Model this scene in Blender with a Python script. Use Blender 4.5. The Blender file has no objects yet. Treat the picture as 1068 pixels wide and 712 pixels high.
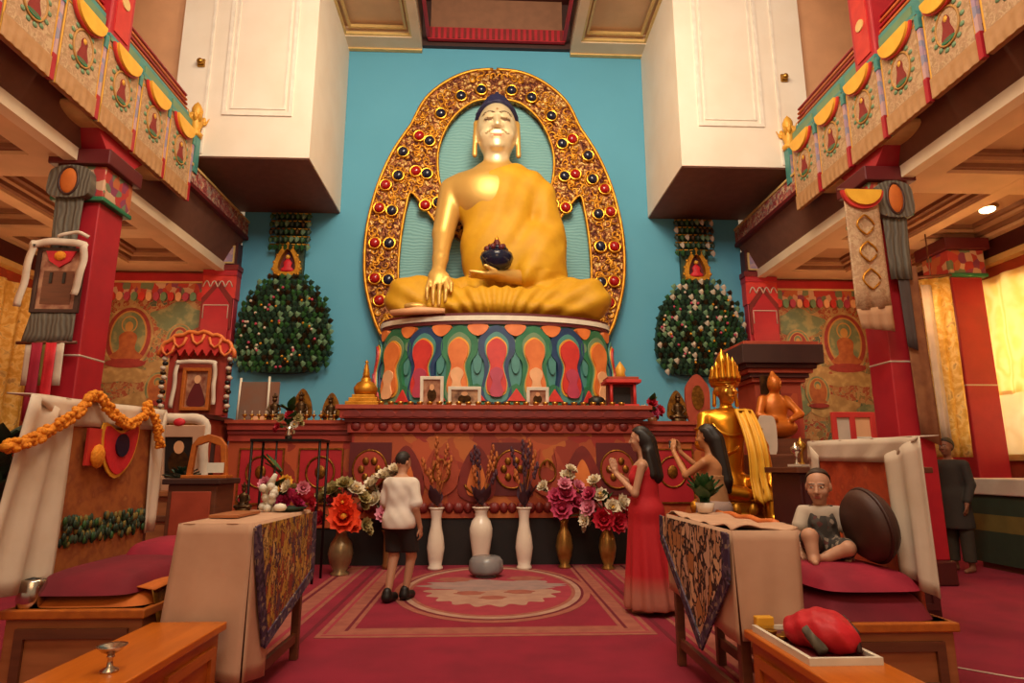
import bpy, math, random
import numpy as np
from mathutils import Vector, Matrix
from mathutils.geometry import tessellate_polygon
random.seed(7)
PI = math.pi
SC = bpy.context.scene
COL = SC.collection

# ------------------------------------------------------------------ camera
FPX, CX, CH = 655.0, -0.17, 1.35
PITCH = math.atan(131/655); YAW = math.atan(28/655*math.cos(PITCH))
_F = (math.sin(YAW)*math.cos(PITCH), math.cos(YAW)*math.cos(PITCH), math.sin(PITCH))
_R = (math.cos(YAW), -math.sin(YAW), 0)
_U = (-math.sin(YAW)*math.sin(PITCH), -math.cos(YAW)*math.sin(PITCH), math.cos(PITCH))
def at(u, v, Y):
    """world point at depth Y seen at photo pixel u, v (used as a tape measure)"""
    x = (u-534)/FPX; y = (356-v)/FPX
    d = [_F[i]+x*_R[i]+y*_U[i] for i in range(3)]
    t = Y/d[1]
    return (CX+d[0]*t, Y, CH+d[2]*t)

cam = bpy.data.cameras.new('camera'); cam.lens = FPX/1068*36; cam.sensor_width = 36
cam.clip_start = 0.05; cam.clip_end = 100
co = bpy.data.objects.new('camera', cam); COL.objects.link(co)
co.location = (CX, 0, CH); co.rotation_euler = (PI/2+PITCH, 0, -YAW)
SC.camera = co

# ------------------------------------------------------------------ materials
def lin(h):
    h = h.lstrip('#')
    o = []
    for i in (0, 2, 4):
        c = int(h[i:i+2], 16)/255
        o.append(c/12.92 if c <= .04045 else ((c+.055)/1.055)**2.4)
    return tuple(o)+(1,)
def _mat(name):
    m = bpy.data.materials.new(name); m.use_nodes = True
    n = m.node_tree.nodes; return m, n, m.node_tree.links, n['Principled BSDF']
def _coords(n, l, scale=(1, 1, 1), distort=0, dscale=3):
    t = n.new('ShaderNodeTexCoord'); mp = n.new('ShaderNodeMapping'); mp.inputs['Scale'].default_value = scale
    l.new(t.outputs['Object'], mp.inputs[0]); out = mp.outputs[0]
    if distort:
        nz = n.new('ShaderNodeTexNoise'); nz.inputs['Scale'].default_value = dscale; nz.inputs['Detail'].default_value = 3
        l.new(out, nz.inputs['Vector'])
        s = n.new('ShaderNodeVectorMath'); s.operation = 'SUBTRACT'; l.new(nz.outputs['Color'], s.inputs[0]); s.inputs[1].default_value = (.5, .5, .5)
        k = n.new('ShaderNodeVectorMath'); k.operation = 'SCALE'; l.new(s.outputs[0], k.inputs[0]); k.inputs['Scale'].default_value = distort
        a = n.new('ShaderNodeVectorMath'); a.operation = 'ADD'; l.new(out, a.inputs[0]); l.new(k.outputs[0], a.inputs[1])
        out = a.outputs[0]
    return out
def _bump(n, l, src, b, strength, dist=.02):
    bp = n.new('ShaderNodeBump'); bp.inputs['Strength'].default_value = strength; bp.inputs['Distance'].default_value = dist
    l.new(src, bp.inputs['Height']); l.new(bp.outputs[0], b.inputs['Normal'])
def M(name, col, rough=.6, metal=0, col2=None, scale=6, bump=0, bscale=None, stretch=(1, 1, 1), emit=None, trans=0, spec=None):
    m, n, l, b = _mat(name)
    b.inputs['Base Color'].default_value = lin(col); b.inputs['Roughness'].default_value = rough; b.inputs['Metallic'].default_value = metal
    if spec is not None: b.inputs['Specular IOR Level'].default_value = spec
    if trans: b.inputs['Transmission Weight'].default_value = trans
    v = _coords(n, l, stretch)
    nz = n.new('ShaderNodeTexNoise'); nz.inputs['Scale'].default_value = scale; nz.inputs['Detail'].default_value = 4; l.new(v, nz.inputs['Vector'])
    r = n.new('ShaderNodeValToRGB'); r.color_ramp.elements[0].position = .35; r.color_ramp.elements[1].position = .65
    c = lin(col); c2 = lin(col2) if col2 else tuple(x*.86 for x in c[:3])+(1,)
    r.color_ramp.elements[0].color = c2; r.color_ramp.elements[1].color = c
    l.new(nz.outputs['Fac'], r.inputs[0]); l.new(r.outputs[0], b.inputs['Base Color'])
    if bump:
        nb = n.new('ShaderNodeTexNoise'); nb.inputs['Scale'].default_value = bscale or scale*4; nb.inputs['Detail'].default_value = 3; l.new(v, nb.inputs['Vector'])
        _bump(n, l, nb.outputs['Fac'], b, bump)
    if emit: b.inputs['Emission Color'].default_value = lin(emit[0]); b.inputs['Emission Strength'].default_value = emit[1]
    return m
def PAT(name, kind, scale, stops, rough=.6, metal=0, distort=0, dscale=3, const=True, bump=0, stretch=(1, 1, 1), rand=1.0, line=None):
    """painted / woven / carved pattern: voronoi cells, edges, waves or noise through a colour ramp; line=(colour,width) adds outlines"""
    m, n, l, b = _mat(name)
    b.inputs['Roughness'].default_value = rough; b.inputs['Metallic'].default_value = metal
    v = _coords(n, l, stretch, distort, dscale)
    if kind in ('vor', 'vdist'):
        t = n.new('ShaderNodeTexVoronoi'); t.inputs['Scale'].default_value = scale; t.inputs['Randomness'].default_value = rand; l.new(v, t.inputs['Vector'])
        if kind == 'vor':
            sp = n.new('ShaderNodeSeparateColor'); l.new(t.outputs['Color'], sp.inputs[0]); fac = sp.outputs[0]
        else: fac = t.outputs['Distance']
    elif kind == 'noise':
        t = n.new('ShaderNodeTexNoise'); t.inputs['Scale'].default_value = scale; t.inputs['Detail'].default_value = 5; l.new(v, t.inputs['Vector']); fac = t.outputs['Fac']
    else:
        t = n.new('ShaderNodeTexWave'); t.inputs['Scale'].default_value = scale; t.inputs['Distortion'].default_value = 0; l.new(v, t.inputs['Vector']); fac = t.outputs['Fac']
        t.bands_direction = {'wx': 'X', 'wy': 'Y', 'wz': 'Z', 'wd': 'DIAGONAL'}[kind]
    r = n.new('ShaderNodeValToRGB'); cr = r.color_ramp
    if const: cr.interpolation = 'CONSTANT'
    for i, (p, c) in enumerate(stops):
        e = cr.elements[i] if i < 2 else cr.elements.new(p)
        e.position = p; e.color = lin(c)
    l.new(fac, r.inputs[0]); out = r.outputs[0]
    if line:
        t2 = n.new('ShaderNodeTexVoronoi'); t2.feature = 'DISTANCE_TO_EDGE'; t2.inputs['Scale'].default_value = scale; t2.inputs['Randomness'].default_value = rand; l.new(v, t2.inputs['Vector'])
        lt = n.new('ShaderNodeMath'); lt.operation = 'LESS_THAN'; lt.inputs[1].default_value = line[1]; l.new(t2.outputs['Distance'], lt.inputs[0])
        mx = n.new('ShaderNodeMix'); mx.data_type = 'RGBA'; l.new(lt.outputs[0], mx.inputs['Factor']); l.new(out, mx.inputs['A']); mx.inputs['B'].default_value = lin(line[0]); out = mx.outputs['Result']
    l.new(out, b.inputs['Base Color'])
    if bump: _bump(n, l, fac, b, bump, .03)
    return m
def VC(name, rough=.5, metal=0, bump=0, bscale=40):
    m, n, l, b = _mat(name); a = n.new('ShaderNodeAttribute'); a.attribute_name = 'Col'
    l.new(a.outputs['Color'], b.inputs['Base Color']); b.inputs['Roughness'].default_value = rough; b.inputs['Metallic'].default_value = metal
    if bump:
        nz = n.new('ShaderNodeTexNoise'); nz.inputs['Scale'].default_value = bscale; l.new(_coords(n, l), nz.inputs['Vector']); _bump(n, l, nz.outputs['Fac'], b, bump)
    return m
def PLEAT(name, col, col2, scale, rough=.7, trans=0, axis='X', bump=.4):
    m, n, l, b = _mat(name); v = _coords(n, l, (1, 1, 1), .25, 1.5)
    t = n.new('ShaderNodeTexWave'); t.bands_direction = axis; t.inputs['Scale'].default_value = scale; t.inputs['Distortion'].default_value = 1.5; t.inputs['Detail Scale'].default_value = .6; l.new(v, t.inputs['Vector'])
    r = n.new('ShaderNodeValToRGB'); r.color_ramp.elements[0].color = lin(col2); r.color_ramp.elements[1].color = lin(col)
    l.new(t.outputs['Fac'], r.inputs[0]); l.new(r.outputs[0], b.inputs['Base Color']); b.inputs['Roughness'].default_value = rough
    _bump(n, l, t.outputs['Fac'], b, bump, .03)
    if trans:
        tr = n.new('ShaderNodeBsdfTranslucent'); l.new(r.outputs[0], tr.inputs[0])
        mx = n.new('ShaderNodeMixShader'); mx.inputs[0].default_value = trans; l.new(b.outputs[0], mx.inputs[1]); l.new(tr.outputs[0], mx.inputs[2])
        l.new(mx.outputs[0], n['Material Output'].inputs[0])
    return m

blue = M('blue_paint', '#57a0bd', .8, col2='#549cb8', scale=.7)
blue_pleat = PLEAT('pale_blue_cloth', '#7fb2b4', '#6a9fa5', 5, axis='Z', bump=.25)
cream = M('cream_plaster', '#e9d3b4', .7, col2='#e2c9a8', scale=2)
white = M('white_plaster', '#ece0d0', .65, col2='#e6d8c6', scale=1.5)
white_trim = M('white_moulding', '#f0e6d8', .5)
soffit_brown = M('brown_soffit', '#7d5240', .7)
pinkwall = M('pink_plaster', '#d59e74', .75, scale=2)
ceil_tan = M('tan_ceiling', '#dcb48a', .75, scale=2)
coffer = M('coffer_brown', '#b98a64', .7, scale=2)
coffer_dk = M('coffer_dark_brown', '#8a5c40', .7)  # darker brown of the coffer steps and the ceiling well
gilt_trim = M('gilt_moulding', '#e3c07a', .4, .1)
red_paint = M('red_lacquer', '#b3222c', .45, col2='#a31c28', scale=3)
red_dark = M('dark_red_lacquer', '#5f1418', .5)
maroon = M('maroon_wood', '#4c1a16', .5)
brown_wood = M('brown_wood', '#6d3b22', .5, col2='#5c301b', scale=3, stretch=(1, 1, 8))
dark_brown = M('dark_brown_wood', '#3c201a', .5)
orange_wood = M('orange_wood', '#b9631c', .42, col2='#a5551a', scale=3, stretch=(6, 1, 6), bump=.03)
orange_wood_top = M('polished_orange_wood', '#c56a17', .3, col2='#b45d14', scale=2.5, stretch=(8, 1, 8))
tan_wood = M('tan_wood', '#a9673b', .5, col2='#965930', scale=3, stretch=(1, 1, 6))
gold = M('polished_gold', '#e0a63c', .28, 1, col2='#d2942e', scale=4)
gold_soft = M('satin_gold', '#d79a34', .45, .8, col2='#b97a22', scale=8, bump=.15)
gold_dark = M('antique_gold', '#a06a24', .45, .8, col2='#6e4517', scale=20, bump=.2)
gold_paint = M('gold_paint', '#e0a53a', .5, .2)
yellow = M('yellow_satin', '#eeb53a', .5, col2='#e0a22c', scale=5)
black = M('black_paint', '#15110f', .5)
black_cloth = M('black_cloth', '#1a1413', .85, col2='#241a18', scale=3)
iron = M('dark_iron', '#1d1917', .45, .6)
bronze = M('dark_bronze', '#5d4326', .4, .8, col2='#3a2a1b', scale=15)
brass = M('brass', '#b98b3c', .3, .9)
silver = M('silver_metal', '#cfc6bb', .22, 1)
glass_grey = M('frosted_grey_glass', '#9c9a9c', .25, 0, trans=.3)
white_cer = M('white_ceramic', '#e9dccb', .25, col2='#e0d0bc', scale=3)
brown_cer = M('brown_ceramic', '#7c4b27', .35)
pewter = M('grey_gilt_ceramic', '#a58d66', .3, .6, col2='#8a7352', scale=6)
gilt_vase = M('gilt_ceramic', '#b58a4a', .28, .7, col2='#94692f', scale=7)
white_cloth = M('white_cotton', '#d6c6b2', .85, col2='#c9b7a1', scale=4, bump=.12, bscale=9)
cream_cloth = M('cream_cotton', '#c7a083', .85, col2='#bb9275', scale=3, bump=.1, bscale=7)
grey_cloth = PLEAT('grey_felt', '#6a6253', '#554e43', 6, bump=.3)
red_cloth = M('red_velvet', '#9c1330', .8, col2='#840f29', scale=4, bump=.1)
maroon_cloth = M('maroon_velvet', '#7a0f24', .85, col2='#650b1d', scale=4, bump=.1)
bright_red = M('bright_red_cloth', '#cf1f2c', .6, col2='#b61826', scale=8, bump=.25, bscale=20)
orange_cloth = M('orange_cotton', '#c4661c', .8, col2='#b25815', scale=5, bump=.1)
marigold = M('marigold', '#e8941c', .8, col2='#d67e14', scale=30, bump=.5, bscale=60)
green_leaf = M('leaf_green', '#2f5a2a', .5, col2='#21451f', scale=12)
dkgreen_leaf = M('dark_leaf_green', '#24402c', .5, col2='#182c1e', scale=12)
pale_green = M('pale_jade', '#6f8f6a', .5)
pearl = M('pearl_white', '#cdbba6', .5)
rose_pink = M('rose_pink', '#b5405a', .5)
pet_green = M('painted_green', '#2f7a50', .5, col2='#256a48', scale=5)
pet_blue = M('painted_blue', '#22406a', .5, col2='#1b3357', scale=5)
pet_teal = M('painted_teal', '#4b8d86', .5)
pet_red = M('painted_red', '#cf3a30', .5, col2='#bd2c2a', scale=5)
pet_orange = M('painted_orange', '#dd7b3a', .5, col2='#cf6a2e', scale=5)
pet_peach = M('painted_peach', '#e8b080', .5)
pet_white = M('painted_white', '#e3dcc8', .5)
jewel_red = M('red_glass_jewel', '#a3161a', .15, 0)
jewel_blue = M('blue_black_glass_jewel', '#1c2036', .12, 0)
hair_blue = M('blue_black_paint', '#23244a', .6)
terracotta = M('terracotta_red', '#a8442a', .6, col2='#96381f', scale=5)
altar_red = M('altar_red', '#a83a2a', .5, col2='#932e22', scale=5)
altar_dkred = M('altar_dark_red', '#7e221c', .5, col2='#6c1a17', scale=5)
altar_carve = PAT('carved_orange_red', 'vor', 3.2, [(0, '#a84a26'), (.3, '#93321f'), (.5, '#b8622c'), (.68, '#9c2a20'), (.84, '#b7502a')], .5, distort=.9, dscale=1.6, bump=.3)
fascia_pat = PAT('carved_floral_band', 'vor', 16, [(0, '#a8605a'), (.25, '#c9a888'), (.45, '#8c3a3c'), (.65, '#9c8a7c'), (.85, '#b86a58')], .6, distort=.5, dscale=6, bump=.4)
mural_pat = PAT('mural_paint', 'vor', 9, [(0, '#94452a'), (.2, '#7a6238'), (.36, '#99693c'), (.52, '#6f6c4c'), (.64, '#8a3022'), (.8, '#a07a4c'), (.93, '#48523f')], .65, distort=.7, dscale=4, line=('#a58654', .03))
mural_green = PAT('mural_green', 'noise', 5, [(0, '#46503c'), (.5, '#66704e'), (.62, '#8c8458')], .65, const=False)
mural_cream = PAT('mural_clouds', 'noise', 6, [(0, '#74552f'), (.5, '#9c7a48'), (.65, '#b5945e')], .65, const=False)
mural_orange = M('mural_orange', '#a35a2a', .65, col2='#8c441d', scale=9)
mural_red = M('mural_red', '#8f2a24', .65, col2='#7a201c', scale=9)
mural_gold = M('mural_gold', '#b3813e', .6)
band_pat = PAT('carved_petal_band', 'vor', 9, [(0, '#b33a34'), (.35, '#6f7a5a'), (.5, '#c9a080'), (.7, '#8a3c5a'), (.85, '#b8643c')], .6, distort=.15, stretch=(1, 1, .8), rand=.5)
panel_pat = PAT('gold_brocade', 'vor', 26, [(0, '#b99470'), (.3, '#ae8864'), (.55, '#c2a27c'), (.75, '#a6845e'), (.9, '#b58c68')], .6, distort=.3, dscale=10, bump=.25)
panel_tan = M('tan_gold_cloth', '#b98c60', .7, col2='#ad7f50', scale=8)
lilac = PAT('lilac_ribbon', 'vor', 14, [(0, '#a88aa0'), (.4, '#c09a98'), (.7, '#8f8aa0')], .6, distort=.3)
brocade_left = PAT('swirl_brocade', 'vor', 15, [(0, '#b08a2c'), (.22, '#8e3a24'), (.4, '#c49a3c'), (.58, '#5c3a4a'), (.72, '#a2482a'), (.86, '#c9a45c')], .6, distort=.35, dscale=14, line=('#2c1c22', .05), bump=.2, stretch=(1, 1, .5))
brocade_right = PAT('cream_black_brocade', 'vor', 11, [(0, '#c49a72'), (.35, '#d8b48a'), (.65, '#b07a44'), (.85, '#cda98a')], .6, distort=.25, dscale=10, line=('#241418', .09), bump=.2, stretch=(1, 1, .6))
brocade_border = PAT('dark_fringe', 'vor', 40, [(0, '#3c2c4a'), (.4, '#5a4a5c'), (.7, '#2c2434'), (.9, '#8a7a6a')], .7, distort=.2)
brocade_seat = PAT('worn_gold_brocade', 'noise', 9, [(0, '#7c3c1e'), (.45, '#a8622c'), (.6, '#8f4a24'), (.75, '#b47a3c')], .7, const=False, bump=.15)
brocade_orange = PAT('orange_red_brocade', 'noise', 12, [(0, '#8f2f18'), (.45, '#b8481f'), (.6, '#a33c1c'), (.72, '#c4622c')], .7, const=False, bump=.15)
gold_glitter = PAT('gold_brocade_curtain', 'noise', 9, [(0, '#a8702c'), (.45, '#dcae4c'), (.58, '#f0d080'), (.7, '#b9985c')], .5, .2, distort=.4, const=False, bump=.3)
carpet = M('red_carpet', '#8a1430', .95, col2='#7b102a', scale=2.5, bump=.15, bscale=120)
carpet_tan = PAT('carpet_tan_stripe', 'wx', 9, [(0, '#a3623f'), (.5, '#b0724a')], .95, const=False)
carpet_tan2 = M('carpet_tan', '#9c5a4a', .95, col2='#8e4c40', scale=8)
carpet_rose = M('carpet_rose', '#9c3040', .95)
carpet_dark = M('carpet_dark_red', '#6a0e22', .95)
carpet_cream = M('carpet_cream', '#b08a76', .95, col2='#a07868', scale=5)
carpet_grey = M('carpet_grey', '#8c7672', .95, col2='#a0807a', scale=5)
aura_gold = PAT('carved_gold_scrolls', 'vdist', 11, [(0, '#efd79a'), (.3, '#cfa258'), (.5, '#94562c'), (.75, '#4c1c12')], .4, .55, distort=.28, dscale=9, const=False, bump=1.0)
robe_y = M('yellow_robe_cloth', '#cf9c16', .66, col2='#c69111', scale=4, bump=.06)
curtain_y = PLEAT('sunlit_yellow_curtain', '#f7e2a8', '#f0d080', 4, trans=.55)
curtain_w = PLEAT('sheer_white_curtain', '#f2e4c8', '#e8d6b4', 4, trans=.5)
stripe_cloth = M('dark_green_cloth', '#33402c', .8)
olive_cloth = M('olive_gold_cloth', '#7c6a2e', .8)
paper = M('photo_print', '#b98a6a', .4, col2='#7a3c2a', scale=9)
paper2 = M('dark_photo_print', '#6a4a3a', .4, col2='#c9a07a', scale=8)
lampglow = M('lamp_glass', '#fff0d0', .3, emit=('#ffdca0', 9))
skin_vc = VC('skin', .55); cloth_vc = VC('painted_cloth', .8, bump=.1)
gold_vc = VC('gilded_skin', .42, .5)
gold_statue_vc = VC('gilded_bronze', .3, .9)

# ------------------------------------------------------------------ object helpers
def T(name, label, cat, loc=(0, 0, 0), rot=0, group=None):
    o = bpy.data.objects.new(name, None); COL.objects.link(o); o.empty_display_size = .1
    o.location = loc; o.rotation_euler = (0, 0, rot); o['label'] = label; o['category'] = cat
    if group: o['group'] = group
    return o
def tag(o, label, cat, group=None):
    o['label'] = label; o['category'] = cat
    if group: o['group'] = group
    return o
def struct(o):
    o['kind'] = 'structure'; return o
def kids(o): return [c for c in bpy.data.objects if c.parent == o]
_kidcache = {}
def copy_tree(o, loc, rot=None, label=None, group=None, scale=None):
    r = o.copy(); COL.objects.link(r); r.location = loc
    if rot is not None: r.rotation_euler = (0, 0, rot)
    if scale: r.scale = scale if hasattr(scale, '__len__') else (scale,)*3
    if label: r['label'] = label
    if group: r['group'] = group
    def rec(a, b):
        for c in kids(a):
            d = c.copy(); COL.objects.link(d); d.parent = b; rec(c, d)
    rec(o, r); return r

def rotm(rx=0, ry=0, rz=0):
    return Matrix.Rotation(rz, 3, 'Z') @ Matrix.Rotation(ry, 3, 'Y') @ Matrix.Rotation(rx, 3, 'X')
class MB:
    def __init__(s): s.v = []; s.f = []; s.m = []; s.s = []; s.mats = []; s.cur = 0; s.sm = False
    def use(s, mat, smooth=None):
        if mat not in s.mats: s.mats.append(mat)
        s.cur = s.mats.index(mat)
        if smooth is not None: s.sm = smooth
        return s
    def add(s, vs, fs, smooth=None):
        b = len(s.v); s.v += [tuple(p) for p in vs]
        for f in fs:
            s.f.append(tuple(b+i for i in f)); s.m.append(s.cur); s.s.append(s.sm if smooth is None else smooth)
        return s
    def box(s, c, d, r=None):
        x, y, z = d[0]/2, d[1]/2, d[2]/2
        p = [Vector((a*x, b*y, e*z)) for a in (-1, 1) for b in (-1, 1) for e in (-1, 1)]
        if r is not None: p = [r @ q for q in p]
        p = [q+Vector(c) for q in p]
        return s.add(p, [(0, 1, 3, 2), (4, 6, 7, 5), (0, 4, 5, 1), (2, 3, 7, 6), (0, 2, 6, 4), (1, 5, 7, 3)], False)
    def bx(s, a, b):
        lo = [min(a[i], b[i]) for i in range(3)]; hi = [max(a[i], b[i]) for i in range(3)]
        return s.box([(lo[i]+hi[i])/2 for i in range(3)], [hi[i]-lo[i] for i in range(3)])
    def lathe(s, prof, c=(0, 0, 0), seg=24, r=None, sq=(1, 1), arc=None, smooth=True):
        vs = []; n = len(prof)
        for k in range(seg):
            a = 2*PI*k/seg
            for (q, z) in prof: vs.append(Vector((math.cos(a)*q*sq[0], math.sin(a)*q*sq[1], z)))
        if r is not None: vs = [r @ q for q in vs]
        vs = [q+Vector(c) for q in vs]
        fs = [(k*n+i, ((k+1) % seg)*n+i, ((k+1) % seg)*n+i+1, k*n+i+1) for k in range(seg) for i in range(n-1)]
        if prof[0][0] > 1e-4: fs.append(tuple(k*n for k in reversed(range(seg))))
        if prof[-1][0] > 1e-4: fs.append(tuple(k*n+n-1 for k in range(seg)))
        return s.add(vs, fs, smooth)
    def sph(s, c, r, seg=14, rot=None, smooth=True):
        if not hasattr(r, '__len__'): r = (r, r, r)
        n = max(4, seg//2)
        prof = [(max(1e-5, math.sin(PI*i/n)), -math.cos(PI*i/n)) for i in range(n+1)]
        vs = []; m = n+1
        for k in range(seg):
            a = 2*PI*k/seg
            for (q, z) in prof:
                p = Vector((math.cos(a)*q*r[0], math.sin(a)*q*r[1], z*r[2]))
                vs.append((rot @ p if rot is not None else p)+Vector(c))
        fs = [(k*m+i, ((k+1) % seg)*m+i, ((k+1) % seg)*m+i+1, k*m+i+1) for k in range(seg) for i in range(n)]
        return s.add(vs, fs, smooth)
    def tube(s, pts, r, seg=8, closed=False, smooth=True):
        pts = [Vector(p) for p in pts]; n = len(pts)
        rr = r if hasattr(r, '__len__') else [r]*n
        vs = []; up = Vector((0, 0, 1)); prev = None
        for i in range(n):
            d = (pts[(i+1) % n]-pts[i-1]) if closed else (pts[min(i+1, n-1)]-pts[max(i-1, 0)])
            d.normalize()
            if prev is None:
                a = d.cross(up) if abs(d.z) < .95 else d.cross(Vector((1, 0, 0)))
            else: a = prev-d*prev.dot(d)
            a.normalize(); prev = a; b = d.cross(a)
            for k in range(seg):
                t = 2*PI*k/seg; vs.append(pts[i]+(a*math.cos(t)+b*math.sin(t))*rr[i])
        m = n if closed else n-1
        fs = [(i*seg+k, i*seg+(k+1) % seg, ((i+1) % n)*seg+(k+1) % seg, ((i+1) % n)*seg+k) for i in range(m) for k in range(seg)]
        if not closed: fs += [tuple(reversed(range(seg))), tuple((n-1)*seg+k for k in range(seg))]
        return s.add(vs, fs, smooth)
    def plate(s, outer, holes=(), d0=0, d1=.1, fn=None, front=None):
        """polygon (a,b) with holes, extruded d0->d1; fn maps (a,b,d) to a point. default a=x, b=z, d=y"""
        fn = fn or (lambda a, b, d: (a, d, b))
        loops = [list(outer)]+[list(h) for h in holes]
        tri = tessellate_polygon([[Vector((p[0], p[1], 0)) for p in L] for L in loops])
        flat = [p for L in loops for p in L]; n = len(flat)
        vs = [fn(p[0], p[1], d0) for p in flat]+[fn(p[0], p[1], d1) for p in flat]
        fs = [tuple(t) for t in tri]+[tuple(i+n for i in reversed(t)) for t in tri]
        b = 0
        for L in loops:
            k = len(L)
            fs += [(b+i, b+(i+1) % k, n+b+(i+1) % k, n+b+i) for i in range(k)]
            b += k
        return s.add(vs, fs, False)
    def grid(s, fn, nu, nv, smooth=True):
        vs = [fn(i/nu, j/nv) for i in range(nu+1) for j in range(nv+1)]
        return s.add(vs, [(i*(nv+1)+j, (i+1)*(nv+1)+j, (i+1)*(nv+1)+j+1, i*(nv+1)+j+1) for i in range(nu) for j in range(nv)], smooth)
    def build(s, name, parent=None, bevel=0, solid=0, local=False, sub=0, recalc=True):
        vs = np.array(s.v, float)
        if parent is not None: off = (0, 0, 0) if local else _wloc(parent)
        elif local: off = (0, 0, 0)
        else: off = ((vs[:, 0].min()+vs[:, 0].max())/2, (vs[:, 1].min()+vs[:, 1].max())/2, vs[:, 2].min())
        me = bpy.data.meshes.new(name); me.from_pydata((vs-np.array(off)).tolist(), [], s.f)
        for m in s.mats: me.materials.append(m)
        me.polygons.foreach_set('material_index', s.m); me.polygons.foreach_set('use_smooth', s.s)
        if recalc:
            import bmesh
            bm = bmesh.new(); bm.from_mesh(me); bmesh.ops.recalc_face_normals(bm, faces=bm.faces); bm.to_mesh(me); bm.free()
        me.update()
        o = bpy.data.objects.new(name, me); COL.objects.link(o)
        if parent is not None: o.parent = parent
        else: o.location = off
        if solid:
            q = o.modifiers.new('solid', 'SOLIDIFY'); q.thickness = solid; q.offset = 0
        if bevel:
            q = o.modifiers.new('bevel', 'BEVEL'); q.width = bevel; q.segments = 2; q.limit_method = 'ANGLE'
        if sub:
            q = o.modifiers.new('sub', 'SUBSURF'); q.levels = sub; q.render_levels = sub
        return o
def _wloc(o):
    p = Vector((0, 0, 0))
    while o is not None: p += o.location; o = o.parent
    return tuple(p)
def ell(cx, cz, rx, rz, n=48, a0=0, a1=2*PI):
    full = abs(a1-a0-2*PI) < 1e-6
    return [(cx+rx*math.cos(a0+(a1-a0)*i/(n if full else n-1)), cz+rz*math.sin(a0+(a1-a0)*i/(n if full else n-1))) for i in range(n)]
def smoothpoly(pts, n=6, closed=True):
    """Catmull-Rom through pts"""
    out = []; m = len(pts)
    for i in range(m if closed else m-1):
        P = [pts[(i+k) % m] if closed else pts[min(max(i+k, 0), m-1)] for k in (-1, 0, 1, 2)]
        for j in range(n):
            t = j/n
            out.append(tuple(.5*((2*P[1][d])+(-P[0][d]+P[2][d])*t+(2*P[0][d]-5*P[1][d]+4*P[2][d]-P[3][d])*t*t+(-P[0][d]+3*P[1][d]-3*P[2][d]+P[3][d])*t**3) for d in range(len(pts[0]))))
    if not closed: out.append(tuple(pts[-1]))
    return out

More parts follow.
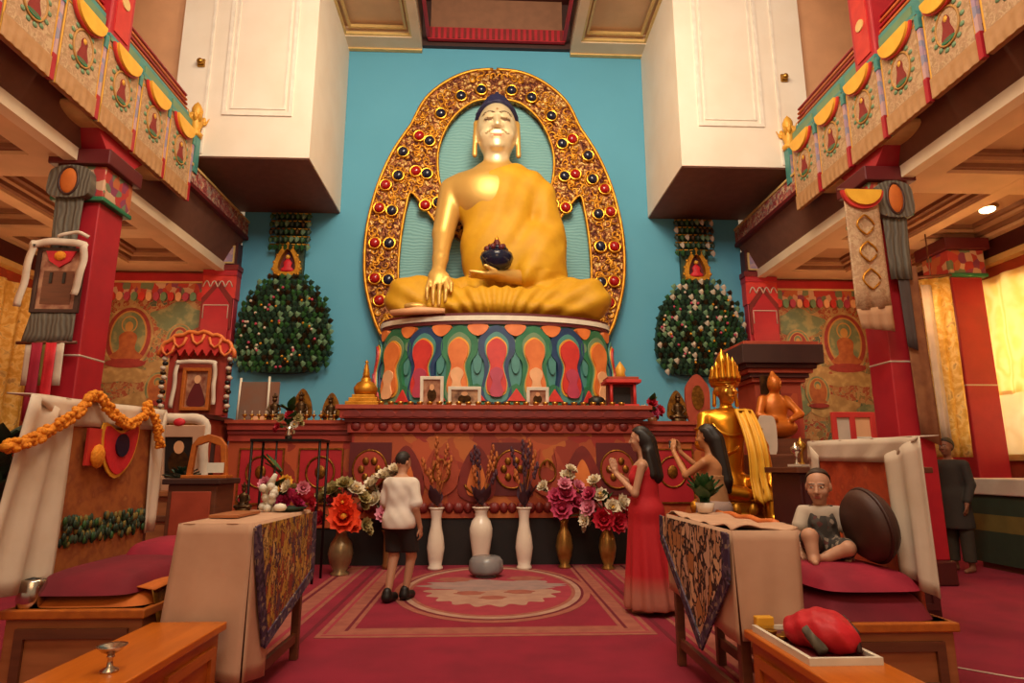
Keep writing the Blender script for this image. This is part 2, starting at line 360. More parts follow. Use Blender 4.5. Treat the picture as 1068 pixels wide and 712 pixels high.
# ------------------------------------------------------------------ organic surfaces: blended distance field + surface nets
class SDF:
    def __init__(s, lo, hi, h):
        s.lo = np.array(lo, float); s.h = h
        s.n = [int(math.ceil((hi[i]-lo[i])/h))+1 for i in range(3)]
        s.F = np.full(s.n, 1.0, np.float32)
    def _sub(s, lo, hi):
        a = [max(0, int((lo[i]-s.lo[i])/s.h)) for i in range(3)]; b = [min(s.n[i], int((hi[i]-s.lo[i])/s.h)+2) for i in range(3)]
        sl = tuple(slice(a[i], max(a[i], b[i])) for i in range(3))
        ax = [s.lo[i]+np.arange(sl[i].start, sl[i].stop)*s.h for i in range(3)]
        return sl, np.meshgrid(*ax, indexing='ij')
    def _mix(s, sl, d, k, sub=False):
        F = s.F[sl]; d = d.astype(np.float32)
        if sub:
            d = -d; h = np.clip(.5-.5*(F-d)/k, 0, 1); s.F[sl] = F*(1-h)+d*h+k*h*(1-h)
        else:
            h = np.clip(.5+.5*(F-d)/k, 0, 1); s.F[sl] = F*(1-h)+d*h-k*h*(1-h)
    def cap(s, a, b, ra, rb=None, k=.03, sub=False):
        rb = ra if rb is None else rb; m = max(ra, rb)+k*2+s.h*2
        lo = [min(a[i], b[i])-m for i in range(3)]; hi = [max(a[i], b[i])+m for i in range(3)]
        sl, (X, Y, Z) = s._sub(lo, hi)
        if X.size == 0: return s
        d = np.array(b, float)-np.array(a, float); L = max(1e-9, float(d@d))
        t = np.clip(((X-a[0])*d[0]+(Y-a[1])*d[1]+(Z-a[2])*d[2])/L, 0, 1)
        D = np.sqrt((X-a[0]-t*d[0])**2+(Y-a[1]-t*d[1])**2+(Z-a[2]-t*d[2])**2)-(ra+(rb-ra)*t)
        s._mix(sl, D, k, sub); return s
    def ell(s, c, r, k=.03, rot=None, sub=False):
        m = max(r)+k*2+s.h*2
        sl, (X, Y, Z) = s._sub([q-m for q in c], [q+m for q in c])
        if X.size == 0: return s
        x, y, z = X-c[0], Y-c[1], Z-c[2]
        if rot is not None:
            R = np.array(rot).T; x, y, z = R[0, 0]*x+R[0, 1]*y+R[0, 2]*z, R[1, 0]*x+R[1, 1]*y+R[1, 2]*z, R[2, 0]*x+R[2, 1]*y+R[2, 2]*z
        k0 = np.sqrt((x/r[0])**2+(y/r[1])**2+(z/r[2])**2); k1 = np.sqrt((x/r[0]**2)**2+(y/r[1]**2)**2+(z/r[2]**2)**2)+1e-6
        s._mix(sl, k0*(k0-1)/k1, k, sub); return s
    def coords(s): return np.meshgrid(*[s.lo[i]+np.arange(s.n[i])*s.h for i in range(3)], indexing='ij')
    def keep(s, fn):
        """intersect with fn(X,Y,Z)<0"""
        s.F = np.maximum(s.F, fn(*s.coords()).astype(np.float32)); return s
    def warp(s, fn):
        s.F = (s.F+fn(*s.coords())).astype(np.float32); return s
    def mesh(s, name, mat, parent=None, color=None, local=True, smooth=1):
        F = s.F.copy()
        F[0] = F[-1] = 1; F[:, 0] = F[:, -1] = 1; F[:, :, 0] = F[:, :, -1] = 1
        S = F < 0; n = F.shape
        off = [(i, j, k) for i in (0, 1) for j in (0, 1) for k in (0, 1)]
        def sh(A, o): return A[o[0]:n[0]-1+o[0], o[1]:n[1]-1+o[1], o[2]:n[2]-1+o[2]]
        cnt = sum(sh(S, o).astype(np.int8) for o in off)
        act = (cnt > 0) & (cnt < 8)
        I = np.argwhere(act); idx = np.full(act.shape, -1, np.int64); idx[act] = np.arange(len(I))
        P = np.zeros((len(I), 3)); N = np.zeros(len(I))
        for a in off:
            for ax in range(3):
                if a[ax]: continue
                b = list(a); b[ax] = 1
                fa = F[I[:, 0]+a[0], I[:, 1]+a[1], I[:, 2]+a[2]].astype(float); fb = F[I[:, 0]+b[0], I[:, 1]+b[1], I[:, 2]+b[2]].astype(float)
                c = (fa < 0) != (fb < 0); t = np.where(c, fa/np.where(c, fa-fb, 1), 0)
                q = np.tile(np.array(a, float), (len(I), 1)); q[:, ax] += t
                P += q*c[:, None]; N += c
        V = (I+P/N[:, None])*s.h+s.lo
        Q = []
        for ax in range(3):
            o1, o2 = [(1, 2), (2, 0), (0, 1)][ax]
            A = S; B = np.roll(S, -1, ax)
            D = np.argwhere(A != B)
            D = D[(D[:, o1] > 0) & (D[:, o2] > 0) & (D[:, ax] < n[ax]-1) & (D[:, o1] < n[o1]-1) & (D[:, o2] < n[o2]-1)]
            def g(d1, d2):
                E = D.copy(); E[:, o1] -= d1; E[:, o2] -= d2; return idx[E[:, 0], E[:, 1], E[:, 2]]
            q = np.stack([g(1, 1), g(0, 1), g(0, 0), g(1, 0)], 1)
            fl = ~A[D[:, 0], D[:, 1], D[:, 2]]; q[fl] = q[fl][:, ::-1]
            Q.append(q)
        Q = np.concatenate(Q)
        for _ in range(smooth):
            acc = np.zeros_like(V); w = np.zeros(len(V))
            for a, b in ((0, 1), (1, 2), (2, 3), (3, 0)):
                np.add.at(acc, Q[:, a], V[Q[:, b]]); np.add.at(w, Q[:, a], 1); np.add.at(acc, Q[:, b], V[Q[:, a]]); np.add.at(w, Q[:, b], 1)
            V = V*.5+acc/np.maximum(w, 1)[:, None]*.5
        base = np.zeros(3) if local else (np.array(_wloc(parent)) if parent else np.array([(V[:, 0].min()+V[:, 0].max())/2, (V[:, 1].min()+V[:, 1].max())/2, V[:, 2].min()]))
        me = bpy.data.meshes.new(name); me.from_pydata((V-base).tolist(), [], Q.tolist())
        me.materials.append(mat); me.polygons.foreach_set('use_smooth', [True]*len(me.polygons))
        if color is not None:
            C = color(V); at_ = me.color_attributes.new('Col', 'FLOAT_COLOR', 'POINT')
            at_.data.foreach_set('color', np.concatenate([C, np.ones((len(C), 1))], 1).astype(np.float32).ravel())
        me.update()
        o = bpy.data.objects.new(name, me); COL.objects.link(o)
        if parent is not None: o.parent = parent
        elif not local: o.location = base
        return o
def L3(h): return np.array(lin(h)[:3])
def paint(base, spots):
    """vertex painter: spots = [(centre, radii, colour)] soft-edged ellipsoids"""
    def f(V):
        C = np.tile(L3(base), (len(V), 1))
        for c, r, col in spots:
            d = (((V-np.array(c))/np.array(r))**2).sum(1); w = np.clip((1.25-d)*3, 0, 1)[:, None]
            C = C*(1-w)+L3(col)*w
        return C
    return f

# ================================================================== SETTING
# ---- floor: red carpet with woven borders and a lotus medallion
fl = MB(); fl.use(carpet).bx((-9, -2, -.1), (9, 12, 0))
def flat(mat, poly, z):
    fl.use(mat); fl.plate(poly, (), 0.0005, z, fn=lambda a, b, d: (a, b, d))
def rect(x0, y0, x1, y1): return [(x0, y0), (x1, y0), (x1, y1), (x0, y1)]
for sx in (-1, 1):
    x = lambda a: -.14+sx*a
    def stripe(a0, a1, y0, y1, m, z): flat(m, rect(min(x(a0), x(a1)), y0, max(x(a0), x(a1)), y1), z)
    stripe(1.13, 1.40, 5.48, 9.2, carpet_tan2, .002)
    stripe(1.17, 1.20, 5.7, 9.2, carpet_dark, .003); stripe(1.33, 1.36, 5.6, 9.2, carpet_rose, .003)
    stripe(1.62, 1.95, 1.0, 9.2, carpet_tan2, .002)
    stripe(1.66, 1.70, 1.0, 9.2, carpet_rose, .003); stripe(1.86, 1.90, 1.0, 9.2, carpet_dark, .003)
    stripe(1.46, 1.50, 5.2, 9.2, carpet_dark, .002)
flat(carpet_tan2, rect(-1.54, 5.48, 1.26, 5.78), .0024)
flat(carpet_rose, rect(-1.50, 5.54, 1.22, 5.57), .003)
mc = (-.08, 7.55)
for k, (r1, r2, m) in enumerate([(1.09, 1.62, carpet_tan2), (1.02, 1.53, carpet_dark), (.99, 1.49, carpet_cream), (.93, 1.40, carpet_tan2), (.89, 1.34, carpet_rose)]):
    flat(m, ell(mc[0], mc[1], r1, r2, 72), .003+k*.0008)
lot = []
for i in range(60):
    a = PI+PI*i/59; w = 1+.07*math.sin(i*1.05)
    lot.append((mc[0]+.72*w*math.cos(a), mc[1]-.1+.85*w*math.sin(a)))
flat(carpet_cream, lot, .0072)
cl = [(mc[0]+.8*math.cos(2*PI*i/50)*(1+.12*math.sin(i*1.3)), mc[1]+.15+.34*math.sin(2*PI*i/50)*(1+.2*math.cos(i*.9))) for i in range(50)]
flat(carpet_grey, cl, .0078)
for dx, dy, r in ((-.45, .55, .22), (.42, .6, .22), (-.25, -.3, .16), (.3, -.25, .16), (0, -.55, .14)):
    flat(carpet_tan2, [(mc[0]+dx+r*math.cos(2*PI*i/24)*(1+.15*math.sin(i*1.6)), mc[1]+dy+.7*r*math.sin(2*PI*i/24)) for i in range(24)], .0084)
struct(fl.build('floor', local=True))

# ---- walls
w = MB(); w.use(blue).bx((-5.0, 12, 0), (5.0, 12.25, 10.7)); struct(w.build('wall_back'))
for sx, nm in ((-1, 'left'), (1, 'right')):
    w = MB(); w.use(terracotta).bx((sx*5.0, 12.02, 0), (sx*8.6, 12.25, 5.3)); struct(w.build('wall_back_'+nm))
    w = MB(); w.use(terracotta)
    # outer wall with a window opening
    y0, y1, z0, z1 = (8.9, 11.2, 1.9, 4.35) if sx < 0 else (6.6, 10.9, 1.55, 4.35)
    w.plate(rect(-2, 0, 12.02, 5.3), [rect(y0, z0, y1, z1)], sx*8.4, sx*8.6, fn=lambda a, b, d: (d, a, b))
    struct(w.build('wall_'+nm))
    w = MB(); w.use(pinkwall).bx((sx*5.15, 9.85, 6.0), (sx*9, 10.0, 10.4)); struct(w.build('wall_upper_'+nm))
    # white boxed-in bay hanging in the corner
    w = MB(); w.use(white)
    w.plate(rect(sx*3.12, 6.36, sx*5.4, 10.05) if sx > 0 else rect(-5.4, 6.36, -3.12, 10.05), (), 9.72, 11.99)
    w.use(soffit_brown).bx((sx*3.14, 9.74, 6.34), (sx*5.38, 11.99, 6.362))
    w.use(white_trim)
    fx0, fx1 = sorted((sx*3.45, sx*4.6))
    w.plate(rect(fx0, 7.1, fx1, 9.9), [rect(fx0+.06, 7.16, fx1-.06, 9.84)], 9.695, 9.73)
    w.plate(rect(fx0+.12, 7.22, fx1-.12, 9.78), [rect(fx0+.15, 7.25, fx1-.15, 9.75)], 9.705, 9.73)
    w.bx((sx*4.86, 9.7, 6.4), (sx*4.9, 9.73, 10.05))
    struct(w.build('wall_bay_'+nm))
    # small brass door knob plate on the bay's narrow outer panel
    k = MB(); k.use(brass); kx, kz = sx*5.02, 8.05
    k.bx((kx-.06, 9.68, kz-.07), (kx+.06, 9.72, kz+.07)); k.sph((kx, 9.655, kz), .055)
    tag(k.build('door_knob', bevel=.01), 'small brass knob on the white bay, '+nm+' side', 'knob')

# ---- main ceiling
for sx in (-1, 1):
    c = MB(); X0, X1 = sorted((sx*1.58, sx*3.3))
    c.use(cream).plate(rect(X0, 6.8, X1, 12.0), [rect(X0+.17, 7.2, X1-.17, 11.55)], 10.03, 10.25, fn=lambda a, b, d: (a, b, d))
    c.use(ceil_tan).bx((X0, 6.8, 10.25), (X1, 12, 10.4))
    c.use(gilt_trim)
    for q, zz in ((.17, 10.05), (.27, 10.14)):
        c.plate(rect(X0+q, 7.0+q, X1-q, 11.72-q), [rect(X0+q+.05, 7.05+q, X1-q-.05, 11.67-q)], zz, zz+.06, fn=lambda a, b, d: (a, b, d))
    c.bx((X0, 11.9, 10.0), (X1, 11.99, 10.06))
    c.use(cream).bx((sx*3.3, 6.8, 10.05), (sx*9, 9.84, 10.4)); c.bx((sx*1.58, -2, 10.05), (sx*9, 6.8, 10.4))
    struct(c.build('ceiling'))
c = MB(); c.use(maroon).bx((-1.6, 3, 11.2), (1.6, 12, 11.4))
c.use(dark_brown); c.bx((-1.7, 3, 10.1), (-1.58, 12, 11.3)); c.bx((1.58, 3, 10.1), (1.7, 12, 11.3)); c.bx((-1.6, 11.9, 10.12), (1.6, 12.05, 11.3))
c.use(coffer_dk); c.bx((-1.4, 11.82, 10.5), (1.4, 11.9, 11.2))
c.use(red_paint); c.bx((-1.45, 11.78, 10.2), (1.45, 11.86, 10.48)); c.bx((-1.47, 3.2, 10.22), (-1.40, 11.8, 10.3)); c.bx((1.40, 3.2, 10.22), (1.47, 11.8, 10.3))
c.use(altar_dkred)
for i in range(24): c.bx((-1.42+i*.12, 11.765, 10.22), (-1.36+i*.12, 11.79, 10.46))
struct(c.build('ceiling'))

# ---- side galleries: slab, fascia, coffered underside
for sx, nm in ((-1, 'left'), (1, 'right')):
    g = MB()
    g.use(soffit_brown).plate([(sx*4.97, 5.74), (sx*5.24, 5.2), (sx*5.5, 5.2), (sx*5.5, 6.12), (sx*4.97, 6.12)], (), 1.5, 11.98)
    g.use(fascia_pat).bx((sx*4.9, 1.5, 5.80), (sx*4.985, 11.98, 6.1))
    g.use(red_dark).bx((sx*4.88, 1.5, 5.74), (sx*5.0, 11.98, 5.81))
    g.use(gilt_trim).bx((sx*4.88, 1.5, 6.09), (sx*5.0, 11.98, 6.13))
    g.use(cream).bx((sx*5.2, 1.5, 5.04), (sx*5.36, 11.98, 5.2))
    struct(g.build('trim_1' if sx < 0 else 'trim_2'))
    c = MB(); c.use(coffer).bx((sx*5.36, 1.5, 5.3), (sx*8.4, 11.98, 5.9))
    xs = [5.36, 5.75, 6.85, 7.1, 8.1, 8.4]; ys = [1.5, 2.3, 4.6, 5.0, 7.3, 7.9, 9.75, 10.15, 11.5, 11.98]
    c.use(ceil_tan)
    for i in (0, 2, 4): c.bx((sx*xs[i], 1.5, 5.08), (sx*xs[i+1], 11.98, 5.31))
    for j in range(0, 10, 2): c.bx((sx*5.4, ys[j], 5.082), (sx*8.38, ys[j+1], 5.31))
    for i in (1, 3):
        for j in (1, 3, 5, 7):
            a0, a1 = sorted((sx*xs[i], sx*xs[i+1])); b0, b1 = ys[j], ys[j+1]
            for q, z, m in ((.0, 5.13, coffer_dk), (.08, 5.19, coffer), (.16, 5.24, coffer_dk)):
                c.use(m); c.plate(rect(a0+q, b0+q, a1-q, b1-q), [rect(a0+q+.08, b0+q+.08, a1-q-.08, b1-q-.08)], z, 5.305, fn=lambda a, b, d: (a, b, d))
    struct(c.build('ceiling'))
    # cornice along the outer wall and back wall
    c = MB(); c.use(maroon).bx((sx*8.25, 1.5, 4.78), (sx*8.4, 11.98, 5.08)); c.use(gilt_trim).bx((sx*8.22, 1.5, 4.68), (sx*8.4, 11.98, 4.78))
    struct(c.build('trim_3' if sx < 0 else 'trim_4'))
    # painted band over the mural
    c = MB(); c.use(red_paint).bx((sx*5.6, 11.9, 4.86), (sx*8.4, 12.02, 5.02)); c.use(gilt_trim).bx((sx*5.6, 11.89, 4.83), (sx*8.4, 12.0, 4.86))
    c.use(band_pat).bx((sx*5.6, 11.93, 4.52), (sx*8.4, 12.01, 4.83))
    for i in range(20):
        x0 = sx*(5.67+i*.138); c.use([pet_red, pale_green, rose_pink, pet_peach][i % 4])
        c.plate(ell(x0, 4.56, .06, .09, 12), (), 11.905, 11.935)
    struct(c.build('trim_5' if sx < 0 else 'trim_6'))

# ---- windows with curtains
for sx, nm in ((-1, 1), (1, 2)):
    y0, y1, z0, z1 = (8.9, 11.2, 1.9, 4.35) if sx < 0 else (6.6, 10.9, 1.55, 4.35)
    win = struct(bpy.data.objects.new('window_%d' % nm, None)); COL.objects.link(win); win.location = (sx*8.4, (y0+y1)/2, z0)
    f = MB(); f.use(orange_wood if sx < 0 else gilt_trim)
    f.plate(rect(y0-.1, z0-.1, y1+.1, z1+.14), [rect(y0+.03, z0+.03, y1-.03, z1-.03)], sx*8.33, sx*8.5, fn=lambda a, b, d: (d, a, b))
    f.bx((sx*8.42, (y0+y1)/2-.03, z0), (sx*8.48, (y0+y1)/2+.03, z1)); f.build('window_frame', win, bevel=.01)
    p = MB(); p.use(M('window_pane', '#f4ead6', .05, trans=.95)); p.bx((sx*8.52, y0, z0), (sx*8.53, y1, z1)); p.build('pane', win)
    zc = z0+ (0 if sx < 0 else .95)
    cu = MB(); cu.use(gold_glitter if sx < 0 else curtain_y, True)
    cu.grid(lambda a, b: (sx*(8.22+.05*math.sin(a*46)+.02*math.sin(a*17+b*3)), y0-.1+a*(y1-y0+.2), zc+b*(z1+.1-zc)), 120, 6)
    tag(cu.build('curtain', recalc=False), 'glittering gold brocade curtain over the far left window' if sx < 0 else 'long sunlit yellow curtain over the right side window', 'curtain')
    if sx > 0:
        cu = MB(); cu.use(curtain_w, True)
        cu.grid(lambda a, b: (8.27+.035*math.sin(a*40), y0+a*(y1-y0), z0+b*(zc+.06-z0)), 100, 3)
        tag(cu.build('curtain', recalc=False), 'sheer white half curtain below the yellow curtain', 'curtain')

# ---- pilasters on the back wall
for sx, nm in ((-1, 'left'), (1, 'right')):
    p = T('pilaster', 'red painted pilaster with white tipped capital beside the %s mural' % nm, 'pilaster', (sx*5.3, 11.95, 0))
    m = MB(); m.use(red_paint).bx((sx*4.98, 11.8, 0), (sx*5.58, 11.99, 4.55)); m.build('shaft', p, bevel=.01)
    m = MB(); m.use(pet_red).bx((sx*4.96, 11.78, 4.5), (sx*5.59, 11.99, 4.95))
    m.use(altar_dkred).plate([(sx*5.0, 3.9), (sx*5.58, 3.9), (sx*5.58, 4.5), (sx*5.29, 4.86), (sx*5.0, 4.5)], (), 11.77, 11.81)
    m.use(red_paint).plate([(sx*5.04, 2.0), (sx*5.54, 2.0), (sx*5.54, 4.38), (sx*5.29, 4.72), (sx*5.04, 4.38)], (), 11.755, 11.80)
    m.use(pearl)
    for q in range(4):
        m.tube([(sx*(5.02+q*.14+.13*t), 11.765, 4.72+.12*math.sin(PI*t)) for t in np.linspace(0, 1, 7)], .012, 5)
    m.tube([(sx*5.06, 11.75, 4.1), (sx*5.06, 11.75, 4.36), (sx*5.52, 11.75, 4.36), (sx*5.52, 11.75, 4.1)], .012, 5); m.build('capital', p)
    m = MB(); m.use(red_paint).bx((sx*4.95, 11.76, 4.95), (sx*5.59, 11.99, 5.06)); m.build('abacus', p)
    m = MB(); m.use(altar_dkred).bx((sx*4.93, 11.74, 5.06), (sx*5.3, 11.99, 5.16))
    m.use(maroon).bx((sx*4.98, 11.78, 5.16), (sx*5.5, 12.0, 5.62)); m.use(lilac).bx((sx*5.06, 11.76, 5.22), (sx*5.34, 11.79, 5.52))
    m.use(gilt_trim).plate(rect(*sorted((sx*5.03, sx*5.37))[:1], 5.19, *sorted((sx*5.03, sx*5.37))[1:], 5.55), [rect(*sorted((sx*5.06, sx*5.34))[:1], 5.22, *sorted((sx*5.06, sx*5.34))[1:], 5.52)], 11.75, 11.79)
    struct(m.build('trim_7' if sx < 0 else 'trim_8'))

# ---- murals on the back wall under the galleries
def mural(sx, label):
    m = MB(); m.use(mural_pat).bx((sx*5.62, 11.96, 1.2), (sx*8.38, 12.02, 4.52))
    X = lambda a: sx*a
    y = [11.955]
    def pl(mat, poly, dz=0):
        y[0] -= .0006; m.use(mat); m.plate([(X(a), b) for a, b in poly], (), y[0], 11.962)
    for (cx, cz, rx, rz) in ((6.05, 4.15, .5, .28), (7.9, 4.1, .45, .3), (5.9, 2.6, .3, .3), (7.95, 2.7, .4, .5), (7.3, 2.3, .5, .22)):
        pl(mural_green, [(cx+rx*math.cos(t)*(1+.15*math.sin(5*t)), cz+rz*math.sin(t)*(1+.15*math.cos(4*t))) for t in np.linspace(0, 2*PI, 40, False)])
    for (cx, cz, rx, rz) in ((7.0, 3.05, .55, .16), (6.2, 3.2, .4, .15), (7.75, 3.3, .4, .12), (6.6, 2.5, .5, .2)):
        pl(mural_cream, [(cx+rx*math.cos(t)*(1+.1*math.sin(7*t)), cz+rz*math.sin(t)*(1+.2*math.sin(5*t))) for t in np.linspace(0, 2*PI, 44, False)])
    def figure(cx, cz, s, c1, c2):
        pl(mural_cream, ell(cx, cz+.1*s, .62*s, .82*s, 32)); pl(c1, ell(cx, cz+.1*s, .56*s, .76*s, 32)); pl(mural_gold, ell(cx, cz+.12*s, .46*s, .66*s, 32)); pl(c2, ell(cx, cz+.12*s, .42*s, .62*s, 32))
        pl(mural_gold, ell(cx, cz+.42*s, .2*s, .22*s, 20)); pl(mural_green, ell(cx, cz+.42*s, .17*s, .19*s, 20))
        pl(mural_orange, smoothpoly([(cx-.42*s, cz-.42*s), (cx-.2*s, cz-.22*s), (cx-.22*s, cz+.12*s), (cx, cz+.24*s), (cx+.22*s, cz+.12*s), (cx+.2*s, cz-.22*s), (cx+.42*s, cz-.42*s), (cx, cz-.5*s)], 4))
        pl(mural_gold, ell(cx, cz+.36*s, .1*s, .13*s, 14)); pl(mural_red, ell(cx, cz-.58*s, .5*s, .12*s, 20))
    figure(6.95, 3.7, .75, mural_red, mural_green)
    figure(6.0, 3.65, .42, mural_green, mural_red); figure(7.85, 3.6, .42, mural_orange, mural_red)
    figure(7.6, 2.75, .4, mural_red, mural_orange); figure(6.3, 2.75, .4, mural_green, mural_orange)
    o = m.build('mural'); tag(o, label, 'mural')
mural(-1, 'painted deity mural on the back wall under the left gallery')
mural(1, 'painted deity mural on the back wall under the right gallery')

# ---- pillars of the galleries
def pillar(x, y, label, h=5.2, w=.5, low=0):
    p = T('pillar', label, 'pillar', (x, y, 0))
    m = MB(); m.use(red_paint).bx((x-w/2, y-w/2, .28), (x+w/2, y+w/2, h-.55))
    for z in (2.62, ): m.use(pearl).bx((x-w/2-.006, y-w/2-.006, z), (x+w/2+.006, y+w/2+.006, z+.03))
    m.build('shaft', p, bevel=.02)
    m = MB(); m.use(maroon).bx((x-w/2-.04, y-w/2-.04, 0), (x+w/2+.04, y+w/2+.04, .28)); m.build('base', p, bevel=.02)
    m = MB(); m.use(band_pat).bx((x-w/2-.05, y-w/2-.05, h-.6), (x+w/2+.05, y+w/2+.05, h-.2))
    m.use(red_dark).bx((x-w/2-.12, y-w/2-.12, h-.2), (x+w/2+.12, y+w/2+.12, h+.0)); m.use(pet_green).bx((x-w/2-.07, y-w/2-.07, h-.66), (x+w/2+.07, y+w/2+.07, h-.6)); m.build('capital', p, bevel=.015)
    return p
pillar(-5.18, 7.7, 'red square pillar behind the left garlanded throne'); pillar(5.06, 7.7, 'red square pillar behind the right throne', w=.44)
pillar(7.75, 9.9, 'reddish pillar beside the sunlit yellow curtain', h=5.08, w=.52)
for sx, nm in ((-1, 'left'), (1, 'right')):   # bracket arms under the fascia at each pillar
    b = MB(); X = sx*5.08
    b.use(red_paint).plate([(7.0, 5.66), (8.4, 5.66), (8.2, 5.42), (7.95, 5.2), (7.45, 5.2), (7.2, 5.42)], (), X-.16, X+.16, fn=lambda a, c, d: (d, a, c))
    b.use(pet_teal)
    for yy in (6.8, 8.15): b.plate(ell(yy+.3, 5.5, .32, .07, 20), (), X-.19, X+.19, fn=lambda a, c, d: (d, a, c))
    b.use(gilt_trim)
    for yy in (6.8, 8.15): b.plate(ell(yy+.3, 5.5, .35, .095, 20), (), X-.17, X+.17, fn=lambda a, c, d: (d, a, c))
    tag(b.build('pillar_bracket'), 'red and teal carved bracket on top of the %s gallery pillar' % nm, 'bracket')
    # upper storey column
    m = MB(); p = T('upper_column', 'red column rising behind the %s balcony panels' % nm, 'pillar', (sx*5.1, 7.35, 6.13))
    m.use(red_paint).bx((sx*4.9, 7.12, 6.13), (sx*5.32, 7.58, 9.3)); m.build('shaft', p, bevel=.02)
    m = MB(); m.use(pet_red).bx((sx*4.9-.015, 7.2, 6.75), (sx*4.9+.015, 7.5, 9.3)); m.use(gilt_trim).plate(ell(7.35, 7.25, .08, .08, 16), (), sx*4.9-.03, sx*4.9+.03, fn=lambda a, c, d: (d, a, c)); m.build('painted_face', p)
    m = MB(); m.use(band_pat).bx((sx*5.1-.28, 7.06, 9.3), (sx*5.1+.28, 7.64, 9.9)); m.use(pet_green).bx((sx*5.1-.38, 6.9, 9.9), (sx*5.1+.38, 7.8, 10.05)); m.build('capital', p)

# ================================================================== BALCONIES
def make_panel():
    t = T('hanging_banner', 'x', 'banner', group='gold banners hung along the balconies')
    m = MB(); m.use(panel_tan).bx((-.35, 0, .0), (.35, .05, 1.05)); m.use(gold_paint).plate(rect(-.35, 0, .35, 1.05), [rect(-.325, .24, .325, 1.03)], -.012, 0); m.build('board', t, bevel=.008, local=True)
    m = MB(); m.use(panel_pat).bx((-.32, -.012, .25), (.32, -.002, 1.02)); m.build('brocade_field', t, local=True)
    m = MB(); m.use(mural_gold, True).tube([(.17*math.cos(a), -.02, .66+.22*math.sin(a)) for a in np.linspace(0, 2*PI, 28, False)], .014, 6, closed=True)
    m.use(pale_green)
    for i in range(14):
        a = 2*PI*i/14; m.sph((.215*math.cos(a), -.016, .66+.265*math.sin(a)), (.035, .01, .03), 8)
    m.use(panel_pat).plate(ell(0, .66, .165, .215, 24), (), -.02, -.011)
    m.build('medallion', t, local=True)
    m = MB(); m.use(mural_red).plate(smoothpoly([(-.09, .53), (-.05, .66), (-.05, .74), (0, .8), (.05, .74), (.05, .66), (.09, .53), (0, .49)], 4), (), -.03, -.018)
    m.use(gold_paint).sph((0, -.028, .75), (.035, .012, .04), 8); m.use(pet_green).plate(ell(.0, .5, .1, .03, 16), (), -.03, -.018); m.build('painted_figure', t, local=True)
    m = MB(); m.use(panel_tan, True).grid(lambda a, b: (-.35+.7*a, -.022-.005*math.sin(a*38)*(1-b), .0+.24*b), 60, 3); m.build('flounce', t, local=True, recalc=False)
    m = MB(); m.use(lilac).bx((.345, -.02, .30), (.395, .03, .98)); m.use(red_paint).bx((.34, -.025, .0), (.40, .035, .3)); m.use(pet_teal).bx((.335, -.03, .95), (.405, .04, 1.12)); m.build('ribbon', t, local=True)
    hm = [(.27*math.cos(a), 1.13+.23*math.sin(a)) for a in np.linspace(PI, 2*PI, 22)]
    m = MB(); m.use(pet_red).plate([(q[0]*1.1, 1.13+(q[1]-1.13)*1.1) for q in hm], (), -.055, -.02); m.use(yellow).plate(hm, (), -.09, -.05); m.build('half_moon', t, bevel=.012, local=True)
    m = MB(); m.use(panel_pat).bx((-.35, .0, 1.05), (.35, .05, 1.16)); m.use(pet_teal).bx((-.35, -.01, 1.16), (.35, .06, 1.21)); m.use(pale_green).bx((-.33, -.015, 1.12), (.33, .0, 1.16)); m.build('top_band', t, local=True)
    return t
panel0 = make_panel(); first = True
names = ['next to the gilded end finial', 'second out from the gilded end finial', 'third out from the gilded end finial', 'fourth out from the gilded end finial', 'fifth out from the gilded end finial', 'nearest the viewer, sixth from the finial']
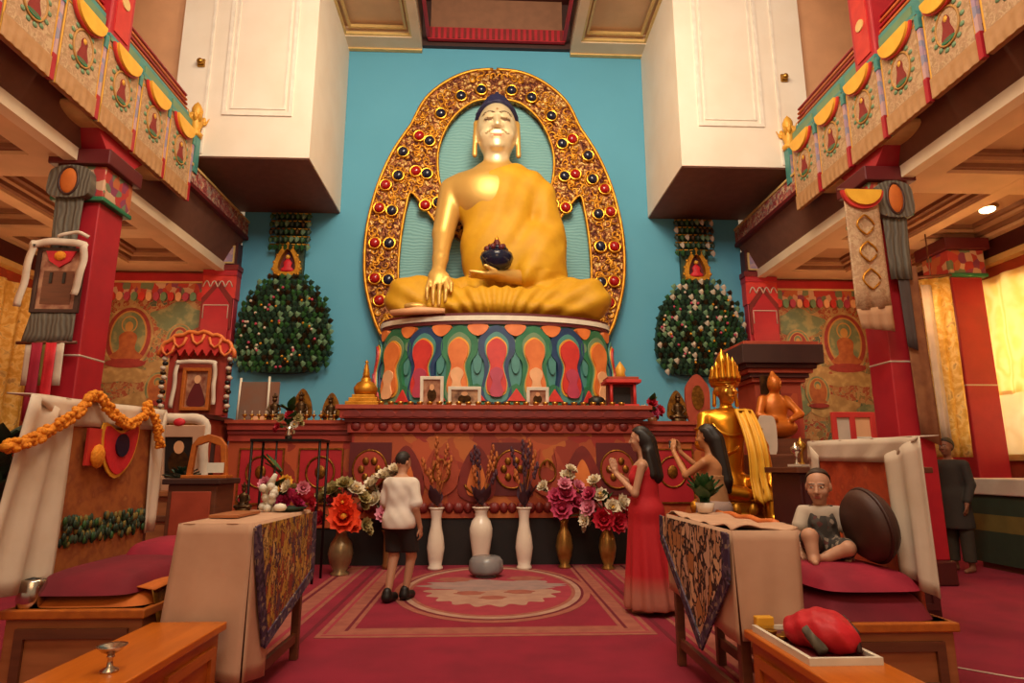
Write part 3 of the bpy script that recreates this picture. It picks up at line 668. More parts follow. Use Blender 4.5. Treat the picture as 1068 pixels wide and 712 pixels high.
for sx, nm in ((-1, 'left'), (1, 'right')):
    for i in range(6):
        loc = (sx*4.86, 9.0-i*.785, 5.42); lab = 'gold hanging banner with yellow half moon, %s balcony, %s' % (nm, names[i])
        if first:
            panel0.location = loc; panel0.rotation_euler = (0, 0, -sx*PI/2); panel0['label'] = lab; first = False
        else: copy_tree(panel0, loc, -sx*PI/2, lab)
    r = T('balcony_rail', 'red and orange tube rail above the %s balcony panels' % nm, 'railing', (sx*5.0, 6.5, 6.6))
    for k, (z, mm) in enumerate(((6.98, pet_orange), (7.06, red_paint), (7.14, pet_orange), (7.22, red_paint))):
        m = MB(); m.use(mm, True).tube([(sx*(5.0+k*.01), 3.8, z), (sx*(5.0+k*.01), 9.35, z)], .022, 8); m.build('rail', r)
    for yy in (4.2, 5.8, 9.3):
        m = MB(); m.use(red_paint).bx((sx*5.06-.03, yy-.03, 6.1), (sx*5.06+.03, yy+.03, 7.25)); m.build('post', r)
    m = MB(); m.use(pet_teal).bx((sx*4.96, 3.8, 6.1), (sx*5.0, 9.36, 6.92)); m.use(pale_green)
    for i in range(7): m.bx((sx*4.94, 4.12+i*.785, 6.72), (sx*4.97, 4.75+i*.785, 6.84))
    m.build('name_board', r)
    # gilded finial: small lion-like guardian on the end post
    f = T('finial', 'gilded finial ornament on the end post of the %s balcony' % nm, 'finial', (sx*4.98, 9.6, 6.1))
    x, y = sx*4.95, 9.6
    m = MB(); m.use(pet_teal).bx((x-.07, y-.07, 6.0), (x+.07, y+.07, 6.62)); m.use(lilac).bx((x-.05, y-.075, 6.1), (x+.05, y-.07, 6.5)); m.build('post', f, bevel=.01)
    m = MB(); m.use(gold_paint, True).lathe([(.0, 6.62), (.1, 6.62), (.12, 6.68), (.07, 6.74), (.1, 6.84), (.11, 6.92), (.06, 7.0), (.08, 7.05), (.085, 7.12), (.05, 7.2), (.0, 7.26)], (x, y, 0), 16)
    for a in (-.9, -.3, .3, .9, 2.2, -2.2):
        m.sph((x+.11*math.sin(a), y-.11*math.cos(a), 6.95), (.04, .03, .07), 8)
        m.tube([(x, y, 6.85), (x+.14*math.sin(a), y-.14*math.cos(a), 6.9), (x+.19*math.sin(a), y-.19*math.cos(a), 7.02)], [.03, .02, .008], 6)
    m.build('ornament', f)

# ================================================================== ALTAR
al = T('altar', 'long red carved altar with stepped cornice running across the back wall', 'altar', (0, 10.5, 0))
m = MB(); m.use(black_cloth).bx((-2.16, 9.3, 0), (2.1, 11.98, .66)); m.bx((-3.85, 9.42, 0), (-2.16, 11.98, .5)); m.bx((2.1, 9.42, 0), (3.85, 11.98, .5))
m.build('plinth', al)
m = MB(); m.use(altar_carve).bx((-2.1, 9.28, .64), (2.04, 11.98, 1.84)); m.build('front_panel', al)
def altar_motif(x, kind):
    y = 9.28; m = MB()
    if kind == 0:   # flaming jewel
        m.use(altar_dkred).plate(smoothpoly([(x-.26, .98), (x-.22, 1.35), (x, 1.66), (x+.22, 1.35), (x+.26, .98), (x, .86)], 5), (), y-.03, y+.01)
        m.use(pet_orange).plate(smoothpoly([(x-.14, 1.0), (x-.1, 1.28), (x, 1.46), (x+.1, 1.28), (x+.14, 1.0), (x, .94)], 5), (), y-.045, y-.02)
        m.use(gold_dark, True).tube([(x+.2*math.cos(a), y-.04, 1.24+.26*math.sin(a)) for a in np.linspace(-2.6, -.5, 10)], .018, 6)
    elif kind == 1:  # red roundel panel
        m.use(red_dark).bx((x-.3, y-.02, .95), (x+.3, y, 1.7)); m.use(altar_red).plate(ell(x, 1.32, .24, .27, 24), (), y-.04, y-.01)
        m.use(gold_dark, True).tube([(x+.24*math.cos(a), y-.035, 1.32+.27*math.sin(a)) for a in np.linspace(0, 2*PI, 26, False)], .016, 6, closed=True)
        for k in range(6): m.sph((x+.12*math.cos(k*PI/3), y-.045, 1.32+.13*math.sin(k*PI/3)), (.05, .02, .06), 8)
    else:            # scrolling leaf
        m.use(terracotta)
        for s in (-1, 1):
            m.plate(smoothpoly([(x, .95), (x+s*.2, 1.05), (x+s*.26, 1.3), (x+s*.1, 1.62), (x+s*.14, 1.3)], 4), (), y-.03, y+.01)
        m.use(gold_dark, True)
        for s in (-1, 1): m.tube([(x+s*(.03+.14*t)*math.cos(t*5), y-.035, 1.3+.16*math.sin(t*5)) for t in np.linspace(.1, 1, 12)], .014, 6)
    m.use(altar_dkred, False)
    for k in range(5): m.sph((x-.24+.12*k, y, .78), (.07, .05, .08), 8)
    m.build('carved_motif', al)
for i in range(8): altar_motif(-1.82+i*.51, [1, 0, 2, 0, 1, 2, 0, 1][i])
m = MB(); m.use(altar_red).bx((-2.16, 9.22, 1.84), (2.1, 11.98, 2.02)); m.use(altar_dkred)
for i in range(22):
    m.use([altar_dkred, terracotta][i % 2], True).sph((-2.04+i*.195, 9.22, 1.93), (.075, .03, .07), 10)
m.use(altar_dkred).bx((-2.2, 9.18, 1.99), (2.14, 11.98, 2.04)); m.build('frieze', al)
m = MB(); m.use(altar_red).bx((-2.26, 9.12, 2.04), (2.2, 11.98, 2.17)); m.use(altar_dkred)
for i in range(18): m.plate(smoothpoly([(-2.2+i*.25, 2.06), (-2.2+i*.25, 2.12), (-2.09+i*.25, 2.165), (-1.98+i*.25, 2.12), (-1.98+i*.25, 2.06)], 3), (), 9.105, 9.13)
m.use(terracotta).bx((-2.32, 9.08, 2.17), (2.26, 11.98, 2.23)); m.build('cornice', al, bevel=.008)
for sx, nm in ((-1, 'left'), (1, 'right')):
    m = MB(); x0, x1 = sorted((sx*2.1, sx*3.9))
    m.use(altar_carve).bx((x0, 9.4, .5), (x1, 11.98, 1.72))
    m.use(altar_red).bx((x0, 9.36, 1.72), (x1, 11.98, 1.82)); m.use(altar_dkred).bx((x0, 9.33, 1.82), (x1, 11.98, 1.88)); m.use(altar_red).bx((x0, 9.3, 1.88), (x1, 11.98, 1.97)); m.use(terracotta).bx((x0-.03, 9.26, 1.97), (x1+.03, 11.98, 2.02))
    m.use(altar_dkred)
    for i in range(2):
        cx = x0+.5+i*.85; m.use(red_paint).bx((cx-.3, 9.375, .85), (cx+.3, 9.41, 1.6)); m.use(gold_dark, True).tube([(cx+.2*math.cos(a), 9.37, 1.28+.22*math.sin(a)) for a in np.linspace(0, 2*PI, 24, False)], .016, 6, closed=True)
        m.sph((cx, 9.37, 1.28), (.08, .02, .1), 10)
        m.use(gold_dark).plate(rect(cx-.32, .83, cx+.32, 1.62), [rect(cx-.3, .85, cx+.3, 1.6)], 9.36, 9.4)
    m.build('side_section', al)

# ================================================================== LOTUS PEDESTAL
LP = T('lotus_pedestal', 'oval lotus pedestal of green and blue painted petals under the great Buddha', 'pedestal', (0, 11.0, 2.23))
PZ0, PZ1, PYC = 2.23, 3.66, 10.86
def ped(s, z, off=0):
    """angle s (0 = front), height z -> point on the pedestal"""
    t = (z-PZ0)/(PZ1-PZ0); a = 2.06-.10*t+off; b = .86-.04*t+off
    return (a*math.sin(s), PYC-b*math.cos(s), z)
m = MB(); m.use(pet_teal, True); seg = 96
m.grid(lambda u, v: ped(2*PI*u, PZ0+v*(PZ1-PZ0)), seg, 8)
m.build('drum', LP)
m = MB(); m.use(gold_dark, True).grid(lambda u, v: (lambda q: q)(ped(2*PI*u, PZ0+.01+.11*v, .05*math.sin(PI*v)+.01)), seg, 4); m.build('base_band', LP)
m = MB()
for (z0, z1, o, mm) in ((3.64, 3.70, .03, red_dark), (3.70, 3.78, .05, pet_white), (3.78, 3.83, .02, red_dark)):
    m.use(mm).lathe([(0, z0), (1, z0), (1, z1), (0, z1)], (0, PYC, 0), 96, sq=(1.97+o, .84+o), smooth=False)
m.build('rim', LP)
def petal_shape(w, h, zc, sc=1.0):
    P = [(-.30, -.5), (-.36, -.36), (-.30, -.16), (-.30, .02), (-.44, .16), (-.44, .34), (-.26, .48), (0, .55), (.26, .48), (.44, .34), (.44, .16), (.30, .02), (.30, -.16), (.36, -.36), (.30, -.5), (0, -.56)]
    return [(p[0]*w*sc, zc+p[1]*h*sc) for p in smoothpoly(P, 4)]
def inner_shape(w, h, zc, k):
    P = [(-.22, -.46), (-.27, -.3), (-.17, -.04), (-.27, .16), (-.24, .32), (0, .42), (.24, .32), (.27, .16), (.17, -.04), (.27, -.3), (.22, -.46), (0, -.5)]
    return [(p[0]*w*k, zc+p[1]*h*k) for p in smoothpoly(P, 4)]
th = [0, 17.3, 35.5, 57, 83]
angs = [0]+[s*a for a in th[1:] for s in (-1, 1)]
for a in angs:
    i = th.index(abs(a)); s0 = math.radians(a); outer, inner, core = (pet_blue, pet_red, rose_pink) if i % 2 == 0 else (pet_green, pet_orange, pet_peach)
    aw = .62/ (2.0*math.cos(s0)**2+.9*math.sin(s0)**2+.15)*1.0
    W = aw*1.0; H = 1.16; zc = 2.98
    fn = lambda p, z, d: ped(s0+p, z, d)
    m = MB(); m.use(outer).plate(petal_shape(W*1.12, H, zc), (), -.02, .06, fn=fn); m.use(pale_green if i % 2 else pet_teal).plate(inner_shape(W*1.12, H*1.02, zc, 1.06), (), .05, .07, fn=fn); m.use(gold_paint).plate(inner_shape(W*1.12, H*.98, zc, .93), (), .06, .08, fn=fn)
    pt = m.build('lotus_petal', LP)
    m = MB(); m.use(inner).plate(inner_shape(W*1.12, H, zc, .85), (), .07, .105, fn=fn); m.use(core).plate([(p[0]*.55, zc-.28+(p[1]-zc)*.45) for p in inner_shape(W*1.12, H, zc, 1.0)], (), .1, .12, fn=fn)
    m.build('petal_heart', pt)
mids = [(th[i]+th[i+1])/2*s for i in range(4) for s in (-1, 1)]
for a in mids:
    s0 = math.radians(a); fn = lambda p, z, d: ped(s0+p, z, d)
    m = MB(); m.use(pet_green).plate(smoothpoly([(-.12, 2.36), (0, 2.66), (.12, 2.36)], 4), (), -.01, .06, fn=fn); m.use(pet_red).plate([(-.07, 2.38), (0, 2.58), (.07, 2.38)], (), .05, .085, fn=fn)
    m.use(pet_orange).plate(smoothpoly([(-.08, 3.62), (-.06, 3.5), (0, 3.44), (.06, 3.5), (.08, 3.62)], 3), (), -.01, .07, fn=fn)
    m.use(pet_teal).plate(ell(0, 3.02, .035, .2, 14), (), -.01, .04, fn=fn); m.use(pale_green).plate(ell(0, 3.3, .03, .08, 12), (), -.01, .05, fn=fn)
    m.build('leaf_bud', LP)

# ================================================================== AUREOLE
au = T('aureole', 'carved gilt aureole with red and blue jewels behind the great Buddha', 'aureole', (0, 11.9, 3.8))
Rt = [(0, 9.5), (.52, 9.44), (1.02, 9.2), (1.46, 8.78), (1.72, 8.22), (1.84, 8.02), (2.1, 7.55), (2.34, 6.9), (2.5, 6.15), (2.55, 5.5), (2.5, 4.8), (2.3, 4.1), (2.1, 3.7)]
R1 = smoothpoly(Rt, 5, closed=False); outer = R1+[(-x, z) for x, z in reversed(R1[1:])]
hr = [(0, 8.83), (.5, 8.73), (.92, 8.32), (1.15, 7.75), (1.17, 7.2), (1.05, 6.7), (.75, 6.2)]
H1 = smoothpoly(hr, 5, closed=False); hole = H1+[(-x, z) for x, z in reversed(H1[1:])]
def side_hole(s): return [(s*x, z) for x, z in [(1.69, 6.72), (1.79, 6.35), (1.86, 5.8), (1.89, 5.2), (1.86, 4.6), (1.78, 4.2), (.6, 4.2), (.6, 5.7), (1.0, 5.9), (1.17, 6.08), (1.4, 6.38)]]
m = MB(); m.use(aura_gold).plate(outer, [hole, side_hole(1), side_hole(-1)], 11.76, 11.93); BAND = m
m = MB(); m.use(blue_pleat).plate([(x*.97, 3.7+(z-3.7)*.985) for x, z in outer], (), 11.94, 11.985); m.build('pleated_backing', au)
m = MB(); m.use(gold_soft, True)
m.tube([(x, 11.76, z) for x, z in outer], .035, 8)
m.tube([(x, 11.76, z) for x, z in hole], .03, 8)
for s in (-1, 1): m.tube([(x, 11.76, z) for x, z in smoothpoly(side_hole(s), 4)], .03, 8, closed=True)
m.build('edge_moulding', au)
jw = [(470, 122, 1), (395, 145, 1), (320, 210, 1), (240, 293, 0), (278, 312, 1), (180, 352, 1), (162, 440, 1), (227, 424, 0), (268, 433, 1), (115, 475, 0), (92, 560, 0), (138, 570, 1), (262, 550, 0), (310, 540, 1), (75, 690, 0), (130, 690, 1)]
jw2 = [(128, 52, 1), (75, 50, 0), (75, 180, 0), (125, 185, 1), (92, 262, 0)]
js = [(370+u*300/1068, 60+v*200/712, k) for u, v, k in jw]+[(370+u*300/1068, 240+v*200/712, k) for u, v, k in jw2]
sm = MB(); sm.use(gold, True).lathe([(.0, -.02), (.13, -.02), (.14, .02), (.115, .05), (.1, .03)], (0, 0, 0), 18, r=rotm(PI/2)); st = sm.build('jewel_setting', au, local=True)
gm = {}
for k, mm in ((0, jewel_red), (1, jewel_blue)):
    q = MB(); q.use(mm, True).sph((0, -.03, 0), (.1, .07, .1), 16); o = q.build('jewel', st, local=True); gm[k] = o.data
    if k == 1: bpy.data.objects.remove(o)
firstj = True
for u, v, k in js:
    x, _, z = at(u, v, 11.76); x = -abs(x)
    for s in (1, -1):
        if firstj: o = st; g = kids(st)[0]; firstj = False
        else:
            o = st.copy(); COL.objects.link(o); o.parent = au
            g = kids(st)[0].copy(); COL.objects.link(g); g.parent = o
        g.data = gm[k]; o.location = (s*x, 11.75-11.9, z-3.8)
# raised scrolls between the jewels, one continuous relief
m = BAND; m.use(gold_soft, True)
def inband(x, z):
    def ins(P):
        c = False; j = len(P)-1
        for i in range(len(P)):
            if (P[i][1] > z) != (P[j][1] > z) and x < (P[j][0]-P[i][0])*(z-P[i][1])/(P[j][1]-P[i][1])+P[i][0]: c = not c
            j = i
        return c
    return ins(outer) and not ins(hole) and not ins(side_hole(1)) and not ins(side_hole(-1))
rr = random.Random(3); npl = 0
for _ in range(2600):
    x = rr.uniform(-2.5, 0); z = rr.uniform(4.0, 9.45)
    if npl > 210 or not all(inband(x+.09*math.cos(q), z+.09*math.sin(q)) for q in np.linspace(0, 6.28, 7)): continue
    npl += 1; a0 = rr.uniform(0, 6.28); d = rr.choice((-1, 1))
    for s in (-1, 1):
        m.tube([(s*(x+(.02+.075*t)*math.cos(a0+d*t*5.2)), 11.755, z+(.02+.075*t)*math.sin(a0+d*t*5.2)) for t in np.linspace(0, 1, 8)], [.014+.008*math.sin(PI*t) for t in np.linspace(0, 1, 8)], 5)
m.build('carved_band', au)

# ================================================================== THE GREAT BUDDHA
B = T('buddha_statue', 'colossal seated Buddha statue with gilded body and yellow robe on the lotus pedestal', 'statue', (0, 11.0, 3.83))
o = SDF((-1.55, 9.95, 3.78), (.85, 11.9, 8.75), .026)
yb = 11.12
o.ell((0, yb, 7.72), (.385, .42, .56), .03); o.ell((0, yb-.1, 7.45), (.31, .31, .33), .12)
o.cap((0, yb+.02, 6.75), (0, yb, 7.3), .27, .235, .08)
o.ell((0, yb, 6.3), (.8, .45, .72), .1); o.cap((-.62, yb, 6.52), (.62, yb, 6.52), .3, .3, .12); o.cap((-.25, yb, 6.86), (.25, yb, 6.86), .14, .14, .15)
o.ell((-.25, yb-.2, 6.35), (.5, .28, .4), .2)
o.ell((0, yb, 5.3), (.62, .42, .9), .15)
o.cap((-.82, yb, 6.45), (-.98, yb-.12, 5.55), .265, .2, .08); o.cap((-.98, yb-.12, 5.55), (-.99, 10.62, 4.95), .19, .135, .05)   # right arm
o.cap((-.99, 10.62, 4.95), (-1.0, 10.4, 4.66), .13, .12, .06)
# right hand hanging over the shin, five fingers
o.ell((-1.0, 10.27, 4.52), (.17, .085, .2), .05, rot=rotm(-.5))
for k, (dx, L) in enumerate(((-.135, .36), (-.045, .44), (.045, .46), (.135, .40))):
    x = -1.0+dx; o.cap((x, 10.22, 4.42), (x+dx*.15, 10.08, 4.42-L*.5), .044, .040, .015); o.cap((x+dx*.15, 10.08, 4.42-L*.5), (x+dx*.1, 10.06, 4.42-L), .04, .03, .012)
o.cap((-.86, 10.3, 4.55), (-.76, 10.16, 4.36), .05, .045, .03); o.cap((-.76, 10.16, 4.36), (-.76, 10.08, 4.2), .043, .034, .012)
# left hand cupped in the lap under the bowl
o.cap((.45, 10.62, 4.62), (.05, 10.35, 4.58), .14, .12, .06); o.ell((-.08, 10.3, 4.56), (.22, .16, .07), .05)
for k in range(4): o.cap((-.2, 10.22+k*.075, 4.57), (-.46, 10.2+k*.075, 4.6-.01*k), .042, .03, .012)
o.cap((-.02, 10.18, 4.6), (-.2, 10.12, 4.68), .045, .034, .015)
# right foot sole peeping from the robe
o.ell((-1.35, 10.12, 3.95), (.2, .1, .07), .03)
# face: brow ridge, nose, lips, chin, eyelids, ears with long lobes
o.cap((0, yb-.40, 7.83), (0, yb-.48, 7.6), .035, .058, .04); o.ell((-.07, yb-.43, 7.59), (.05, .05, .04), .03); o.ell((.07, yb-.43, 7.59), (.05, .05, .04), .03)
for s in (-1, 1):
    o.cap((s*.05, yb-.40, 7.87), (s*.26, yb-.31, 7.91), .025, .02, .04)
    o.ell((s*.16, yb-.345, 7.75), (.1, .06, .05), .03)
    o.ell((s*.2, yb-.27, 7.5), (.12, .1, .12), .08)
    o.cap((s*.395, yb+.04, 7.9), (s*.41, yb, 7.6), .06, .05, .03); o.cap((s*.415, yb, 7.6), (s*.42, yb-.02, 7.2), .045, .055, .03)
o.cap((-.11, yb-.395, 7.44), (.11, yb-.395, 7.44), .028, .028, .03); o.cap((-.08, yb-.39, 7.385), (.08, yb-.39, 7.385), .032, .032, .03)
o.ell((0, yb-.33, 7.25), (.12, .08, .08), .06)
Y0 = yb-.42
gf = '#e9c88a'
spots = [((0, yb-.3, 7.6), (.42, .5, .62), '#f2dfb4')]
for s in (-1, 1):
    spots += [((s*.155, yb-.36, 7.735), (.10, .2, .02), '#4a2d14'), ((s*.155, yb-.36, 7.775), (.095, .2, .012), '#7a5528')]
    for t in np.linspace(0, 1, 6): spots.append(((s*(.06+.2*t), yb-.38, 7.84+.085*math.sin(PI*(.15+.7*t))), (.03, .2, .012), '#5a3a1c'))
    for t in np.linspace(0, 1, 5): spots.append(((s*(.03+.17*t), yb-.38, 7.53-.07*t*t), (.03, .2, .011), '#8a6430'))
spots += [((0, yb-.40, 7.435), (.12, .2, .022), '#a8552a'), ((0, yb-.40, 7.39), (.09, .2, .022), '#b8602e'), ((0, yb-.42, 7.412), (.11, .2, .007), '#5a2a14'), ((0, yb-.42, 7.97), (.025, .2, .025), '#b5762a')]
bodyc = paint('#d6ab5c', spots)
o.mesh('gilded_body', gold_vc, B, bodyc, local=False, smooth=2).data
h = SDF((-.6, 10.5, 7.2), (.6, 11.8, 8.75), .022)
h.ell((0, yb+.04, 7.82), (.45, .46, .56), .02); h.ell((0, yb+.06, 8.3), (.24, .26, .2), .12); h.cap((0, yb+.06, 8.42), (0, yb+.06, 8.55), .08, .05, .06)
h.keep(lambda X, Y, Z: np.maximum((8.02-Z)-(Y-(yb-.30))*.95, -(Z-7.45)-(Y-yb)*.3) )
h.keep(lambda X, Y, Z: (yb-.02-Y)*1.0-(Z-8.05)*1.6-0.05 )
h.warp(lambda X, Y, Z: .012*np.sin(X*42)*np.sin(Z*42)*np.cos(Y*42))
h.mesh('hair', hair_blue, B, local=False, smooth=1)
# robe
r = SDF((-2.15, 9.85, 3.78), (2.2, 11.95, 7.15), .03)
r.ell((.02, yb, 6.3), (.86, .50, .76), .1); r.cap((-.5, yb, 6.5), (.62, yb, 6.55), .32, .33, .12); r.cap((.3, yb+.02, 6.84), (.42, yb+.02, 6.8), .17, .17, .15)
r.ell((.08, yb-.02, 5.3), (.74, .5, 1.1), .15)
r.cap((.74, yb, 6.42), (1.02, yb-.05, 5.5), .32, .27, .1); r.cap((1.02, yb-.05, 5.5), (.55, 10.6, 4.66), .27, .2, .1)
r.cap((.98, yb+.05, 5.6), (1.0, yb-.05, 4.5), .30, .3, .1); r.ell((.75, yb-.2, 5.0), (.45, .4, .75), .15); r.cap((.86, yb, 6.35), (1.0, yb-.1, 4.6), .27, .3, .12)
r.keep(lambda X, Y, Z: -((X-.30)*.62-(Z-6.98)*.86))
lap = SDF((-2.15, 9.85, 3.78), (2.2, 11.95, 7.15), .03)
lap.cap((-.4, 11.05, 4.3), (-1.52, 10.68, 4.22), .42, .41, .1); lap.cap((.4, 11.05, 4.3), (1.60, 10.68, 4.22), .42, .41, .1)
lap.cap((-1.55, 10.6, 4.15), (.3, 10.25, 4.06), .31, .24, .12); lap.cap((1.62, 10.6, 4.15), (-.3, 10.25, 4.06), .31, .24, .12)
lap.ell((0, 10.7, 3.98), (1.75, .72, .22), .1)
r.F = np.minimum(r.F, lap.F)
r.warp(lambda X, Y, Z: .020*np.sin((X*.9-Z*.45)*17+np.sin(Z*3)*1.2)*(Z > 4.7)*np.clip((Z-4.7)*2, 0, 1)*.55 + .022*np.sin(np.arctan2(Z-3.2, X)*34+(Y-10)*2)*(Z < 4.75))
r.keep(lambda X, Y, Z: 3.83-Z)
r.mesh('robe', robe_y, B, local=False, smooth=2)
m = MB(); m.use(pet_peach, True).tube([(-1.75, 10.2, 3.86), (-1.3, 10.06, 3.87), (-.85, 10.02, 3.86)], [.05, .07, .04], 8); m.build('robe_hem', B)
# alms bowl
bw = T('alms_bowl', 'dark blue black alms bowl with peaked top in the great Buddha\'s lap', 'bowl', (.0, 10.33, 4.64))
m = MB(); m.use(jewel_blue, True).lathe([(0, 4.64), (.14, 4.645), (.24, 4.74), (.29, 4.88), (.27, 4.95), (.25, 4.95)], (0, 10.33, 0), 24); m.build('bowl', bw)
m = MB(); m.use(red_dark, True)
for k in range(13):
    a = k*2.4; q = .2*math.sqrt(k/13); m.sph((q*math.cos(a), 10.33+q*math.sin(a), 5.0+.16*(1-q/.2)), .06, 8)
m.use(jewel_blue)
for k in range(8): m.sph((.15*math.cos(k*.8), 10.33+.15*math.sin(k*.8), 5.02), .055, 8)
m.use(gold_soft).lathe([(0.03, 5.16), (.04, 5.22), (0, 5.3)], (0, 10.33, 0), 8); m.build('offering_heap', bw)

# ================================================================== JEWELLED TREES on the blue wall
def tree(cx, nm, cols, leafseed):
    t = T('jewelled_tree', 'dark green leafy jewelled tree relief on the blue wall, %s' % nm, 'wall relief', (cx, 11.9, 3.1))
    dome = [(cx+x, z) for x, z in smoothpoly([(-.84, 3.45), (-.83, 4.0), (-.68, 4.5), (-.35, 4.85), (0, 4.95), (.35, 4.85), (.68, 4.5), (.83, 4.0), (.84, 3.45), (.55, 3.15), (0, 3.08), (-.55, 3.15)], 5)]
    m = MB(); m.use(dkgreen_leaf).plate(dome, (), 11.86, 11.99); m.bx((cx-.28, 11.9, 4.9), (cx+.28, 11.99, 6.3)); m.build('backing', t)
    rr = random.Random(leafseed)
    m = MB()
    def leaf(x, z, w, hh, y, mat, tip=True):
        m.use(mat); k = len(m.v)
        P = [(x-w, y, z+.2*hh), (x-w*.7, y-.03, z-hh*.4), (x, y-.06, z-hh), (x+w*.7, y-.03, z-hh*.4), (x+w, y, z+.2*hh), (x, y-.07, z+hh*.55), (x, y-.11, z-.1*hh)]
        m.add(P, [(0, 1, 6), (1, 2, 6), (2, 3, 6), (3, 4, 6), (4, 5, 6), (5, 0, 6)])
    z = 3.15; row = 0
    while z < 4.95:
        half = max([abs(p[0]-cx) for p in dome if abs(p[1]-z) < .12] or [.2])
        if z > 4.75: half = min(half, .55)
        n = max(3, int(half*2/.105))
        for i in range(n+1):
            x = cx-half+2*half*i/n+(.05 if row % 2 else 0)
            bulge = .12*(1-((x-cx)/.95)**2)
            leaf(x+rr.uniform(-.015, .015), z, .06, .085, 11.86-bulge, cols[rr.randrange(len(cols))])
        z += .105; row += 1
    m.build('leaf_dome', t)
    m = MB()
    for q in range(5):
        zz = 5.55+q*.16
        for i in range(8):
            x = cx-.36+i*.103; leaf(x, zz, .055, .09, 11.84-.05*math.sin(PI*i/7), cols[rr.randrange(len(cols))])
        m.use(gold_soft, True).tube([(cx-.38, 11.85, zz+.07), (cx, 11.79, zz+.05), (cx+.38, 11.85, zz+.07)], .018, 6)
    m.build('crown_leaves', t)
    jm = []
    for mm in (pearl, rose_pink, gold_soft):
        q = MB(); q.use(mm, True).sph((0, 0, 0), .028, 8); jo = q.build('jewel', t, local=True); jm.append(jo.data); bpy.data.objects.remove(jo)
    for k in range(46):
        a = rr.uniform(0, 2*PI); q = math.sqrt(rr.random())*.78; x = cx+q*math.cos(a); z = 4.0+q*math.sin(a)*1.08
        jo = bpy.data.objects.new('jewel', jm[k % 3]); COL.objects.link(jo); jo.parent = t; jo.location = (x-cx, 11.86-.12*(1-((x-cx)/.95)**2)-.08-11.9, z-3.1)
    out = [(cx+x, z) for x, z in smoothpoly([(-.22, 5.0), (-.22, 5.3), (0, 5.62), (.22, 5.3), (.22, 5.0)], 5)]
    m = MB(); m.use(gold_soft).plate(out, [[(cx+x, z) for x, z in smoothpoly([(-.14, 5.06), (-.14, 5.28), (0, 5.5), (.14, 5.28), (.14, 5.06)], 4)]], 11.76, 11.9); m.use(red_dark).plate(out, (), 11.88, 11.9)
    m.use(gold_soft, True)
    for q in out[::2]: m.sph((q[0], 11.78, q[1]), .035, 8)
    m.build('niche', t)
    m = MB(); m.use(bright_red, True).lathe([(0, 5.05), (.12, 5.05), (.13, 5.1), (.07, 5.16), (.085, 5.24), (.03, 5.31)], (cx, 11.82, 0), 14, sq=(1, .5)); m.use(gold_paint).sph((cx, 11.81, 5.35), .045, 10); m.use(jewel_blue).sph((cx, 11.82, 5.395), .03, 8); m.build('seated_deity', t)
lg = [dkgreen_leaf, green_leaf, dkgreen_leaf, green_leaf, pale_green, bronze]
tree(-4.03, 'left of the great Buddha', lg, 1)
tree(4.0, 'right of the great Buddha', [dkgreen_leaf, dkgreen_leaf, green_leaf, pale_green, bronze, dkgreen_leaf, pearl], 2)

# ================================================================== ON THE ALTAR
def frame(name, label, cx, y, z, w, h, fr, pic, tilt=-.15, bw=.05, parent=None, cat='picture'):
    t = T(name, label, cat, (cx, y, z))
    R = rotm(-tilt)
    def P(a, b, d):
        q = R @ Vector((a, d, b)); return (q.x, q.y, q.z)
    m = MB(); m.use(fr).plate(rect(-w/2, 0, w/2, h), [rect(-w/2+bw, bw, w/2-bw, h-bw)], -.03, .02, fn=P); m.build('frame', t, bevel=.006, local=True)
    m = MB(); m.use(pic).plate(rect(-w/2+bw*.8, bw*.8, w/2-bw*.8, h-bw*.8), (), -.005, .01, fn=P)
    m.use(bronze).plate(ell(0, h*.42, w*.2, h*.2, 16), (), -.012, -.004, fn=P); m.use(pet_peach).plate(ell(0, h*.66, w*.1, h*.1, 14), (), -.014, -.004, fn=P); m.build('print', t, local=True)
    m = MB(); m.use(dark_brown).tube([(0, .02, h*.7), (0, .02+h*.28, .01)], .012, 6); m.build('strut', t, local=True)
    return t
ZC, ZS = 2.23, 2.02
frame('photo_frame', 'tall pale framed photo leaning on the altar, tallest of the altar top', -1.0, 9.72, ZC, .36, .50, pet_white, paper)
frame('photo_frame', 'wide pale framed dark photo on the altar beside the tall one', -.49, 9.52, ZC, .50, .32, pet_white, paper2)
frame('photo_frame', 'small pale framed photo on the altar right of centre', .62, 9.55, ZC, .34, .32, pet_white, paper)
s = T('stupa', 'small golden stupa at the left end of the high altar', 'stupa', (-2.0, 9.62, ZC))
m = MB(); m.use(gold_soft); m.box((-2.0, 9.62, ZC+.04), (.5, .5, .08)); m.box((-2.0, 9.62, ZC+.11), (.42, .42, .06)); m.box((-2.0, 9.62, ZC+.165), (.34, .34, .05)); m.build('stepped_base', s, bevel=.008)
m = MB(); m.use(gold_soft, True).lathe([(.13, .19), (.17, .22), (.18, .3), (.13, .38), (.07, .41), (.08, .44), (.06, .46)], (-2.0, 9.62, ZC), 20); m.build('dome', s)
m = MB(); m.use(gold_soft, True).lathe([(.06, .46), (.05, .5), (.055, .52), (.04, .56), (.045, .58), (.03, .62), (.035, .64), (.015, .68), (.03, .7), (.0, .74)], (-2.0, 9.62, ZC), 14); m.build('spire', s)
s = T('house_shrine', 'little red house shaped shrine with gilded peak at the right end of the high altar', 'shrine', (1.93, 9.65, ZC))
m = MB(); m.use(pet_red).box((1.93, 9.65, ZC+.03), (.46, .4, .06)); m.use(altar_dkred).bx((1.73, 9.68, ZC+.06), (2.13, 9.84, ZC+.38)); m.use(black).bx((1.78, 9.66, ZC+.06), (2.08, 9.70, ZC+.34)); m.use(pet_red)
for x in (1.75, 2.11): m.lathe([(.025, ZC+.06), (.025, ZC+.38)], (x, 9.5, 0), 10)
m.build('body', s)
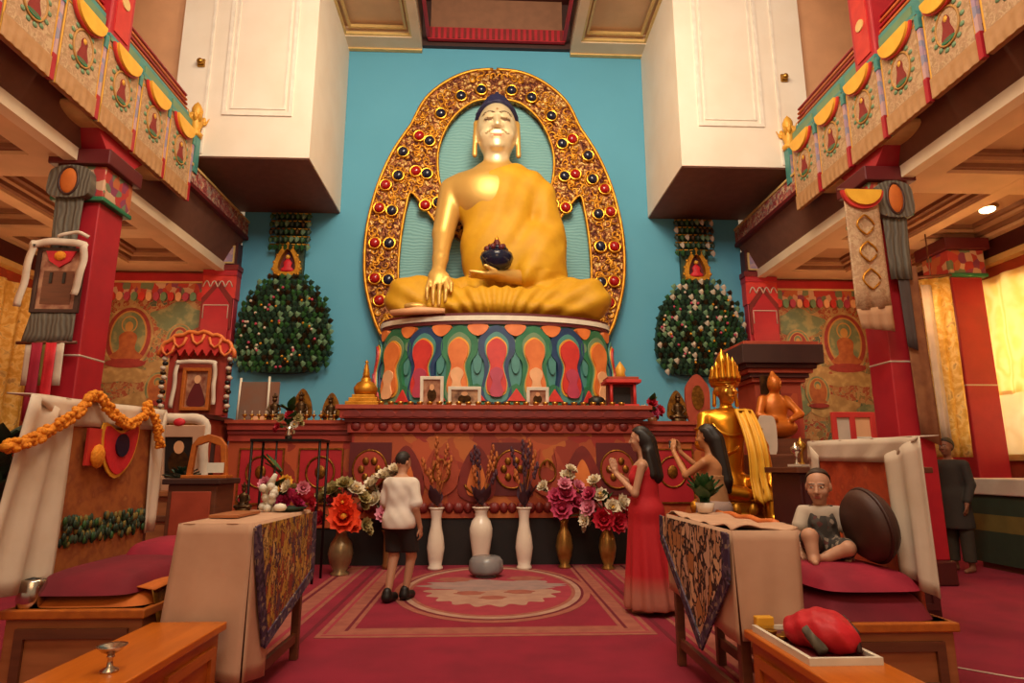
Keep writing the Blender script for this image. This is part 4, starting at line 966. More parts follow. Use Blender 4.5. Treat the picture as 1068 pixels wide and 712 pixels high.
m = MB(); m.use(pet_red).box((1.93, 9.65, ZC+.41), (.54, .46, .05)); m.use(terracotta).box((1.93, 9.65, ZC+.46), (.48, .4, .04)); m.build('roof', s, bevel=.006)
m = MB(); m.use(gold_paint).lathe([(.09, .48), (.07, .56), (.085, .62), (.05, .68), (0, .75)], (1.93, 9.65, ZC), 12); m.build('peak', s)
m = MB(); m.use(black, True).lathe([(0, 0), (.09, 0), (.13, .06), (.12, .13), (.08, .16), (.06, .15)], (1.5, 9.42, ZC), 18); m.use(bronze).sph((1.5, 9.42, ZC+.15), (.05, .05, .03), 8)
tag(m.build('incense_pot'), 'small round black incense pot near the right end of the high altar', 'pot')
def bowl_mesh():
    m = MB(); m.use(brass, True).lathe([(0, 0), (.028, 0), (.032, .012), (.045, .035), (.052, .06), (.046, .06), (.03, .03), (0, .025)], (0, 0, 0), 14); return m
b0 = bowl_mesh().build('offering_bowl', local=True); b0['label'] = 'small brass offering bowl in the row along the high altar edge'; b0['category'] = 'bowl'; b0['group'] = 'brass offering bowls on the high altar'
b0.location = (-1.7, 9.26, ZC)
for i in range(1, 26):
    c = b0.copy(); COL.objects.link(c); c.location = (-1.7+i*.142, 9.26+.01*(i % 2), ZC)
lm = MB(); lm.use(brass, True).lathe([(0, 0), (.03, 0), (.012, .02), (.012, .05), (.035, .075), (.035, .09), (0, .09)], (0, 0, 0), 12); lm.use(pearl).lathe([(.008, .09), (.008, .14), (0, .15)], (0, 0, 0), 6)
l0 = lm.build('butter_lamp', local=True); l0['label'] = 'small brass butter lamp in the row along the lower left altar edge'; l0['category'] = 'lamp'; l0['group'] = 'butter lamps on the left altar wing'
l0.location = (-3.7, 9.4, ZS)
for i in range(1, 15):
    c = l0.copy(); COL.objects.link(c); c.location = (-3.7+i*.1, 9.4+.012*(i % 3), ZS)
def deity(label, x, y, z, h, mat, halo=None, name='deity_statuette'):
    t = T(name, label, 'statuette', (x, y, z)); k = h
    m = MB(); m.use(mat, True).lathe([(0, 0), (.26*k, 0), (.28*k, .04*k), (.22*k, .09*k), (.25*k, .14*k), (.0, .15*k)], (0, 0, 0), 18, sq=(1, .75)); m.build('lotus_base', t, local=True)
    m = MB(); m.use(mat, True).lathe([(.24*k, .15*k), (.25*k, .22*k), (.13*k, .3*k), (.11*k, .36*k), (.15*k, .52*k), (.13*k, .58*k), (.045*k, .62*k), (.045*k, .66*k)], (0, 0, 0), 16, sq=(1, .7))
    m.sph((0, 0, .73*k), (.075*k, .075*k, .09*k), 12)
    for s in (-1, 1): m.tube([(s*.14*k, 0, .55*k), (s*.21*k, -.03*k, .4*k), (s*.08*k, -.12*k, .3*k)], [.04*k, .035*k, .025*k], 7)
    for s in (-1, 1): m.tube([(0, -.12*k, .19*k), (s*.2*k, -.1*k, .19*k), (s*.25*k, 0, .2*k)], [.05*k, .06*k, .06*k], 7)
    m.build('figure', t, local=True)
    m = MB(); m.use(mat, True).lathe([(.07*k, .79*k), (.075*k, .82*k), (.03*k, .88*k), (.035*k, .91*k), (0, .98*k)], (0, 0, 0), 12)
    for a in range(5): m.tube([(.07*k*math.cos(a*1.257), .07*k*math.sin(a*1.257), .8*k), (.08*k*math.cos(a*1.257), .08*k*math.sin(a*1.257), .9*k)], [.02*k, .004*k], 5)
    m.build('crown', t, local=True)
    if halo:
        m = MB(); m.use(halo).plate(smoothpoly([(-.26*k, .15*k), (-.3*k, .5*k), (-.18*k, .85*k), (0, 1.05*k), (.18*k, .85*k), (.3*k, .5*k), (.26*k, .15*k)], 4), (), .14*k, .18*k); m.build('halo', t, local=True)
    return t
deity('dark bronze seated statuette on the left altar wing beside the stupa', -2.55, 9.75, ZS, .44, bronze, gold_dark)
deity('dark bronze seated statuette on the left altar wing, second from the stupa', -3.0, 9.75, ZS, .5, bronze, gold_dark)
deity('dark bronze statuette in front of the glazed board on the left altar wing', -3.38, 9.7, ZS, .46, bronze)
deity('dark statuette standing on the right altar wing', 2.85, 9.75, ZS, .5, bronze, gold_dark)
t = T('glazed_board', 'brown glazed board between pale posts at the far left of the altar', 'board', (-3.72, 9.95, ZS))
m = MB(); m.use(M('glazed_brown', '#8a5a44', .12, col2='#7a6a5e', scale=2)).bx((-4.0, 9.93, ZS+.03), (-3.4, 9.96, ZS+.64)); m.build('pane', t)
m = MB(); m.use(pet_white).tube([(-4.02, 9.94, ZS), (-4.0, 9.94, ZS+.7)], .018, 6); m.build('post', t)
m = MB(); m.use(pet_white).tube([(-3.55, 9.9, ZS), (-3.55, 9.9, ZS+.72)], .018, 6); m.build('post', t)
m = MB(); m.use(pet_peach).bx((-3.75, 9.84, ZS), (-3.5, 9.9, ZS+.1)); m.build('foot', t)
m = MB(); m.use(terracotta).plate(smoothpoly([(3.08, ZS), (3.02, ZS+.5), (3.1, ZS+.7), (3.22, ZS+.8), (3.34, ZS+.7), (3.42, ZS+.5), (3.36, ZS)], 4), (), 9.9, 9.95); m.use(gold_dark).plate(ell(3.22, ZS+.42, .1, .2, 16), (), 9.885, 9.91)
tag(m.build('arched_plaque'), 'orange arched plaque on the right altar wing behind the golden statue', 'plaque')

# ================================================================== FLOWERS
def bloom_mesh(mat, layers=3, heart=None):
    m = MB(); rr = random.Random(5)
    for L in range(layers):
        n = 6+L*2; tilt = .25+.42*L
        for k in range(n):
            a = 2*PI*k/n+L*.4; R = rotm(0, 0, a)
            def fn(u, v):
                w = .42*math.sin(PI*min(1, .12+.88*v))*(u-.5)*2; l = v*(.75+.12*L)
                p = Vector((l*math.sin(tilt)+.04, w, l*math.cos(tilt)-.1+.18*(u-.5)**2)); p = R @ p; return tuple(p)
            m.use(mat, True).grid(fn, 3, 3)
    m.use(heart or mat, True).sph((0, 0, .2), (.2, .2, .3), 8)
    o = m.build('tmp', local=True, recalc=False); me = o.data; bpy.data.objects.remove(o); return me
def leaf_mesh(mat):
    m = MB(); m.use(mat, True)
    m.grid(lambda u, v: ((u-.5)*.5*math.sin(PI*min(1, .08+.92*v)), .12*abs(u-.5), v-.1*0), 2, 5)
    o = m.build('tmp', local=True, recalc=False); me = o.data; bpy.data.objects.remove(o); return me
pk = M('pink_petals', '#c9496c', .6, col2='#b23559', scale=5); lpk = M('light_pink_petals', '#e08aa0', .6); wp = M('white_petals', '#e6dac2', .6, col2='#d8c8a8', scale=4); rd = M('crimson_petals', '#bb1730', .6); orp = M('vivid_orange_petals', '#e8481c', .6, col2='#d83a1a', scale=3); yp = M('yellow_petals', '#e9b03c', .6); mg = M('magenta_petals', '#b81f5c', .6, col2='#9c154c', scale=4); oc = M('olive_cream_petals', '#b5a06a', .6, col2='#8f8450', scale=4); dk = M('dried_plum', '#4c2a38', .8); dro = M('dried_orange', '#b86a30', .8, col2='#94481f', scale=9)
BL = {k: bloom_mesh(v, 3, h) for k, v, h in (('pink', pk, None), ('lpink', lpk, None), ('white', wp, yp), ('red', rd, None), ('orange', orp, yp), ('yellow', yp, None), ('magenta', mg, None), ('olive', oc, None))}
LEAF = leaf_mesh(green_leaf)
def child(name, me, parent, loc, rot, sc):
    o = bpy.data.objects.new(name, me); COL.objects.link(o); o.parent = parent; o.location = loc; o.rotation_euler = rot; o.scale = sc if hasattr(sc, '__len__') else (sc,)*3; return o
def bouquet(label, base, blooms, leaves=8, seed=1, cat='flowers', spread=.22, name='bouquet', stemmat=None):
    """base = mouth of the vase; blooms = [(dx,dy,dz,size,kind)]"""
    t = T(name, label, cat, base); rr = random.Random(seed)
    m = MB(); m.use(stemmat or green_leaf, True)
    for dx, dy, dz, s, k in blooms: m.tube([(0, 0, -.06), (dx*.35, dy*.35, dz*.5), (dx, dy, dz)], .007, 5)
    m.build('stems', t, local=True)
    for dx, dy, dz, s, k in blooms:
        d = Vector((dx, dy-.25, dz*.55+.05)); e = d.to_track_quat('Z', 'Y').to_euler()
        child('bloom', BL[k], t, (dx, dy, dz), e, s*1.2)
        d2 = (dx+rr.uniform(-.07, .07), dy+.06, dz-rr.uniform(.02, .1)); child('bloom', BL[k], t, d2, (e[0]+rr.uniform(-.4, .4), e[1]+rr.uniform(-.4, .4), 1), s*.9)
    for i in range(leaves):
        a = rr.uniform(0, 2*PI); z = rr.uniform(.0, .25)
        child('leaf', LEAF, t, (.04*math.cos(a), .04*math.sin(a), z), (rr.uniform(.7, 1.4), 0, a-PI/2), rr.uniform(.13, .24))
    return t
def vase(label, x, y, prof, mat, name='vase', flutes=0):
    t = T(name, label, 'vase', (x, y, 0))
    m = MB(); m.use(mat, True).lathe(prof, (0, 0, 0), 28); m.build('body', t, local=True)
    r, z = prof[-1]
    m = MB(); m.use(mat, True).tube([(r*math.cos(a), r*math.sin(a), z) for a in np.linspace(0, 2*PI, 22, False)], .012, 6, closed=True); m.build('lip', t, local=True)
    return t
slim = [(.0, 0), (.10, 0), (.105, .03), (.085, .06), (.10, .14), (.12, .28), (.105, .42), (.075, .56), (.068, .66), (.085, .76), (.095, .8)]
fat = [(.0, 0), (.13, 0), (.135, .03), (.11, .07), (.12, .2), (.155, .42), (.16, .52), (.13, .62), (.085, .68), (.085, .74), (.115, .8)]
gilt = [(0, 0), (.085, 0), (.09, .02), (.06, .05), (.10, .16), (.12, .28), (.10, .42), (.055, .52), (.05, .58), (.075, .66)]
vase('slim white ceramic floor vase left of the medallion', -.83, 8.92, slim, white_cer)
vase('broad white ceramic floor vase at the centre of the altar', -.22, 9.02, fat, white_cer)
vase('slim white ceramic floor vase right of the centre vase', .37, 8.92, slim, white_cer)
vase('narrow gilt vase under the pink flowers', .93, 9.0, gilt, gilt_vase)
vase('narrow gilt vase under the pink, cream and red flowers', 1.5, 8.85, gilt, gilt_vase)
vase('white vase partly hidden behind the woman in red', 1.98, 9.05, [(q*.9, z*.75) for q, z in slim], white_cer)
vase('grey gilt vase under the big orange flower', -2.02, 8.55, [(q*1.35, z*.92) for q, z in gilt], pewter)
vase('brown column vase behind the boy', -1.47, 9.0, [(0, 0), (.085, 0), (.09, .05), (.075, .08), (.075, .42), (.09, .47), (.1, .5)], brown_cer)
bouquet('big vivid orange flower with olive and cream blooms in the grey gilt vase', (-2.02, 8.55, .6), [(.05, -.14, .12, .2, 'orange'), (.02, -.1, .28, .13, 'orange'), (-.14, 0, .45, .13, 'olive'), (.0, .02, .52, .12, 'olive'), (.14, .03, .45, .12, 'white'), (-.28, 0, .36, .11, 'olive'), (-.34, 0, .2, .11, 'red'), (-.26, -.08, .1, .1, 'red'), (.25, .02, .35, .1, 'olive'), (-.12, .05, .32, .11, 'pink'), (.3, -.02, .02, .09, 'olive')], 12, 2)
bouquet('tall white flowers and a peach bloom in the brown column vase', (-1.47, 9.0, .5), [(-.25, 0, .62, .13, 'white'), (-.08, .02, .72, .14, 'white'), (.06, .0, .80, .12, 'white'), (-.2, -.05, .4, .12, 'white'), (.2, .02, .5, .13, 'white'), (.0, -.06, .45, .13, 'white'), (-.06, -.1, .22, .12, 'lpink'), (.14, -.05, .2, .1, 'olive'), (-.3, .05, .45, .1, 'olive')], 10, 3)
bouquet('bunch of pink flowers with one white on top in the narrow gilt vase', (.93, 9.0, .66), [(-.04, -.1, .12, .15, 'pink'), (.02, -.08, .32, .14, 'pink'), (-.1, -.05, .28, .13, 'pink'), (.16, -.05, .22, .12, 'pink'), (.2, -.02, .42, .1, 'lpink'), (.05, 0, .55, .11, 'white'), (.1, -.02, .66, .08, 'white'), (-.28, 0, .42, .09, 'white'), (.25, -.06, .05, .1, 'white'), (.0, -.12, .45, .1, 'lpink')], 9, 4)
bouquet('mixed pink, cream and red flowers beside the woman in red', (1.5, 8.85, .66), [(-.22, 0, .32, .11, 'pink'), (-.24, -.03, .14, .12, 'lpink'), (-.08, 0, .3, .11, 'white'), (.06, -.06, .14, .12, 'white'), (.22, 0, .2, .12, 'white'), (-.06, -.1, .0, .15, 'red'), (.12, -.12, -.04, .14, 'red'), (.28, -.04, .05, .12, 'red'), (-.15, .03, .5, .1, 'white'), (-.3, -.04, -.02, .09, 'white'), (.34, 0, .1, .11, 'olive')], 9, 5)
def dried(label, base, kind, seed):
    t = T('dried_bouquet', label, 'flowers', base); rr = random.Random(seed)
    for i in range(9):
        a = rr.uniform(0, 2*PI); q = rr.uniform(.03, .22); h = rr.uniform(.45, .95)
        m = MB(); m.use(dro if kind == 0 or i % 2 else dk, True)
        tip = Vector((q*math.cos(a), .5*q*math.sin(a), h)); m.tube([(0, 0, -.06), (tip.x*.4, tip.y*.4, h*.5), tip], .006, 5)
        for k in range(7):
            z = h*(.72+.05*k); f = z/h; m.sph((tip.x*f+.012*math.cos(k*2.4), tip.y*f+.012*math.sin(k*2.4), z), (.022, .022, .04), 6)
        m.build('plume', t, local=True)
    for i in range(7):
        a = rr.uniform(0, 2*PI); child('leaf', LEAFD, t, (0, 0, .02), (rr.uniform(.3, .7), 0, a-PI/2), rr.uniform(.2, .36))
LEAFD = leaf_mesh(dk)
dried('dried orange plumes in the left slim white vase', (-.83, 8.92, .8), 0, 1)
dried('dark dried sprays in the broad centre vase', (-.22, 9.02, .8), 1, 2)
dried('dried orange and plum plumes in the right slim white vase', (.37, 8.92, .8), 1, 3)
g = T('glass_stand', 'low grey frosted glass stand on the medallion in front of the centre vase', 'stand', (-.15, 8.3, 0))
m = MB(); m.use(glass_grey).lathe([(0, .05), (.2, .05), (.22, .09), (.21, .2), (.17, .25), (0, .25)], (0, 0, 0), 8); m.build('bowl', g, local=True)
m = MB(); m.use(glass_grey).lathe([(0, 0), (.14, 0), (.12, .03), (.1, .05), (0, .05)], (0, 0, 0), 8); m.build('foot', g, local=True)

# ================================================================== METAL STAND left of the altar
st_ = T('metal_stand', 'thin black metal frame stand in front of the left altar wing', 'stand', (-2.6, 8.1, 0))
for x in (-3.02, -2.2):
    for y in (7.9, 8.3):
        m = MB(); m.use(iron).tube([(x, y, 0), (x, y, 1.68)], .016, 6); m.build('leg', st_)
m = MB(); m.use(iron).plate(rect(-3.04, 7.88, -2.18, 8.32), [rect(-3.0, 7.92, -2.22, 8.28)], 1.66, 1.69, fn=lambda a, b, d: (a, b, d)); m.bx((-3.0, 7.94, 1.665), (-2.22, 8.26, 1.675)); m.build('top', st_)
m = MB(); m.use(iron).tube([(-3.02, 7.9, .5), (-2.2, 7.9, .5)], .012, 6); m.tube([(-2.72, 7.9, .5), (-2.72, 7.9, 1.66)], .012, 6); m.build('crossbar', st_)
v = T('bud_vase', 'little silver bud vase on top of the black metal stand', 'vase', (-2.63, 8.05, 1.69))
m = MB(); m.use(silver, True).lathe([(0, 0), (.04, 0), (.05, .06), (.035, .12), (.045, .16)], (0, 0, 0), 14); m.build('body', v, local=True)
bouquet('tiny dark and cream posy on the black metal stand', (-2.63, 8.05, 1.85), [(-.1, 0, .1, .06, 'olive'), (.0, -.02, .14, .06, 'red'), (.1, 0, .1, .06, 'olive'), (.06, 0, .02, .05, 'white'), (-.14, 0, .0, .05, 'red')], 8, 8, name='posy')
bouquet('red and white posy in the right altar wing', (2.42, 9.7, 2.12), [(0, 0, .2, .09, 'red'), (-.12, 0, .1, .08, 'white'), (.12, 0, .1, .08, 'red'), (.04, -.03, .06, .07, 'pink')], 14, 9, name='posy')
m = MB(); m.use(brown_cer, True).lathe([(0, 0), (.06, 0), (.08, .05), (.06, .1)], (2.42, 9.7, ZS), 14); tag(m.build('flower_pot'), 'small brown pot holding the posy on the right altar wing', 'pot')

# ================================================================== LEFT: portrait shrine, cabinets, lectern
c = T('side_cabinet', 'tall red brown cabinet at the left end of the altar carrying the portrait shrine', 'cabinet', (-4.5, 9.2, 0))
m = MB(); m.use(terracotta).bx((-4.92, 8.75, 0), (-3.98, 9.6, 2.0)); m.build('body', c, bevel=.01)
m = MB(); m.use(maroon).bx((-4.94, 8.68, 2.0), (-3.95, 9.64, 2.06)); m.build('top', c)
for k in range(2):
    x0 = -4.88+k*.45; m = MB(); m.use(altar_carve).bx((x0, 8.72, 1.2), (x0+.42, 8.76, 1.94)); m.use(gold_dark).plate(rect(x0, 1.2, x0+.42, 1.94), [rect(x0+.03, 1.23, x0+.39, 1.91)], 8.705, 8.76); d = m.build('door', c)
    m = MB(); m.use(brass, True).sph((x0+(.36 if k == 0 else .06), 8.69, 1.55), .022, 8); m.build('knob', d)
sh = T('portrait_shrine', 'red portrait shrine with scalloped top and white scarf at the far left of the altar', 'shrine', (-4.22, 8.95, 2.06))
x0, x1 = -4.62, -3.84
m = MB(); m.use(terracotta).bx((x0, 9.0, 2.06), (x1, 9.08, 2.95)); m.use(altar_red)
for x in (x0+.04, x1-.04): m.bx((x-.05, 8.93, 2.06), (x+.05, 9.08, 2.95))
m.build('case', sh)
vp = [(x0-.12, 2.86)]; 
for i in range(25):
    a = PI-PI*i/24; vp.append((-4.23+.52*math.cos(a), 2.88+.34*math.sin(a)+.02*math.sin(i*2)))
vp += [(x1+.12, 2.86)]
for i in range(17): vp.append((x1+.1-.96*i/16, 2.88+(.10 if i % 2 else 0)-.0))
m = MB(); m.use(pet_red).plate(vp, (), 8.86, 8.95); m.use(pet_orange, True)
for i in range(5):
    a = PI-PI*(i+.5)/5; cx, cz = -4.23+.42*math.cos(a), 2.9+.23*math.sin(a); m.tube([(cx-.09, 8.85, cz+.06), (cx-.06, 8.845, cz-.04), (cx, 8.84, cz-.09), (cx+.06, 8.845, cz-.04), (cx+.09, 8.85, cz+.06)], .02, 6)
m.tube([(p[0], 8.86, p[1]) for p in vp[1:26]], .03, 6); m.build('scalloped_top', sh)
f = MB(); f.use(orange_wood).plate(rect(-4.42, 2.12, -4.02, 2.72), [rect(-4.37, 2.17, -4.07, 2.67)], 8.9, 8.98); fo = f.build('portrait_frame', sh, bevel=.008)
f = MB(); f.use(paper).bx((-4.38, 8.95, 2.16), (-4.06, 8.965, 2.68)); f.use(red_dark).plate(smoothpoly([(-4.34, 2.2), (-4.28, 2.45), (-4.22, 2.52), (-4.16, 2.45), (-4.1, 2.2)], 4), (), 8.94, 8.952); f.use(pet_peach).plate(ell(-4.22, 2.56, .045, .06, 14), (), 8.938, 8.952); f.build('portrait', fo)
def ribbon(m, pts, w, y, n=10):
    """flat draped scarf following pts in the x-z plane"""
    P = smoothpoly(pts, 5, closed=False); vs = []
    for i, p in enumerate(P):
        a = P[max(0, i-1)]; b = P[min(len(P)-1, i+1)]; d = Vector((b[0]-a[0], b[1]-a[1])); d.normalize(); nrm = Vector((-d.y, d.x))
        for k in (-1, 0, 1): vs.append((p[0]+nrm.x*w*k/2, y-.012*math.sin(i*1.1)-(.012 if k == 0 else 0), p[1]+nrm.y*w*k/2))
    m.add(vs, [(i*3+k, i*3+k+1, i*3+k+4, i*3+k+3) for i in range(len(P)-1) for k in (0, 1)], True)
m = MB(); m.use(white_cloth, True); ribbon(m, [(-4.52, 2.15), (-4.5, 2.5), (-4.49, 2.76), (-4.46, 2.79), (-4.22, 2.8), (-4.0, 2.79), (-3.97, 2.76), (-3.96, 2.5), (-3.95, 2.2)], .06, 8.87)
tag(m.build('white_scarf', solid=.008, recalc=False), 'narrow white scarf framing the shrine portrait', 'scarf')
for x, nm in ((x0-.05, 'left'), (x1+.07, 'right')):
    t = T('bead_string', 'black and white bead string hanging at the %s of the portrait shrine' % nm, 'garland', (x, 8.88, 2.1))
    for i in range(12):
        m = MB(); m.use([pearl, black, pearl, bronze][i % 4], True).sph((x+.015*math.sin(i*2), 8.88, 2.84-i*.066), (.04, .04, .034), 10); m.build('bead', t)
# draped dark portrait on tan chest
c = T('tan_chest', 'low tan wooden chest with a step in front behind the left throne', 'chest', (-3.3, 6.6, 0))
m = MB(); m.use(tan_wood).bx((-3.7, 6.3, 0), (-2.95, 6.9, 1.08)); m.use(brown_wood).plate(rect(-3.66, .2, -2.99, .9), [rect(-3.6, .26, -3.05, .84)], 6.28, 6.31); m.build('body', c, bevel=.01)
m = MB(); m.use(tan_wood).bx((-3.75, 6.26, 1.08), (-2.9, 6.94, 1.12)); m.build('top', c)
frame('draped_portrait', 'dark portrait in a white draped frame on the tan chest', -3.3, 6.72, 1.12, .52, .66, cream_cloth, black, bw=.12)
m = MB(); m.use(white_cloth, True); ribbon(m, [(-3.58, 1.2), (-3.57, 1.5), (-3.55, 1.8), (-3.3, 1.84), (-3.06, 1.8), (-3.04, 1.5), (-3.02, 1.15)], .1, 6.62)
m.use(bright_red, True); m.sph((-3.3, 6.6, 1.8), (.06, .02, .04), 8)
tag(m.build('white_scarf', solid=.008, recalc=False), 'white scarf with red knot over the dark portrait on the tan chest', 'scarf')
p = T('potted_plant', 'low dark green plant on the tan chest below the dark portrait', 'plant', (-3.12, 6.4, 1.12))
m = MB(); m.use(white_cer, True).lathe([(0, 0), (.09, 0), (.12, .1), (.11, .1)], (0, 0, 0), 14); m.build('pot', p, local=True)
LEAFG = leaf_mesh(dkgreen_leaf)
for i in range(22):
    a = i*2.4; child('leaf', LEAFG, p, (.03*math.cos(a), .03*math.sin(a), .1), (.5+.04*i, 0, a-PI/2), .16+.003*i)
m = MB(); m.use(cream_cloth).box((-3.42, 6.36, 1.19), (.2, .14, .14)); tag(m.build('tan_box', bevel=.02), 'small pale box beside the low plant on the tan chest', 'box')
lc = T('lectern_cabinet', 'red brown lectern cabinet with dark top between the left throne and the flower table', 'cabinet', (-2.74, 6.0, 0))
m = MB(); m.use(brown_wood).bx((-2.96, 5.8, 0), (-2.54, 6.2, 1.2)); m.use(terracotta).bx((-2.92, 5.785, .5), (-2.58, 5.81, 1.14)); m.build('body', lc, bevel=.008)
m = MB(); m.use(dark_brown).bx((-3.0, 5.76, 1.2), (-2.5, 6.24, 1.25)); m.build('top', lc, bevel=.008)
t = T('arched_stand', 'arch topped wooden frame with a white card on the lectern cabinet', 'stand', (-2.72, 6.0, 1.25))
arch = [(-2.9, 1.25), (-2.87, 1.55), (-2.82, 1.62), (-2.72, 1.65), (-2.62, 1.62), (-2.56, 1.55), (-2.53, 1.25)]
m = MB(); m.use(orange_wood).plate(arch, [[(-2.85, 1.28), (-2.83, 1.54), (-2.72, 1.58), (-2.61, 1.54), (-2.58, 1.28)]], 5.97, 6.02); m.bx((-2.92, 5.92, 1.25), (-2.51, 6.07, 1.28)); m.build('frame', t, bevel=.006)
m = MB(); m.use(dark_brown).bx((-2.7, 5.98, 1.28), (-2.67, 6.01, 1.57)); m.build('mullion', t)
m = MB(); m.use(pet_white).bx((-2.7, 5.94, 1.3), (-2.55, 5.95, 1.39)); m.build('card', t); t.children
p = T('potted_palm', 'dark green leafy plant in a pot by the far left window', 'plant', (-6.9, 9.0, 0))
m = MB(); m.use(brown_cer, True).lathe([(0, 0), (.2, 0), (.26, .45), (.24, .45), (0, .4)], (0, 0, 0), 18); m.build('pot', p, local=True)
m = MB(); m.use(brown_wood).tube([(0, 0, .4), (.02, 0, 1.2)], .03, 8); m.build('stem', p, local=True)
for i in range(40):
    a = i*2.4; child('leaf', LEAFG, p, (.02, 0, .6+.022*i), (.5+.03*(i % 14), 0, a-PI/2), .5+.006*i)

# ================================================================== THRONES
def throne(sx, label, xb, xf, y0, y1, zt, zback, brocade):
    """monk's throne facing the aisle; xb = back plane, xf = front edge"""
    t = T('throne', label, 'throne', ((xb+xf)/2, (y0+y1)/2, 0))
    a, b = sorted((xb, xf))
    m = MB(); m.use(tan_wood).bx((a, y0, .06), (b, y1, zt)); m.use(brown_wood).bx((a+.03, y0+.04, 0), (b-.03, y1-.04, .07)); m.build('platform', t, bevel=.01)
    m = MB(); m.use(orange_wood).bx((a-.02, y0-.03, zt-.05), (b+.02, y1+.03, zt)); m.build('platform_edge', t, bevel=.008)
    m = MB(); m.use(brown_wood).plate(rect(a+.07, .14, b-.07, zt-.1), [rect(a+.12, .19, b-.12, zt-.15)], y0-.02, y0+.01); m.build('end_panel', t)
    m = MB(); m.use(brown_wood).bx((xb, y0+.32, zt-.05), (xb+sx*.07, y1, zback-.03)); m.build('back_board', t, bevel=.01)
    m = MB(); m.use(brocade).bx((xb-sx*.03, y0+.2, zt), (xb, y1-.1, zback-.06)); m.build('brocade_back', t, bevel=.01)
    return t
throne(-1, 'left throne with gold brocade back under a marigold garland', -2.8, -2.06, 3.8, 5.2, .58, 1.72, brocade_seat)
throne(1, 'right throne with orange red brocade back and white cloth', 2.46, 1.78, 3.66, 4.98, .5, 1.48, brocade_orange)
def wavy(m, quad, nu, nv, amp, freq, axis=0):
    """quad: 4 corners (u0v0,u1v0,u1v1,u0v1), wavy along axis"""
    q = [Vector(c) for c in quad]
    def fn(u, v):
        p = q[0].lerp(q[1], u).lerp(q[3].lerp(q[2], u), v); d = amp*math.sin(u*freq+v*1.3)*(.4+.6*v); p[axis] += d; return tuple(p)
    m.grid(fn, nu, nv)
m = MB(); m.use(white_cloth, True); x = -2.755
wavy(m, [(x, 3.68, 1.76), (x, 5.22, 1.80), (x, 5.2, 1.64), (x, 4.0, 1.60)], 20, 4, .012, 22)
wavy(m, [(x-.0, 3.68, 1.76), (x, 4.06, 1.66), (x+.02, 4.02, .66), (x+.02, 3.42, .68)], 14, 12, .03, 14)
wavy(m, [(x, 5.02, 1.7), (x, 5.22, 1.79), (x, 5.22, .86), (x, 5.06, .86)], 6, 8, .012, 8)
wavy(m, [(x, 3.68, 1.76), (x, 5.22, 1.80), (x-.14, 5.22, 1.80), (x-.14, 3.68, 1.76)], 16, 3, .005, 20, 2)
tag(m.build('white_drape', solid=.008, recalc=False), 'white cloth draped over the back of the left garlanded throne', 'cloth')
m = MB(); m.use(white_cloth, True); x = 2.415
wavy(m, [(x, 3.68, 1.53), (x, 5.0, 1.55), (x, 5.0, 1.40), (x, 4.0, 1.38)], 20, 4, .012, 22)
wavy(m, [(x, 3.68, 1.53), (x, 4.04, 1.42), (x-.03, 4.0, .74), (x-.03, 3.66, .62)], 14, 12, .025, 13)
wavy(m, [(x, 4.86, 1.44), (x, 5.0, 1.54), (x, 5.0, 1.1), (x, 4.88, 1.1)], 6, 6, .01, 8)
wavy(m, [(x, 3.68, 1.53), (x, 5.0, 1.55), (x+.12, 5.0, 1.55), (x+.12, 3.68, 1.53)], 16, 3, .005, 20, 2)
tag(m.build('white_drape', solid=.008, recalc=False), 'white cloth draped over the back of the right throne', 'cloth')
# garland of marigolds
def garland(label, pts, r, group=None):
    P = smoothpoly(pts, 8, closed=False); m = MB(); m.use(marigold, True); m.tube(P, r*.55, 8); rr = random.Random(4); acc = 0; last = Vector(P[0])
    for p in P:
        acc += (Vector(p)-last).length; last = Vector(p)
        if acc > r*.5:
            acc = 0
            for k in range(6):
                a = rr.uniform(0, 6.28); m.sph((p[0]+rr.uniform(-.3, .6)*r*.8, p[1]+math.cos(a)*r*.55, p[2]+math.sin(a)*r*.55), r*.42, 7)
    tag(m.build('marigold_garland', recalc=False), label, 'garland')
gx = -2.7
garland('thick orange marigold garland swagged over the left throne back', [(gx, 3.45, 1.45), (gx, 3.7, 1.52), (gx, 4.0, 1.68), (gx-.03, 4.22, 1.81), (gx, 4.4, 1.70), (gx, 4.6, 1.65), (gx, 4.8, 1.74), (gx-.03, 4.88, 1.81), (gx, 4.98, 1.66), (gx, 5.06, 1.5)], .045)
t = T('pennant', 'red heart shaped pennant with yellow edge hung on the left throne back', 'pennant', (-2.74, 4.6, 1.3))
hp = smoothpoly([(4.38, 1.62), (4.4, 1.42), (4.55, 1.3), (4.72, 1.42), (4.76, 1.64), (4.56, 1.58)], 4)
m = MB(); m.use(yellow).plate([(4.57+(a-4.57)*1.15, 1.47+(b-1.47)*1.15) for a, b in hp], (), -2.735, -2.725, fn=lambda a, b, d: (d, a, b)); m.build('edge', t)
m = MB(); m.use(bright_red).plate(hp, (), -2.73, -2.715, fn=lambda a, b, d: (d, a, b)); m.use(jewel_blue).plate(ell(4.57, 1.5, .08, .08, 16), (), -2.72, -2.705, fn=lambda a, b, d: (d, a, b)); m.build('heart', t)
m = MB(); m.use(pet_red).bx((-2.74, 4.2, 1.36), (-2.725, 4.36, 1.6)); m.use(marigold, True).sph((-2.71, 4.3, 1.42), (.03, .07, .08), 10); tag(m.build('rosette'), 'red and orange rosette beside the heart pennant on the left throne', 'rosette')
m = MB(); m.use(green_leaf, True); rr = random.Random(2)
for k in range(170):
    m.use([green_leaf, dkgreen_leaf, stripe_cloth, dkgreen_leaf, olive_cloth][k % 5]); m.sph((-2.76+rr.uniform(-.01, .01), 4.12+k*.0056, .96+rr.uniform(-.08, .07)), (.012, .018, .03), 6)
